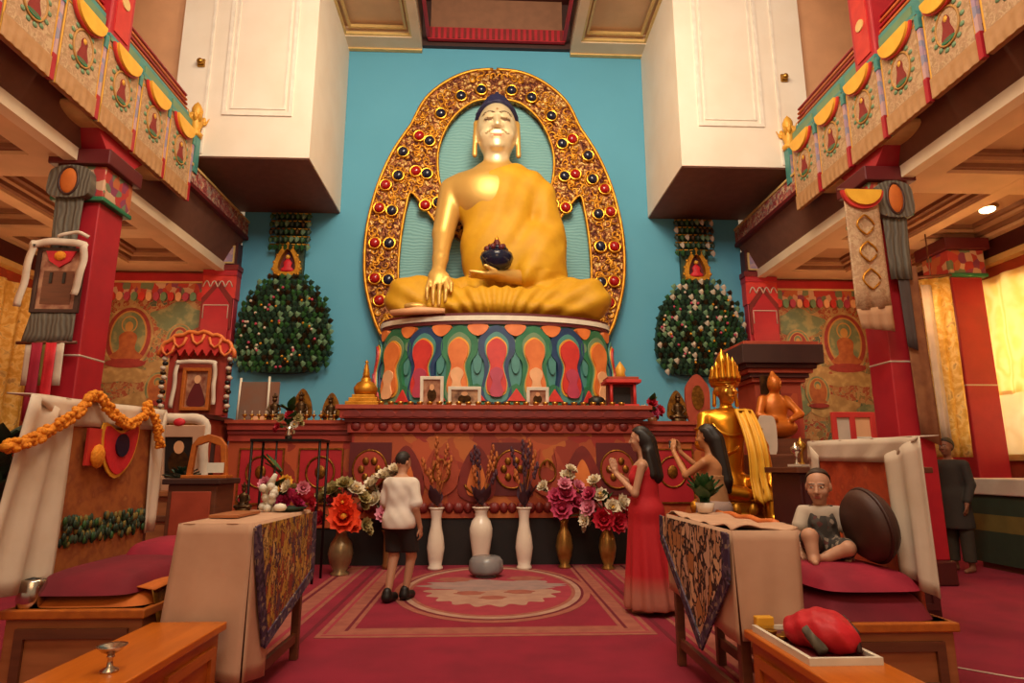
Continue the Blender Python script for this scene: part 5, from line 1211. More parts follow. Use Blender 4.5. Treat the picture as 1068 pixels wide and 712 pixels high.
tag(m.build('green_fringe'), 'dark green fringe along the foot of the left throne back', 'fringe')
# cushions: softened boxes
def cushion(name, label, c, d, mat, rot=0, cat='cushion', puff=.25):
    m = MB(); m.use(mat, True); n = 14
    def sh(u, v, s):
        x, y = u*2-1, v*2-1; e = (1-abs(x)**6)*(1-abs(y)**6); z = -d[2]*.48+(d[2]*(.8*max(0, e)**.4+puff*.5*(1-x*x)*(1-y*y)) if s > 0 else 0)
        q = 1-.10*(x*x*y*y)**2; x *= q; y *= q
        return (c[0]+(x*math.cos(rot)*d[0]-y*math.sin(rot)*d[1])/2, c[1]+(x*math.sin(rot)*d[0]+y*math.cos(rot)*d[1])/2, c[2]+z)
    m.grid(lambda u, v: sh(u, v, 1), n, n); m.grid(lambda u, v: sh(u, v, -1), n, n)
    return tag(m.build(name, sub=1), label, cat)
cushion('seat_pad', 'flat orange cotton seat pad on the left throne platform', (-2.42, 4.5, .62), (.74, 1.36, .1), orange_cloth, cat='cushion')
cushion('seat_cushion', 'wide maroon cushion on the left throne', (-2.46, 4.42, .71), (.62, 1.2, .14), maroon_cloth)
cushion('small_cushion', 'smaller bright red cushion on top of the left throne', (-2.40, 4.85, .81), (.5, .62, .1), red_cloth, rot=.1)
cushion('seat_cushion', 'lower maroon cushion on the right throne', (2.10, 4.3, .582), (.68, 1.26, .17), maroon_cloth)
cushion('seat_cushion', 'upper crimson cushion on the right throne under the child', (2.10, 4.32, .705), (.64, 1.2, .12), red_cloth)
m = MB(); m.use(gold_dark, True); wavy(m, [(-2.08, 5.2, .66), (-2.08, 3.9, .66), (-2.03, 3.9, .46), (-2.03, 5.15, .44)], 18, 5, .01, 20, 0)
m.use(orange_cloth); wavy(m, [(-2.4, 5.0, .69), (-2.4, 4.0, .69), (-2.06, 3.9, .665), (-2.06, 5.2, .665)], 14, 5, .006, 16, 2)
tag(m.build('orange_drape', solid=.006, recalc=False), 'orange cloth hanging over the front edge of the left throne', 'cloth')
m = MB(); m.use(M('dark_leather', '#3e2219', .6, col2='#4c2b20', scale=6), True); R = rotm(0, PI/2-.18, 0)
m.lathe([(0, -.075), (.19, -.075), (.225, -.03), (.225, .03), (.19, .075), (0, .075)], (2.26, 4.03, .99), 32, r=R)
m.use(dark_brown); m.tube([Vector((2.26, 4.03, .99))+R @ Vector((.225*math.cos(a), .225*math.sin(a), 0)) for a in np.linspace(0, 6.283, 36, False)], .014, 6, closed=True)
tag(m.build('round_cushion'), 'dark brown round cushion standing against the right throne back', 'cushion')
m = MB(); m.use(silver, True).lathe([(0, 0), (.06, 0), (.07, .04), (.07, .14), (.06, .15)], (-2.72, 3.86, .58), 16); m.use(black).lathe([(0, .145), (.06, .145), (.0, .16)], (-2.72, 3.86, .58), 16)
tag(m.build('metal_pot'), 'small silver rimmed dark pot at the near corner of the left throne', 'pot')

# ================================================================== PUJA TABLES in front of the thrones
def table(name, label, x0, x1, y0, y1, z, mat, top, panel=False, lab2=None):
    t = T(name, label, 'table', ((x0+x1)/2, (y0+y1)/2, 0))
    m = MB(); m.use(top).bx((x0, y0, z-.04), (x1, y1, z)); m.build('top', t, bevel=.006)
    if panel:
        m = MB(); m.use(mat).bx((x0+.03, y0+.03, .04), (x1-.03, y1-.03, z-.04)); m.build('carcass', t)
        n = 3; L = (y1-y0-.06)/n
        for xx in (x0+.03, x1-.03):
            for k in range(n):
                a = y0+.03+k*L+.06; m = MB(); s = -1 if xx < (x0+x1)/2 else 1
                m.use(mat).plate(rect(a, .1, a+L-.12, z-.1), [rect(a+.05, .15, a+L-.17, z-.15)], xx, xx+s*.018, fn=lambda p, q, d: (d, p, q)); m.build('side_panel', t)
        m = MB(); m.use(mat).plate(rect(x0+.07, .1, x1-.07, z-.1), [rect(x0+.12, .15, x1-.12, z-.15)], y1-.03, y1-.012); m.build('end_panel', t)
    else:
        for xx in (x0+.03, x1-.03):
            for yy in (y0+.03, y1-.03):
                m = MB(); m.use(mat).bx((xx-.028, yy-.028, 0), (xx+.028, yy+.028, z-.04)); m.build('leg', t, bevel=.005)
        for xx in (x0+.03, x1-.03):
            m = MB(); m.use(mat).bx((xx-.015, y0+.05, z-.14), (xx+.015, y1-.05, z-.04)); m.build('apron', t)
            m = MB(); m.use(mat).bx((xx-.015, y0+.05, .12), (xx+.015, y1-.05, .18)); m.build('stretcher', t)
        for yy in (y0+.03, y1-.03):
            m = MB(); m.use(mat).bx((x0+.05, yy-.015, z-.14), (x1-.05, yy+.015, z-.04)); m.build('apron', t)
    return t
LX0, LX1, LY0, LY1, LZ = -1.9, -1.5, 3.8, 4.95, 1.02
table('puja_table', 'tall narrow wooden table under white cloth before the left throne', LX0, LX1, LY0, LY1, LZ, brown_wood, brown_wood)
RX0, RX1, RY0, RY1, RZ = 1.18, 1.52, 3.5, 4.7, 1.0
table('puja_table', 'tall narrow wooden table under rumpled cloth before the right throne', RX0, RX1, RY0, RY1, RZ, brown_wood, brown_wood)
table('bench_table', 'low polished orange table in the left foreground', -1.96, -1.56, 1.75, 3.7, .53, orange_wood, orange_wood_top, True)
table('bench_table', 'low polished orange table in the right foreground', 1.17, 1.55, 1.75, 3.42, .53, orange_wood, orange_wood_top, True)
m = MB(); m.use(cream_cloth, True); e = .012
wavy(m, [(LX0-e, LY0-e, LZ+.012), (LX1+e, LY0-e, LZ+.012), (LX1+e, LY1+e, LZ+.012), (LX0-e, LY1+e, LZ+.012)], 12, 20, .002, 12, 2)
wavy(m, [(LX0-e, LY0-e, LZ+.012), (LX1+e, LY0-e, LZ+.012), (LX1+e, LY0-.05, .2), (LX0-e-.06, LY0-.04, .26)], 14, 14, .012, 11, 1)
wavy(m, [(LX1+e, LY0-e, LZ+.012), (LX1+e, LY0+.42, LZ+.012), (LX1+.015, LY0+.36, .12), (LX1+.015, LY0-.04, .2)], 8, 10, .006, 10, 0)
wavy(m, [(LX1+e, LY0, LZ+.012), (LX1+e, LY1+e, LZ+.012), (LX1+e, LY1+e, LZ-.14), (LX1+e, LY0, LZ-.14)], 12, 3, .004, 20, 0)
tag(m.build('tablecloth', solid=.006, recalc=False), 'plain cream cloth hanging to the floor over the left puja table', 'tablecloth')
def brocade_valance(label, poly, x, mat, border, s):
    t = T('brocade_valance', label, 'cloth', (x, sum(p[0] for p in poly)/len(poly), min(p[1] for p in poly)))
    fn = lambda a, b, d: (d+.012*math.sin(a*23)*s, a, b)
    cy = sum(p[0] for p in poly)/len(poly); cz = sum(p[1] for p in poly)/len(poly)
    m = MB(); m.use(mat).plate(poly, (), x, x+s*.008, fn=fn); m.build('field', t)
    m = MB(); m.use(border); P = [Vector((0, a, b)) for a, b in poly]
    for i in range(1, len(poly)):
        a, b = P[i], P[(i+1) % len(poly)]
        if i == len(poly)-1: b = P[0]
        d = (b-a).normalized(); nrm = Vector((0, -d.z, d.y)); w = .035
        q = [a+nrm*w, b+nrm*w, b-nrm*w, a-nrm*w]; m.plate([(v.y, v.z) for v in q], (), x+s*.006, x+s*.018, fn=fn)
    m.build('fringe', t)
brocade_valance('swirling gold and red brocade pennant hung on the aisle side of the left table', [(LY1, LZ), (LY0-.02, LZ), (LY0+.02, .86), (4.05, .33), (LY1+.02, .58)], LX1+.03, brocade_left, brocade_border, 1)
# right cloth
m = MB(); m.use(cream_cloth, True)
def rump(u, v):
    x = RX0-.015+(RX1-RX0+.03)*u; y = RY0-.015+(RY1-RY0+.03)*v
    return (x, y, RZ+.014+.02*max(0, math.sin(u*7+v*9))*max(0, math.sin(v*8+1.2))+.012*max(0, math.sin(v*23+u*4)))
m.grid(rump, 16, 40)
wavy(m, [(RX0-.015, RY0-.015, RZ+.014), (RX1+.015, RY0-.015, RZ+.014), (RX1+.0, RY0-.03, .46), (RX0-.0, RY0-.045, .46)], 12, 10, .008, 12, 1)
wavy(m, [(RX0-.015, RY0-.01, RZ+.014), (RX0-.015, RY1+.015, RZ+.014), (RX0-.018, RY1+.015, .5), (RX0-.018, RY0-.03, .44)], 24, 8, .006, 30, 0)
m.use(pet_orange); m.tube([(RX1+.0, RY0+.2+.05*k, RZ+.03+.006*math.sin(k)) for k in range(20)], .016, 6)
tag(m.build('tablecloth', solid=.006, recalc=False), 'rumpled cream cloth with orange edge over the right puja table', 'tablecloth')
brocade_valance('cream and black brocade pennant hung on the aisle side of the right table', [(RY0+.0, RZ), (RY1, RZ+.0), (RY1+.02, .86), (4.02, .3), (RY0+.02, .76)], RX0-.04, brocade_right, brocade_border, -1)

# ---- things on the left puja table
deity('small brown seated figure at the far end of the left puja table', -1.84, 4.55, LZ+.02, .22, bronze, name='seated_figure')
m = MB(); m.use(pet_white, True); rr = random.Random(6)
for k in range(16): m.sph((-1.72+rr.uniform(-.05, .05), 4.72+rr.uniform(-.05, .05), LZ+.03+k*.011), (.03, .03, .03), 8)
m.tube([(-1.72, 4.72, LZ+.2), (-1.68, 4.7, LZ+.28)], [.03, .015], 6); m.sph((-1.62, 4.66, LZ+.05), (.05, .04, .03), 8)
tag(m.build('white_figurine'), 'white lumpy figurine beside the flowers on the left puja table', 'figurine')
t = T('flower_tray', 'dark tray of magenta and pink flowers on the left puja table', 'flowers', (-1.58, 4.78, LZ+.02))
m = MB(); m.use(dkgreen_leaf).lathe([(0, 0), (.09, 0), (.12, .03), (.11, .03), (0, .015)], (0, 0, 0), 20); m.build('tray', t, local=True)
for k, (dx, dz, s, kk) in enumerate([(-.06, .05, .08, 'magenta'), (.04, .05, .08, 'magenta'), (0, .1, .08, 'magenta'), (.1, .09, .07, 'red'), (-.1, .12, .06, 'yellow'), (-.02, .17, .06, 'white'), (.08, .16, .06, 'lpink'), (.14, .06, .06, 'red')]):
    child('bloom', BL[kk], t, (dx, -.02*(k % 3), dz), (.9, .2*k, k), s)
bouquet('orange and green posy behind the flower tray on the left puja table', (-1.74, 4.88, LZ+.06), [(0, 0, .12, .06, 'orange'), (.08, 0, .16, .05, 'yellow'), (.14, 0, .1, .05, 'olive'), (-.07, 0, .15, .05, 'lpink')], 8, 12, name='posy')
m = MB(); m.use(tan_wood).bx((-1.88, 4.1, LZ+.02), (-1.7, 4.5, LZ+.04)); tag(m.build('wooden_slat', bevel=.004), 'flat tan wooden slat lying on the left puja table', 'board')
t = T('offering_cup', 'small silver stemmed offering cup on the left orange table', 'cup', (-1.70, 2.85, .53))
m = MB(); m.use(silver, True).lathe([(0, 0), (.035, 0), (.036, .008), (.012, .02), (.010, .05), (.016, .058), (.012, .066)], (0, 0, 0), 20); m.build('stem', t, local=True)
m = MB(); m.use(silver, True).lathe([(.012, .066), (.035, .078), (.056, .098), (.058, .102), (.05, .098), (.0, .08)], (0, 0, 0), 28); m.build('bowl', t, local=True)
# ---- plant and items on the right table
p = T('potted_plant', 'small bright green potted plant at the far end of the right puja table', 'plant', (1.42, 4.62, RZ+.03))
m = MB(); m.use(white_cer, True).lathe([(0, 0), (.05, 0), (.07, .07), (.065, .07)], (0, 0, 0), 14); m.build('pot', p, local=True)
for i in range(26):
    a = i*2.4; child('leaf', LEAF, p, (.02*math.cos(a), .02*math.sin(a), .07), (.15+.035*i, 0, a-PI/2), .2+.004*(i % 7))
t = T('tray', 'red tray with pale rim on the right orange table', 'tray', (1.36, 3.08, .53))
m = MB(); m.use(red_dark).bx((1.22, 2.82, .53), (1.5, 3.36, .54)); m.build('base', t)
m = MB(); m.use(pet_white).plate(rect(1.2, 2.8, 1.52, 3.38), [rect(1.22, 2.82, 1.5, 3.36)], .53, .56, fn=lambda a, b, d: (a, b, d)); m.build('rim', t)
s = SDF((1.2, 2.82, .52), (1.54, 3.3, .8), .008)
s.ell((1.38, 3.02, .62), (.12, .15, .09), .03); s.ell((1.33, 3.1, .60), (.09, .1, .07), .03); s.ell((1.43, 2.96, .6), (.08, .09, .07), .03)
s.keep(lambda X, Y, Z: .545-Z); s.warp(lambda X, Y, Z: .006*np.sin(X*60+Z*40)*np.cos(Y*45))
bg_ = s.mesh('cloth_bundle', bright_red, None, local=False); tag(bg_, 'crumpled bright red cloth bundle on the tray', 'bundle')
m = MB(); m.use(grey_cloth, True).tube([(1.31, 2.89, .56), (1.29, 2.97, .63), (1.33, 3.0, .67)], [.025, .03, .02], 8); m.build('strap', bg_)
m = MB(); m.use(dark_brown, True).tube([(1.46, 2.87, .56), (1.49, 2.93, .63), (1.47, 3.0, .68)], .012, 6); m.build('strap', bg_)
m = MB(); m.use(yellow).bx((1.22, 3.36, .535), (1.31, 3.41, .60)); tag(m.build('yellow_box', bevel=.006), 'little yellow box at the far end of the right orange table', 'box')
for i, (dx, dy) in enumerate(((1.25, 3.27), (1.31, 3.22), (1.26, 3.17))):
    m = MB(); m.use(brass, True).lathe([(0, 0), (.02, 0), (.03, .02), (.028, .022), (0, .01)], (dx, dy, .54), 14); tag(m.build('brass_dish'), 'tiny brass dish on the red tray beside the cloth bundle', 'dish', 'brass dishes on the red tray')

# ================================================================== HANGINGS on the pillars
t = T('victory_banner', 'grey felt victory banner with orange jewel on the left pillar', 'banner', (-5.2, 7.3, 3.9))
def vb(t, x, y, zt, h, w):
    m = MB(); m.use(grey_cloth).plate(smoothpoly([(x-.62*w, zt-.16*h), (x-.5*w, zt-.04*h), (x, zt), (x+.5*w, zt-.04*h), (x+.62*w, zt-.16*h), (x+.52*w, zt-.36*h), (x-.52*w, zt-.36*h)], 4), (), y-.06, y+.06); m.build('hood', t, bevel=.02)
    m = MB(); m.use(orange_cloth, True).sph((x, y-.06, zt-.19*h), (.26*w, .04, .15*h), 16); m.use(dark_brown); m.tube([(x+.28*w*math.cos(a), y-.065, zt-.19*h+.16*h*math.sin(a)) for a in np.linspace(0, 6.283, 24, False)], .014, 6, closed=True); m.build('jewel', t)
    m = MB(); m.use(grey_cloth, True); wavy(m, [(x-.42*w, y, zt-.3*h), (x+.42*w, y, zt-.3*h), (x+.36*w, y, zt-h), (x-.36*w, y, zt-h)], 18, 4, .015, 20, 1); m.build('tail', t, solid=.01, recalc=False)
vb(t, -5.22, 7.33, 4.95, 1.1, .4)
t2 = T('victory_banner', 'grey felt victory banner with orange jewel on the right pillar', 'banner', (5.02, 7.3, 3.4))
vb(t2, 5.02, 7.33, 4.95, 1.3, .38)
m = MB(); m.use(M('ochre_ribbon', '#94603a', .8, col2='#7c4a2c', scale=6), True); wavy(m, [(5.02, 7.40, 3.85), (5.27, 7.40, 3.85), (5.29, 7.40, 1.6), (5.06, 7.40, 1.7)], 8, 8, .008, 9, 1); m.build('long_ribbon', t2, solid=.008, recalc=False)
m = MB(); m.use(M('slate_ribbon', '#4f4440', .8), True); wavy(m, [(4.97, 7.35, 3.9), (5.12, 7.35, 3.9), (5.12, 7.35, 2.75), (5.0, 7.35, 2.8)], 6, 6, .006, 9, 1); m.build('slate_ribbon', t2, solid=.008, recalc=False)
t = T('brocade_hanging', 'pale gold brocade hanging with yellow half moon beside the right pillar', 'hanging', (4.52, 7.2, 3.0))
m = MB(); m.use(panel_pat, True); wavy(m, [(4.3, 7.2, 4.72), (4.74, 7.2, 4.76), (4.74, 7.18, 3.25), (4.3, 7.18, 3.2)], 12, 6, .012, 14, 1); m.build('panel', t, solid=.01, recalc=False)
m = MB(); m.use(coffer, True); wavy(m, [(4.3, 7.18, 3.22), (4.74, 7.18, 3.27), (4.74, 7.17, 2.95), (4.34, 7.17, 2.98)], 12, 3, .012, 20, 1); m.build('skirt', t, solid=.01, recalc=False)
m = MB(); m.use(pet_red).plate([(4.52+.27*math.cos(a), 4.75+.24*math.sin(a)) for a in np.linspace(PI, 2*PI, 18)], (), 7.15, 7.185); m.use(yellow).plate([(4.52+.23*math.cos(a), 4.75+.2*math.sin(a)) for a in np.linspace(PI, 2*PI, 18)], (), 7.12, 7.16); m.build('half_moon', t)
m = MB(); m.use(gold_soft, True)
for k in range(3): m.tube([(4.52+(.07+.04*math.cos(q*2))*math.cos(q), 7.165, 4.3-.35*k+.13*math.sin(q)) for q in np.linspace(0, 6, 16)], .012, 5)
m.build('embroidery', t)
m = MB(); m.use(brown_wood).tube([(4.25, 7.22, 4.78), (4.9, 7.35, 4.85)], .018, 6); m.build('rod', t)
t = T('thangka', 'brown framed scroll painting with grey skirt hung on the left pillar', 'picture', (-5.18, 7.25, 2.75))
m = MB(); m.use(dark_brown).plate(rect(-5.44, 3.1, -4.9, 3.88), [rect(-5.39, 3.14, -4.95, 3.84)], 7.25, 7.29); m.build('frame', t)
m = MB(); m.use(paper).bx((-5.4, 7.265, 3.13), (-4.94, 7.28, 3.85)); m.use(brown_wood).bx((-5.34, 7.26, 3.2), (-5.0, 7.27, 3.6)); m.use(bright_red).plate([(-5.34, 3.84), (-5.0, 3.84), (-5.05, 3.72), (-5.17, 3.64), (-5.29, 3.72)], (), 7.245, 7.27); m.use(marigold, True).sph((-5.17, 7.24, 3.78), (.07, .03, .06), 10)
m.use(black)
for x in (-5.25, -5.1): m.bx((x-.015, 7.25, 3.45), (x+.015, 7.262, 3.58))
m.build('painting', t)
m = MB(); m.use(grey_cloth, True); wavy(m, [(-5.42, 7.27, 3.1), (-4.92, 7.27, 3.1), (-4.9, 7.25, 2.76), (-5.48, 7.25, 2.74)], 16, 4, .01, 16, 1); m.build('skirt', t, solid=.01, recalc=False)
m = MB(); m.use(brown_wood).tube([(-5.52, 7.26, 2.74), (-4.86, 7.26, 2.75)], .02, 8); m.build('roller', t)
for k, (x, mm) in enumerate(((-5.36, pearl), (-5.2, olive_cloth), (-5.04, pearl), (-5.28, red_cloth), (-5.12, bright_red))):
    m = MB(); m.use(mm, True); wavy(m, [(x-.06, 7.26-.006*k, 2.74), (x+.06, 7.26-.006*k, 2.74), (x+.07, 7.25-.006*k, 2.25-.4*(k > 2)), (x-.05, 7.25-.006*k, 2.25-.4*(k > 2))], 6, 4, .01, 6, 1); m.build('ribbon', t, solid=.006, recalc=False)
m = MB(); m.use(white_cloth, True); ribbon(m, [(-5.54, 3.15), (-5.5, 3.5), (-5.47, 3.86), (-5.44, 3.91), (-5.18, 3.94), (-4.92, 3.91), (-4.88, 3.86), (-4.88, 3.6), (-4.93, 3.3)], .085, 7.2)
ribbon(m, [(-5.2, 4.0), (-5.0, 4.06), (-4.85, 4.0)], .04, 7.2)
tag(m.build('white_scarf', solid=.008, recalc=False), 'white scarf draped over the scroll painting on the left pillar', 'scarf')

# ================================================================== RIGHT SIDE
c = T('cornice_shrine', 'terracotta shrine pier with wide dark cornice right of the altar', 'shrine', (3.85, 8.75, 0))
m = MB(); m.use(terracotta).bx((3.55, 8.5, 0), (4.2, 9.1, 2.5)); m.use(altar_carve).bx((3.62, 8.48, 1.3), (4.13, 8.52, 2.35)); m.build('pier', c)
m = MB()
for k, (z0, z1, o, mm) in enumerate(((2.5, 2.56, .05, terracotta), (2.56, 2.62, .09, maroon), (2.62, 2.68, .13, terracotta), (2.68, 2.74, .17, maroon), (2.74, 3.0, .24, dark_brown), (3.0, 3.05, .2, terracotta))):
    m.use(mm).bx((3.55-o, 8.5-o, z0), (4.2+o, 9.1+o, z1))
m.build('cornice', c, bevel=.006)
t = T('orange_guardian', 'orange gold seated guardian figure in front of the cornice shrine', 'statue', (3.62, 8.05, 0))
m = MB(); m.use(brown_wood).bx((3.35, 7.8, 0), (3.9, 8.3, 1.7)); m.build('plinth', t)
o = SDF((3.2, 7.7, 1.68), (4.05, 8.45, 2.7), .02)
o.ell((3.62, 8.08, 1.85), (.26, .2, .14), .05); o.ell((3.62, 8.1, 2.1), (.16, .12, .22), .06); o.ell((3.62, 8.06, 2.42), (.09, .1, .12), .03); o.cap((3.62, 8.08, 2.3), (3.62, 8.08, 2.36), .05, .05, .03)
o.cap((3.46, 8.1, 2.22), (3.36, 8.0, 2.0), .06, .05, .03); o.cap((3.36, 8.0, 2.0), (3.52, 7.9, 1.95), .05, .04, .03); o.cap((3.78, 8.1, 2.22), (3.9, 8.0, 2.02), .06, .05, .03); o.cap((3.9, 8.0, 2.02), (3.74, 7.9, 1.95), .05, .04, .03); o.cap((3.62, 8.08, 2.5), (3.62, 8.1, 2.6), .06, .02, .03)
o.mesh('figure', M('orange_gilt', '#c9701f', .4, .35, col2='#b55f1a', scale=8), t, local=False)
m = MB(); m.use(bronze).bx((3.5, 8.2, 2.3), (3.76, 8.22, 2.55)); m.build('halo', t)
m = MB(); m.use(brown_wood).bx((3.0, 7.45, 0), (3.5, 7.75, 1.5)); tag(m.build('small_plinth', bevel=.01), 'narrow brown plinth under the pale oval tablet', 'plinth')
m = MB(); m.use(pearl).plate(smoothpoly([(3.17, 1.5), (3.15, 1.75), (3.18, 1.95), (3.28, 1.97), (3.36, 1.94), (3.38, 1.75), (3.35, 1.5)], 4), (), 7.58, 7.61); tag(m.build('pale_tablet', bevel=.006), 'pale rounded tablet on the narrow brown plinth behind the golden statue', 'tablet')
# dark cabinet behind the right throne, with the red double frame
c = T('dark_cabinet', 'dark maroon cabinet behind the child and the right throne', 'cabinet', (2.95, 5.6, 0))
m = MB(); m.use(maroon).bx((2.5, 5.35, 0), (3.6, 5.9, 1.3)); m.build('body', c, bevel=.01)
m = MB(); m.use(brown_wood).bx((2.46, 5.3, 1.3), (3.64, 5.94, 1.35)); m.build('top', c, bevel=.006)
for k in range(2):
    a = 2.52+k*.53; m = MB(); m.use(maroon).plate(rect(a, .2, a+.52, 1.22), [rect(a+.05, .25, a+.47, 1.17)], 5.325, 5.352); d = m.build('door', c); m = MB(); m.use(brass, True).sph((a+(.44 if k == 0 else .08), 5.32, .75), .02, 8); m.build('knob', d)
t = T('double_frame', 'red double photo frame standing above the white backed right throne', 'picture', (3.16, 5.6, 1.35))
m = MB(); m.use(pet_red).plate(rect(2.96, 1.35, 3.36, 1.84), [rect(3.0, 1.4, 3.12, 1.79), rect(3.17, 1.4, 3.31, 1.79)], 5.57, 5.61); m.build('frame', t, bevel=.005)
m = MB(); m.use(pearl).bx((2.99, 5.585, 1.39), (3.13, 5.6, 1.8)); m.build('print', t)
m = MB(); m.use(pet_peach).bx((3.16, 5.585, 1.39), (3.32, 5.6, 1.8)); m.use(pet_white).bx((3.17, 5.58, 1.5), (3.31, 5.59, 1.62)); m.build('print', t)
for i, (x, y, h) in enumerate(((2.56, 5.5, .22), (2.66, 5.6, .27), (2.74, 5.5, .2), (2.84, 5.6, .25))):
    m = MB(); m.use([silver, brass, silver, bronze][i], True).lathe([(0, 0), (.035, 0), (.03, .02), (.012, .05), (.015, h*.5), (.04, h*.6), (.045, h*.75), (.02, h*.85), (0, h)], (x, y, 1.35), 14)
    tag(m.build('ritual_vessel'), ['silver', 'brass', 'short silver', 'dark bronze'][i]+' pointed ritual vessel on the dark cabinet', 'vessel', 'ritual vessels on the dark cabinet')
m = MB(); m.use(black, True).tube([(3.42, 5.55, 1.35), (3.46, 5.52, 1.5), (3.44, 5.5, 1.58)], [.05, .035, .015], 8); m.sph((3.5, 5.5, 1.4), (.07, .05, .05), 8); tag(m.build('black_figurine'), 'little black figurine beside the red double frame', 'figurine')
m = MB(); m.use(pearl).box((2.58, 5.42, 1.365), (.2, .16, .02), rotm(0, 0, .3)); tag(m.build('paper_sheaf'), 'sheaf of pale papers on the dark cabinet corner', 'papers')
t = T('draped_bench', 'long bench with cream top and green and olive striped cloth by the right window', 'bench', (7.2, 8.4, 0))
bx0, bx1, by0, by1 = 6.68, 8.1, 7.4, 8.9
m = MB(); m.use(brown_wood).bx((bx0+.05, by0+.05, 0), (bx1, by1-.05, 1.12)); m.build('body', t)
m = MB()
for k, (z0, z1, mm) in enumerate(((.08, .5, stripe_cloth), (.5, .56, olive_cloth), (.56, .72, olive_cloth), (.72, 1.08, stripe_cloth), (1.08, 1.13, maroon_cloth))): m.use(mm).bx((bx0, by0, z0), (bx1+.02, by1, z1))
m.build('striped_cover', t)
m = MB(); m.use(white_cloth).bx((bx0-.04, by0-.04, .98), (bx1+.04, by1+.02, 1.2)); m.build('top_cloth', t, bevel=.015)
m = MB(); m.use(red_paint).bx((7.6, 8.5, 1.19), (8.05, 8.85, 1.27)); tag(m.build('red_case', bevel=.01), 'long red case lying on the draped bench', 'case')
t = T('gold_hanging', 'tall glittering gold brocade hanging between the right pillars', 'hanging', (6.98, 9.4, 1.5))
m = MB(); m.use(gold_glitter, True); wavy(m, [(6.72, 9.45, 4.3), (7.25, 9.4, 4.35), (7.25, 9.4, 1.5), (6.72, 9.45, 1.5)], 24, 8, .04, 18, 1); m.build('cloth', t, solid=.01, recalc=False)
m = MB(); m.use(pearl, True); wavy(m, [(6.74, 9.36, 4.2), (6.92, 9.36, 4.2), (6.9, 9.34, 1.7), (6.76, 9.34, 1.7)], 8, 6, .03, 8, 1); m.build('pale_ribbon', t, solid=.01, recalc=False)
m = MB(); m.use(brown_wood).tube([(6.68, 9.45, 4.34), (7.3, 9.4, 4.38)], .025, 8); m.tube([(6.98, 9.43, 4.36), (6.98, 9.43, 5.09)], .01, 6); m.build('rod', t)
for sx, nm in ((-1, 'left'), (1, 'right')):
    for y, z_ in ((6.15, 5.3), (8.8, 5.3)):
        t = T('ceiling_lamp', 'small round glass ceiling lamp in the %s coffer under the %s gallery' % ('near' if y < 7 else 'far', nm), 'lamp', (sx*7.55, y, 5.3))
        m = MB(); m.use(brass, True).lathe([(0, 0), (.14, 0), (.15, -.03), (.0, -.04)], (0, 0, 0), 20); m.build('rim', t, local=True)
        m = MB(); m.use(lampglow, True).sph((0, 0, -.05), (.11, .11, .05), 14); m.build('globe', t, local=True)
m = MB(); m.use(white_cloth, True).tube([(3.0, 4.6, .004), (3.3, 4.3, .004), (3.5, 4.2, .004), (3.9, 3.95, .004), (4.3, 3.9, .004)], .006, 5); tag(m.build('electric_cable'), 'thin white cable lying on the red carpet at the right', 'cable')

# ================================================================== PEOPLE
def V3(*a): return np.array(a, float)
def hand(s, wrist, dirv, palm, side, k=1.0, curl=.25):
    """palm + four unequal fingers + thumb; dirv = finger direction, palm = palm normal, side = +1 thumb to dirv x palm"""
    w = V3(*wrist); d = V3(*dirv); d /= np.linalg.norm(d); n = V3(*palm); n -= d*(n@d); n /= np.linalg.norm(n); b = np.cross(d, n)*side
    s.cap(w, w+d*.045*k, .021*k, .024*k, .02)
    for i, L in enumerate((.072, .08, .074, .058)):
        o = b*(.027-.018*i)*k; p0 = w+d*.04*k+o*.6; p1 = w+d*.088*k+o*1.05; 
        p2 = p1+(d*(1-curl)+n*curl)*L*.55*k; dd = d*(1-2.2*curl)+n*2.2*curl; dd /= np.linalg.norm(dd); p3 = p2+dd*L*.5*k
        s.cap(p0, p1, .0115*k, .0105*k, .008); s.cap(p1, p2, .0092*k, .0086*k, .005); s.cap(p2, p3, .0086*k, .0072*k, .004)
    t0 = w+d*.025*k+b*.02*k; t1 = w+d*.055*k+b*.05*k+n*.012*k; t2 = t1+d*.034*k+b*.008*k+n*.008*k
    s.cap(t0, t1, .013*k, .0105*k, .01); s.cap(t1, t2, .0105*k, .008*k, .005)
def limb(s, a, b, c, ra, rb, rc, k=.02):
    s.cap(a, b, ra, rb, k); s.cap(b, c, rb, rc, k)
def head(s, c, k=1.0, yaw=0, pitch=0):
    """head facing local +y turned by yaw; returns function mapping head coords to local"""
    R = np.array(rotm(pitch, 0, yaw)); c = V3(*c)
    f = lambda x, y, z: tuple(c+R @ (V3(x, y, z)*k))
    RM = [list(r) for r in R]
    s.ell(f(0, -.01, .025), (.076*k, .094*k, .098*k), .02, rot=RM); s.ell(f(0, .022, -.04), (.056*k, .064*k, .072*k), .03, rot=RM)
    s.ell(f(0, .055, -.095), (.024*k, .022*k, .018*k), .02, rot=RM)                   # chin
    s.cap(f(0, .088, .012), f(0, .104, -.022), .008*k, .014*k, .012)                    # nose
    for q in (-1, 1):
        s.ell(f(q*.012, .094, -.026), (.008*k, .008*k, .006*k), .008, rot=RM)
        s.cap(f(q*.014, .086, .028), f(q*.05, .074, .03), .007*k, .006*k, .012)         # brow
        s.ell(f(q*.032, .077, .012), (.015*k, .009*k, .008*k), .006, rot=RM)              # eyelid
        s.ell(f(q*.04, .06, -.025), (.022*k, .02*k, .022*k), .02, rot=RM)                 # cheek
        s.ell(f(q*.077, -.005, .0), (.010*k, .02*k, .03*k), .008, rot=RM)                 # ear
    s.cap(f(-.02, .082, -.052), f(.02, .082, -.052), .006*k, .006*k, .006); s.cap(f(-.016, .081, -.063), f(.016, .081, -.063), .0075*k, .0075*k, .006)
    return f
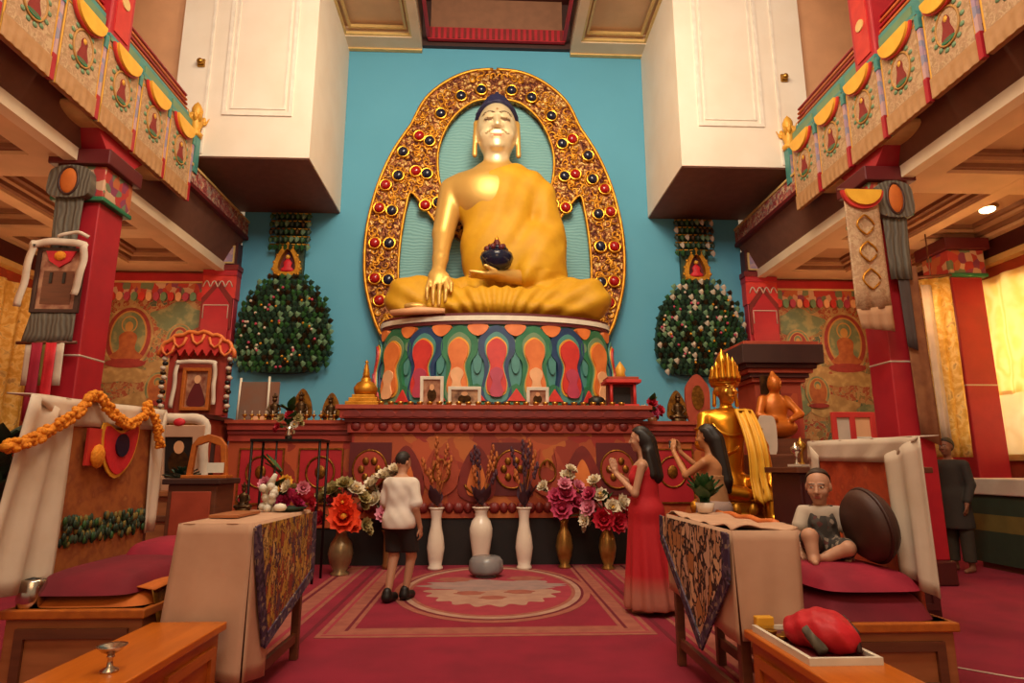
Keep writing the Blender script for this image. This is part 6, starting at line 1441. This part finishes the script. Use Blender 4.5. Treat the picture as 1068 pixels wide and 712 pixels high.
def face_spots(f, k=1.0, lip='#a85a4c', brow='#4a3024'):
    sp = []
    for q in (-1, 1):
        sp += [(f(q*.032, .086, .011), (.015*k, .015*k, .0065*k), '#efe6da'), (f(q*.032, .088, .011), (.0065*k, .015*k, .0068*k), '#1c120e')]
        for t in (.016, .026, .036, .046): sp.append((f(q*t, .082, .034-.08*abs(t-.03)), (.008*k, .018*k, .0045*k), brow))
        sp.append((f(q*.045, .062, -.03), (.02*k, .02*k, .02*k), None))
    sp = [x for x in sp if x[2]]
    sp += [(f(0, .086, -.053), (.022*k, .016*k, .0055*k), lip), (f(0, .086, -.063), (.019*k, .016*k, .0065*k), lip)]
    return sp
def dobox(pts, m=.2): 
    a = np.array(pts); return a.min(0)-m, a.max(0)+m

# ---- boy in white T-shirt, seen from behind, weight on one leg
def boy():
    t = T('person', 'boy with short dark hair, white T-shirt and black shorts walking to the altar', 'person', (-1.06, 6.88, 0), -.38)
    k = .875
    P = lambda x, y, z: V3(x, y, z)*k
    s = SDF((-.34, -.3, -.01), (.36, .38, 1.56), .0075)
    s.cap(P(0, 0, 1.12), P(0, .0, 1.30), .125, .135, .06); s.cap(P(-.12, 0, 1.34), P(.12, 0, 1.34), .06, .06, .06)
    s.cap(P(0, 0, .95), P(0, 0, 1.12), .13, .12, .06); s.ell(P(0, -.02, .93), (.135, .115, .11), .06)
    s.cap(P(0, 0, 1.36), P(.0, .025, 1.5), .052, .047, .03)
    f = head(s, P(.0, .035, 1.60), k*1.02, yaw=-.35, pitch=-.18)
    limb(s, P(-.165, 0, 1.34), P(-.2, .0, 1.08), P(-.14, .19, 1.02), .045, .036, .026); hand(s, P(-.14, .19, 1.02), (.5, .85, .1), (0, 0, -1), 1, .85)
    limb(s, P(.165, 0, 1.34), P(.225, -.03, 1.07), P(.24, .06, .84), .045, .036, .026); hand(s, P(.24, .06, .84), (.05, .25, -1), (-1, 0, 0), -1, .9)
    limb(s, P(-.085, 0, .88), P(-.08, .03, .50), P(-.07, -.10, .10), .078, .052, .034)
    limb(s, P(.085, 0, .88), P(.10, .13, .50), P(.05, .10, .10), .078, .052, .034)
    for x, y in ((-.07, -.10), (.05, .10)): s.cap(P(x, y-.03, .045), P(x, y+.14, .03), .032, .026, .03)
    col = paint('#b98768', face_spots(f, k))
    s.mesh('body', skin_vc, t, col)
    c = SDF((-.36, -.28, .6), (.38, .28, 1.42), .010)
    c.cap(P(0, 0, 1.0), P(0, .0, 1.30), .150, .150, .06); c.cap(P(-.13, 0, 1.34), P(.13, 0, 1.34), .072, .072, .06); c.ell(P(0, -.02, .90), (.185, .165, .16), .06)
    c.cap(P(-.165, 0, 1.34), P(-.20, 0, 1.14), .065, .07, .03); c.cap(P(.165, 0, 1.34), P(.215, -.02, 1.13), .065, .07, .03)
    c.warp(lambda X, Y, Z: .004*np.sin(Z*38+X*20)*np.cos(X*25+Y*18)); c.cap(P(0, 0, 1.36), P(0, .005, 1.40), .075, .06, .05); c.keep(lambda X, Y, Z: .83*k-Z); c.keep(lambda X, Y, Z: Z-1.425*k)
    c.mesh('t_shirt', M('white_tshirt', '#e2d8cc', .85, col2='#d6cabb', scale=6), t)
    c = SDF((-.3, -.3, .4), (.34, .36, .95), .010)
    c.ell(P(0, -.02, .93), (.155, .135, .13), .05); c.cap(P(-.08, 0, .86), P(-.08, .03, .55), .10, .092, .03); c.cap(P(.08, 0, .86), P(.098, .11, .55), .10, .092, .03)
    c.keep(lambda X, Y, Z: .55*k-Z); c.keep(lambda X, Y, Z: Z-.99*k)
    c.mesh('shorts', black_cloth, t)
    h = SDF((-.16, -.16, 1.25), (.18, .2, 1.56), .0075)
    h.ell(f(0, -.012, .034), (.085*k, .102*k, .1*k), .01, rot=[list(r) for r in np.array(rotm(-.18, 0, -.35))]); h.warp(lambda X, Y, Z: .0025*np.sin(X*190)*np.sin(Y*170+Z*120))
    a, b, cc = np.array(f(0, 0, 0)), np.array(f(0, 1, 0)), np.array(f(0, 0, 1)); dy = (b-a)/np.linalg.norm(b-a); dz = (cc-a)/np.linalg.norm(cc-a)
    h.keep(lambda X, Y, Z: ((X-a[0])*dy[0]+(Y-a[1])*dy[1]+(Z-a[2])*dy[2]) - .012 - 1.0*np.maximum(0, ((X-a[0])*dz[0]+(Y-a[1])*dz[1]+(Z-a[2])*dz[2])-.045)*1.6)
    h.keep(lambda X, Y, Z: -((X-a[0])*dz[0]+(Y-a[1])*dz[1]+(Z-a[2])*dz[2])-.045)
    h.mesh('hair', M('dark_hair', '#221812', .6), t)
    for n_, (x, y) in enumerate(((-.07, -.10), (.05, .10))):
        c = SDF((x*k-.09, y*k-.12, -.005), (x*k+.09, y*k+.24, .16), .008)
        c.cap(P(x, y-.03, .06), P(x, y+.15, .045), .05, .043, .04); c.cap(P(x, y-.02, .07), P(x, y-.02, .12), .047, .045, .03); c.keep(lambda X, Y, Z: .004-Z); c.mesh('shoe', black, t)
boy()

# ---- woman in a long red dress, palms together
def woman_red():
    t = T('person', 'woman with long dark hair in a long sleeveless red dress, palms pressed together', 'person', (1.40, 6.28, 0), 1.15)
    P = V3; s = SDF((-.34, -.3, -.01), (.34, .5, 1.78), .0075)
    s.cap(P(0, 0, 1.14), P(0, .0, 1.30), .105, .125, .06); s.cap(P(-.12, -.01, 1.37), P(.12, -.01, 1.37), .045, .045, .06); s.cap(P(0, 0, .95), P(0, 0, 1.12), .125, .1, .06); s.ell(P(0, -.02, .93), (.16, .13, .13), .05)
    for q in (-1, 1): s.ell(P(q*.06, .085, 1.245), (.055, .05, .055), .04)
    s.cap(P(0, -.01, 1.38), P(0, .02, 1.52), .045, .042, .03)
    f = head(s, P(0, .03, 1.62), 1.0, 0, -.05)
    for q in (-1, 1):
        limb(s, P(q*.165, -.01, 1.365), P(q*.19, .06, 1.10), P(q*.028, .27, 1.28), .04, .034, .023); hand(s, P(q*.024, .28, 1.285), (-q*.02, .25, 1), (-q, 0, 0), -q, .95, .04)
        limb(s, P(q*.09, 0, .88), P(q*.085, .02, .47), P(q*.08, -.02, .09), .085, .052, .033); s.cap(P(q*.08, -.03, .035), P(q*.09, .13, .022), .032, .022, .03)
    s.mesh('body', skin_vc, t, paint('#b98a6c', face_spots(f, 1, '#a04040')))
    c = SDF((-.42, -.42, 0), (.42, .42, 1.42), .011)
    c.cap(P(0, 0, 1.12), P(0, .0, 1.28), .118, .137, .06); c.cap(P(-.1, -.005, 1.34), P(.1, -.005, 1.34), .05, .05, .06)
    for q in (-1, 1): c.ell(P(q*.06, .088, 1.245), (.062, .055, .06), .04)
    c.cap(P(0, 0, .95), P(0, 0, 1.12), .145, .115, .06); c.ell(P(0, -.02, .93), (.18, .15, .15), .05); c.cap(P(0, 0, .9), P(0, -.03, .1), .17, .26, .05)
    c.warp(lambda X, Y, Z: .018*np.sin(np.arctan2(Y, X)*11+Z*1.5)*np.clip((.9-Z)*1.4, 0, 1)); c.keep(lambda X, Y, Z: .05-Z); c.keep(lambda X, Y, Z: Z-1.375); c.keep(lambda X, Y, Z: np.abs(X)-.13-np.clip(1.28-Z, 0, 1)*2)
    def dcol(V):
        w = np.clip((.36-V[:, 2])*6, 0, 1)[:, None]; return np.tile(L3('#b3141f'), (len(V), 1))*(1-w)+L3('#a8604e')*w
    c.mesh('dress', cloth_vc, t, dcol)
    m = MB(); m.use(red_paint, True)
    h = SDF((-.2, -.25, 1.15), (.2, .2, 1.82), .009)
    h.ell(f(0, -.015, .03), (.089, .108, .107), .01); h.cap(P(0, -.05, 1.6), P(0, -.1, 1.27), .085, .085, .04); h.cap(P(-.06, -.06, 1.5), P(-.07, -.09, 1.28), .05, .045, .03); h.cap(P(.06, -.06, 1.5), P(.07, -.09, 1.28), .05, .045, .03)
    h.keep(lambda X, Y, Z: np.where(Z > 1.665, Y-.03-(Z-1.665)*1.6, Y-.025)); h.warp(lambda X, Y, Z: .004*np.sin(X*110+Z*8))
    h.mesh('hair', M('black_hair', '#17100e', .5), t)
woman_red()

# ---- second woman, bare shouldered, holding up a phone
def woman_phone():
    t = T('person', 'long haired woman in tan strapless top raising a phone beyond the right puja table', 'person', (2.10, 6.35, 0), .75)
    P = V3; s = SDF((-.42, -.3, -.01), (.42, .62, 1.8), .008)
    s.cap(P(0, 0, 1.16), P(0, .0, 1.33), .11, .13, .06); s.cap(P(-.13, -.01, 1.40), P(.13, -.01, 1.40), .05, .05, .06); s.cap(P(0, 0, .97), P(0, 0, 1.14), .13, .105, .06); s.ell(P(0, -.02, .95), (.165, .135, .13), .05)
    for q in (-1, 1): s.ell(P(q*.06, .09, 1.27), (.055, .05, .055), .04)
    s.cap(P(0, -.01, 1.41), P(0, .02, 1.55), .046, .043, .03); f = head(s, P(0, .03, 1.65), 1.0, .15, -.05)
    for q in (-1, 1):
        limb(s, P(q*.17, -.01, 1.395), P(q*.22, .16, 1.27), P(q*.07, .37, 1.50), .043, .035, .024); hand(s, P(q*.065, .375, 1.51), (-q*.25, .2, 1), (-q, .2, 0), -q, .95, .18)
        limb(s, P(q*.09, 0, .9), P(q*.085, .02, .48), P(q*.08, -.02, .09), .085, .055, .034); s.cap(P(q*.08, -.03, .035), P(q*.09, .13, .022), .032, .022, .03)
    s.mesh('body', skin_vc, t, paint('#b3784c', face_spots(f, 1)))
    c = SDF((-.3, -.3, .85), (.3, .3, 1.4), .011); c.cap(P(0, 0, 1.05), P(0, .0, 1.27), .125, .138, .06); c.cap(P(0, 0, .9), P(0, 0, 1.1), .175, .13, .06)
    for q in (-1, 1): c.ell(P(q*.06, .093, 1.26), (.062, .056, .06), .04)
    c.keep(lambda X, Y, Z: .9-Z); c.keep(lambda X, Y, Z: Z-1.27); c.mesh('top', M('tan_top', '#a8794e', .8, col2='#99693f'), t)
    c = SDF((-.34, -.34, .1), (.34, .34, 1.05), .012); c.ell(P(0, -.02, .95), (.185, .155, .12), .05); c.cap(P(0, 0, .9), P(0, 0, .2), .17, .22, .05); c.keep(lambda X, Y, Z: .18-Z); c.warp(lambda X, Y, Z: .012*np.sin(np.arctan2(Y, X)*10)*np.clip((.9-Z), 0, 1)); c.mesh('skirt', M('grey_pink_skirt', '#a38a80', .85), t)
    h = SDF((-.2, -.25, 1.05), (.2, .2, 1.85), .009)
    h.ell(f(0, -.015, .03), (.09, .108, .107), .01); h.cap(P(.02, -.055, 1.62), P(.05, -.12, 1.22), .085, .07, .04); h.cap(P(.05, -.12, 1.22), P(.06, -.14, 1.12), .06, .03, .03)
    h.keep(lambda X, Y, Z: np.where(Z > 1.69, Y-.03-(Z-1.69)*1.6, Y-.025)); h.warp(lambda X, Y, Z: .004*np.sin(X*110+Z*8)); h.mesh('hair', M('brown_black_hair', '#1d130e', .5), t)
    ph = T('phone', 'dark phone held up by the woman in the tan top', 'phone', (0, 0, 0))
    m = MB(); m.use(black).box((0, 0, 0), (.15, .01, .078)); m.build('body', ph, bevel=.006, local=True)
    m = MB(); m.use(M('phone_screen', '#6a7a80', .2)).box((0, -.006, 0), (.14, .002, .07)); m.build('screen', ph, local=True)
    mm = Matrix.Rotation(.75, 4, 'Z') @ Vector((0, .42, 1.585)); ph.location = (2.10+mm.x, 6.35+mm.y, mm.z); ph.rotation_euler = (0, 0, .75)
woman_phone()

# ---- toddler sitting on the right throne
def toddler():
    t = T('person', 'toddler in pale T-shirt and dark printed overalls sitting on the right throne', 'person', (2.13, 4.36, .74), 2.75)
    P = V3; s = SDF((-.28, -.2, -.02), (.28, .4, .66), .0062)
    s.cap(P(0, 0, .09), P(0, 0, .28), .085, .08, .04); s.cap(P(-.07, 0, .31), P(.07, 0, .31), .04, .04, .04); s.cap(P(0, 0, .32), P(0, .015, .39), .036, .036, .02)
    f = head(s, P(0, .02, .475), .98, -.25, -.12)
    limb(s, P(-.105, 0, .31), P(-.15, .05, .19), P(-.13, .12, .07), .033, .028, .021); hand(s, P(-.13, .12, .06), (.1, .5, -.3), (0, 0, -1), 1, .62, .15)
    limb(s, P(.105, 0, .31), P(.155, .04, .19), P(.15, .12, .08), .033, .028, .021); hand(s, P(.15, .12, .07), (-.1, .5, -.3), (0, 0, -1), -1, .62, .15)
    limb(s, P(-.06, .02, .07), P(-.12, .22, .1), P(.0, .22, .045), .058, .046, .034); s.cap(P(.0, .22, .04), P(.08, .26, .035), .026, .02, .02)
    limb(s, P(.06, .02, .07), P(.1, .24, .17), P(.09, .28, .03), .058, .048, .034); s.cap(P(.09, .28, .03), P(.09, .36, .02), .026, .02, .02)
    s.mesh('body', skin_vc, t, paint('#c08e70', face_spots(f, 1.0)))
    c = SDF((-.24, -.16, .16), (.24, .16, .4), .007); c.cap(P(0, 0, .18), P(0, 0, .29), .098, .092, .04); c.cap(P(-.075, 0, .315), P(.075, 0, .315), .05, .05, .04)
    for q in (-1, 1): c.cap(P(q*.105, 0, .31), P(q*.14, .035, .22), .048, .05, .02)
    c.keep(lambda X, Y, Z: Z-.352); c.keep(lambda X, Y, Z: .17-Z); c.mesh('t_shirt', M('pale_tshirt', '#c9b8a4', .85), t)
    c = SDF((-.24, -.2, -.02), (.24, .3, .36), .007); c.cap(P(0, 0, .08), P(0, .006, .23), .108, .105, .04); c.cap(P(-.06, .02, .07), P(-.11, .19, .095), .076, .066, .03); c.cap(P(.06, .02, .07), P(.095, .2, .15), .076, .068, .03)
    for q in (-1, 1): c.cap(P(q*.055, .085, .24), P(q*.06, .03, .355), .016, .014, .02); c.cap(P(q*.06, .03, .355), P(q*.055, -.085, .26), .014, .016, .02)
    c.keep(lambda X, Y, Z: -Z-.005); c.mesh('overalls', PAT('printed_denim', 'vor', 40, [(0, '#3a342f'), (.5, '#4c443c'), (.75, '#8a7a6a'), (.88, '#5a2f2a')], .85), t)
    h = SDF((-.14, -.14, .36), (.14, .16, .66), .0065); h.ell(f(0, -.015, .034), (.083, .1, .098), .01)
    h.keep(lambda X, Y, Z: Y-.0-np.maximum(0, Z-.525)*1.5); h.keep(lambda X, Y, Z: .44-Z); h.mesh('hair', M('toddler_hair', '#3a2618', .6), t)
toddler()

# ---- person in dark clothes by the draped bench
def person_dark():
    t = T('person', 'person in dark grey clothes standing between the gold hanging and the draped bench', 'person', (6.14, 8.45, 0), 2.0)
    P = V3; s = SDF((-.36, -.3, -.01), (.36, .4, 1.78), .009)
    s.cap(P(0, 0, 1.12), P(0, 0, 1.32), .12, .14, .06); s.cap(P(-.13, 0, 1.39), P(.13, 0, 1.39), .05, .05, .06); s.ell(P(0, -.02, .95), (.15, .12, .13), .05); s.cap(P(0, 0, 1.4), P(0, .02, 1.53), .05, .046, .03)
    f = head(s, P(0, .03, 1.62), 1.0)
    for q in (-1, 1):
        limb(s, P(q*.18, 0, 1.385), P(q*.22, -.02, 1.12), P(q*.2, .09, .88), .045, .036, .025); hand(s, P(q*.2, .09, .88), (0, .3, -1), (-q, 0, 0), -q*1, 1, .2)
        limb(s, P(q*.09, 0, .9), P(q*.1, .02, .48), P(q*.1, -.03, .09), .085, .055, .036); s.cap(P(q*.1, -.04, .04), P(q*.11, .14, .026), .036, .026, .03)
    s.mesh('body', skin_vc, t, paint('#8a5c42', face_spots(f)))
    c = SDF((-.4, -.34, .4), (.4, .36, 1.46), .011); c.cap(P(0, 0, 1.0), P(0, 0, 1.32), .145, .155, .06); c.cap(P(-.14, 0, 1.39), P(.14, 0, 1.39), .065, .065, .06); c.cap(P(0, 0, .95), P(0, 0, .6), .18, .2, .05)
    for q in (-1, 1): c.cap(P(q*.18, 0, 1.385), P(q*.22, -.02, 1.12), .062, .058, .02); c.cap(P(q*.22, -.02, 1.12), P(q*.2, .07, .92), .058, .05, .02)
    c.keep(lambda X, Y, Z: Z-1.45); c.keep(lambda X, Y, Z: .55-Z); c.mesh('tunic', M('dark_grey_tunic', '#38342f', .85), t)
    c = SDF((-.26, -.2, .06), (.26, .2, .75), .011)
    for q in (-1, 1): c.cap(P(q*.095, 0, .72), P(q*.1, .0, .14), .095, .075, .02)
    c.keep(lambda X, Y, Z: .13-Z); c.mesh('trousers', M('dark_olive_trousers', '#3c362a', .85), t)
    h = SDF((-.16, -.2, 1.4), (.16, .2, 1.82), .009); h.ell(f(0, -.015, .03), (.088, .106, .106), .01); h.keep(lambda X, Y, Z: np.where(Z > 1.66, Y-.03-(Z-1.66)*1.6, Y-.02)); h.mesh('hair', M('dark_brown_hair', '#1a120e', .5), t)
person_dark()

# ================================================================== GOLDEN STATUE beside the right puja table
def golden():
    bx_, by_ = 2.64, 7.25
    t = T('golden_statue', 'tall crowned golden seated statue with yellow scarf right of the altar', 'statue', (bx_, by_, 0))
    m = MB(); m.use(maroon).bx((bx_-.45, by_-.4, 0), (bx_+.45, by_+.4, .72)); m.build('plinth', t, bevel=.01)
    m = MB(); m.use(gold_soft, True).lathe([(0, .72), (.42, .72), (.45, .78), (.38, .84), (.36, .88), (.43, .95), (.42, .99), (0, 1.0)], (bx_, by_, 0), 28, sq=(1, .85))
    for k in range(14):
        a = 2*PI*k/14; m.sph((bx_+.42*math.cos(a), by_+.36*math.sin(a), .9), (.06, .05, .08), 8)
    m.build('lotus_base', t)
    P = lambda x, y, z: V3(bx_+x, by_+y, z)
    s = SDF((bx_-.6, by_-.7, .7), (bx_+.6, by_+.5, 2.5), .013)
    s.ell(P(0, 0, 1.12), (.24, .2, .16), .06); s.cap(P(0, 0, 1.15), P(0, 0, 1.7), .14, .18, .08); s.ell(P(0, -.02, 1.82), (.25, .16, .2), .06); s.cap(P(-.22, 0, 1.93), P(.22, 0, 1.93), .075, .075, .08)
    s.cap(P(0, 0, 1.95), P(0, 0, 2.12), .07, .065, .04)
    f = head(s, P(0, -.02, 2.24), 1.55, PI+.25)
    for q in (-1, 1): s.cap(P(q*.125, -.0, 2.22), P(q*.135, 0, 2.06), .022, .025, .02)
    limb(s, P(-.27, 0, 1.92), P(-.36, -.1, 1.6), P(-.2, -.38, 1.48), .075, .06, .04, .03); hand(s, P(-.2, -.38, 1.48), (.5, -.6, .2), (0, 0, 1), 1, 1.3, .2)
    limb(s, P(.27, 0, 1.92), P(.37, -.08, 1.58), P(.3, -.36, 1.28), .075, .06, .04, .03); hand(s, P(.3, -.38, 1.26), (-.1, -.6, -.7), (0, -.5, 1), -1, 1.3, .15)
    limb(s, P(-.12, 0, 1.12), P(-.4, -.28, 1.12), P(.0, -.36, 1.06), .13, .11, .08, .04); s.cap(P(0, -.36, 1.06), P(.16, -.38, 1.06), .06, .04, .03)
    limb(s, P(.12, 0, 1.12), P(.32, -.32, 1.2), P(.28, -.4, .82), .13, .11, .07, .04); s.cap(P(.28, -.4, .8), P(.28, -.54, .76), .055, .04, .03)
    s.mesh('gilded_figure', gold_statue_vc, t, paint('#d08a24', [(P(0, -.1, 2.22), (.14, .16, .16), '#dda040')]), local=False)
    m = MB(); m.use(gold, True)
    for k in range(7):
        a = -PI/2+(k-3)*.5; x, y = .135*math.cos(a), .15*math.sin(a); h = .34-.045*abs(k-3)
        m.lathe([(.0, 0), (.05, 0), (.055, .06), (.03, h*.6), (.035, h*.7), (0, h)], tuple(P(x, y, 2.32)), 10)
    m.lathe([(.15, 2.28), (.165, 2.31), (.15, 2.36)], (bx_, by_, 0), 24); m.lathe([(.12, 2.34), (.13, 2.45), (.07, 2.55), (.08, 2.6), (.03, 2.68), (0, 2.74)], (bx_, by_+.02, 0), 16); m.build('crown', t)
    m = MB(); m.use(gold, True)
    m.tube([P(.2*math.cos(a), -.08-.12*math.sin(a)*-1*0-.1*abs(math.sin(a)), 1.86-.16*abs(math.sin(a))) for a in np.linspace(0, PI, 16)], .02, 8)
    for q in (-1, 1): m.tube([P(q*.31+.075*math.cos(a), -.03+.075*math.sin(a), 1.78) for a in np.linspace(0, 6.283, 16, False)], .016, 6, closed=True)
    m.build('necklace', t)
    m = MB(); m.use(yellow, True)
    for pa, pb, w0, w1 in (((.10, -.17, 1.98), (.16, -.46, .98), .07, .10), ((.19, -.15, 1.97), (.24, -.44, 1.08), .05, .07)):
        A, Bq = P(*pa), P(*pb)
        def fs(u, v):
            c = A*(1-v)+Bq*v; c[1] -= .10*math.sin(PI*min(1, v*1.3)); w = w0+(w1-w0)*v
            return (c[0]+(u-.5)*2*w, c[1]-.03*math.sin(u*14+v*2), c[2]+.03*math.sin(u*9))
        m.grid(fs, 12, 16)
    m.grid(lambda u, v: tuple(P(.06+.16*u, -.18+.36*v, 1.985+.03*math.sin(PI*v))), 8, 8)
    tag(m.build('yellow_scarf', solid=.01, recalc=False), 'bright yellow scarf hanging from the golden statue shoulder', 'scarf')
golden()

# ================================================================== LIGHT
world = bpy.data.worlds.new('world'); SC.world = world; world.use_nodes = True
bg = world.node_tree.nodes['Background']; bg.inputs[0].default_value = lin('#ffd9b0'); bg.inputs[1].default_value = .35
def area(name, loc, target, size, energy, col='#ffe2bd', sy=None):
    d = bpy.data.lights.new(name, 'AREA'); d.energy = energy; d.size = size; d.color = lin(col)[:3]
    if sy: d.shape = 'RECTANGLE'; d.size_y = sy
    o = bpy.data.objects.new(name, d); COL.objects.link(o); o.location = loc
    o.rotation_euler = (Vector(target)-Vector(loc)).to_track_quat('-Z', 'Y').to_euler(); return o
def point(name, loc, energy, col='#ffc98a', r=.15):
    d = bpy.data.lights.new(name, 'POINT'); d.energy = energy; d.color = lin(col)[:3]; d.shadow_soft_size = r
    o = bpy.data.objects.new(name, d); COL.objects.link(o); o.location = loc; return o
area('high_window_light', (0, 1.0, 9.3), (0, 12, 6.2), 5.0, 700, '#fff0dc', 2.5)
area('ceiling_light', (0, 6.5, 9.9), (0, 7.5, 0), 3.0, 260, '#ffdcae')
spot = area('statue_light', (0.3, 5.2, 9.6), (0, 11, 7), .8, 160, '#ffedc8')
for sx in (-1, 1):
    for y in (3.5, 6.1, 8.8, 10.8): point('gallery_fill', (sx*6.6, y, 3.9), 28, '#ffc48c', .25)  # unseen points added below the gallery ceilings to light them evenly
area('window_daylight', (9.6, 8.8, 3.2), (5, 8.0, 2.0), 3.5, 340, '#ffe6b8', 2.4)
area('window_daylight', (-9.6, 10.0, 3.2), (-5, 9.0, 2.5), 2.2, 260, '#ffdf9e', 2.0)
area('nave_light', (0, -1.5, 4.5), (0, 7, .5), 3.0, 85, '#ffc891')
SC.view_settings.view_transform = 'Standard'; SC.view_settings.look = 'None'; SC.view_settings.exposure = 0; SC.view_settings.gamma = 1
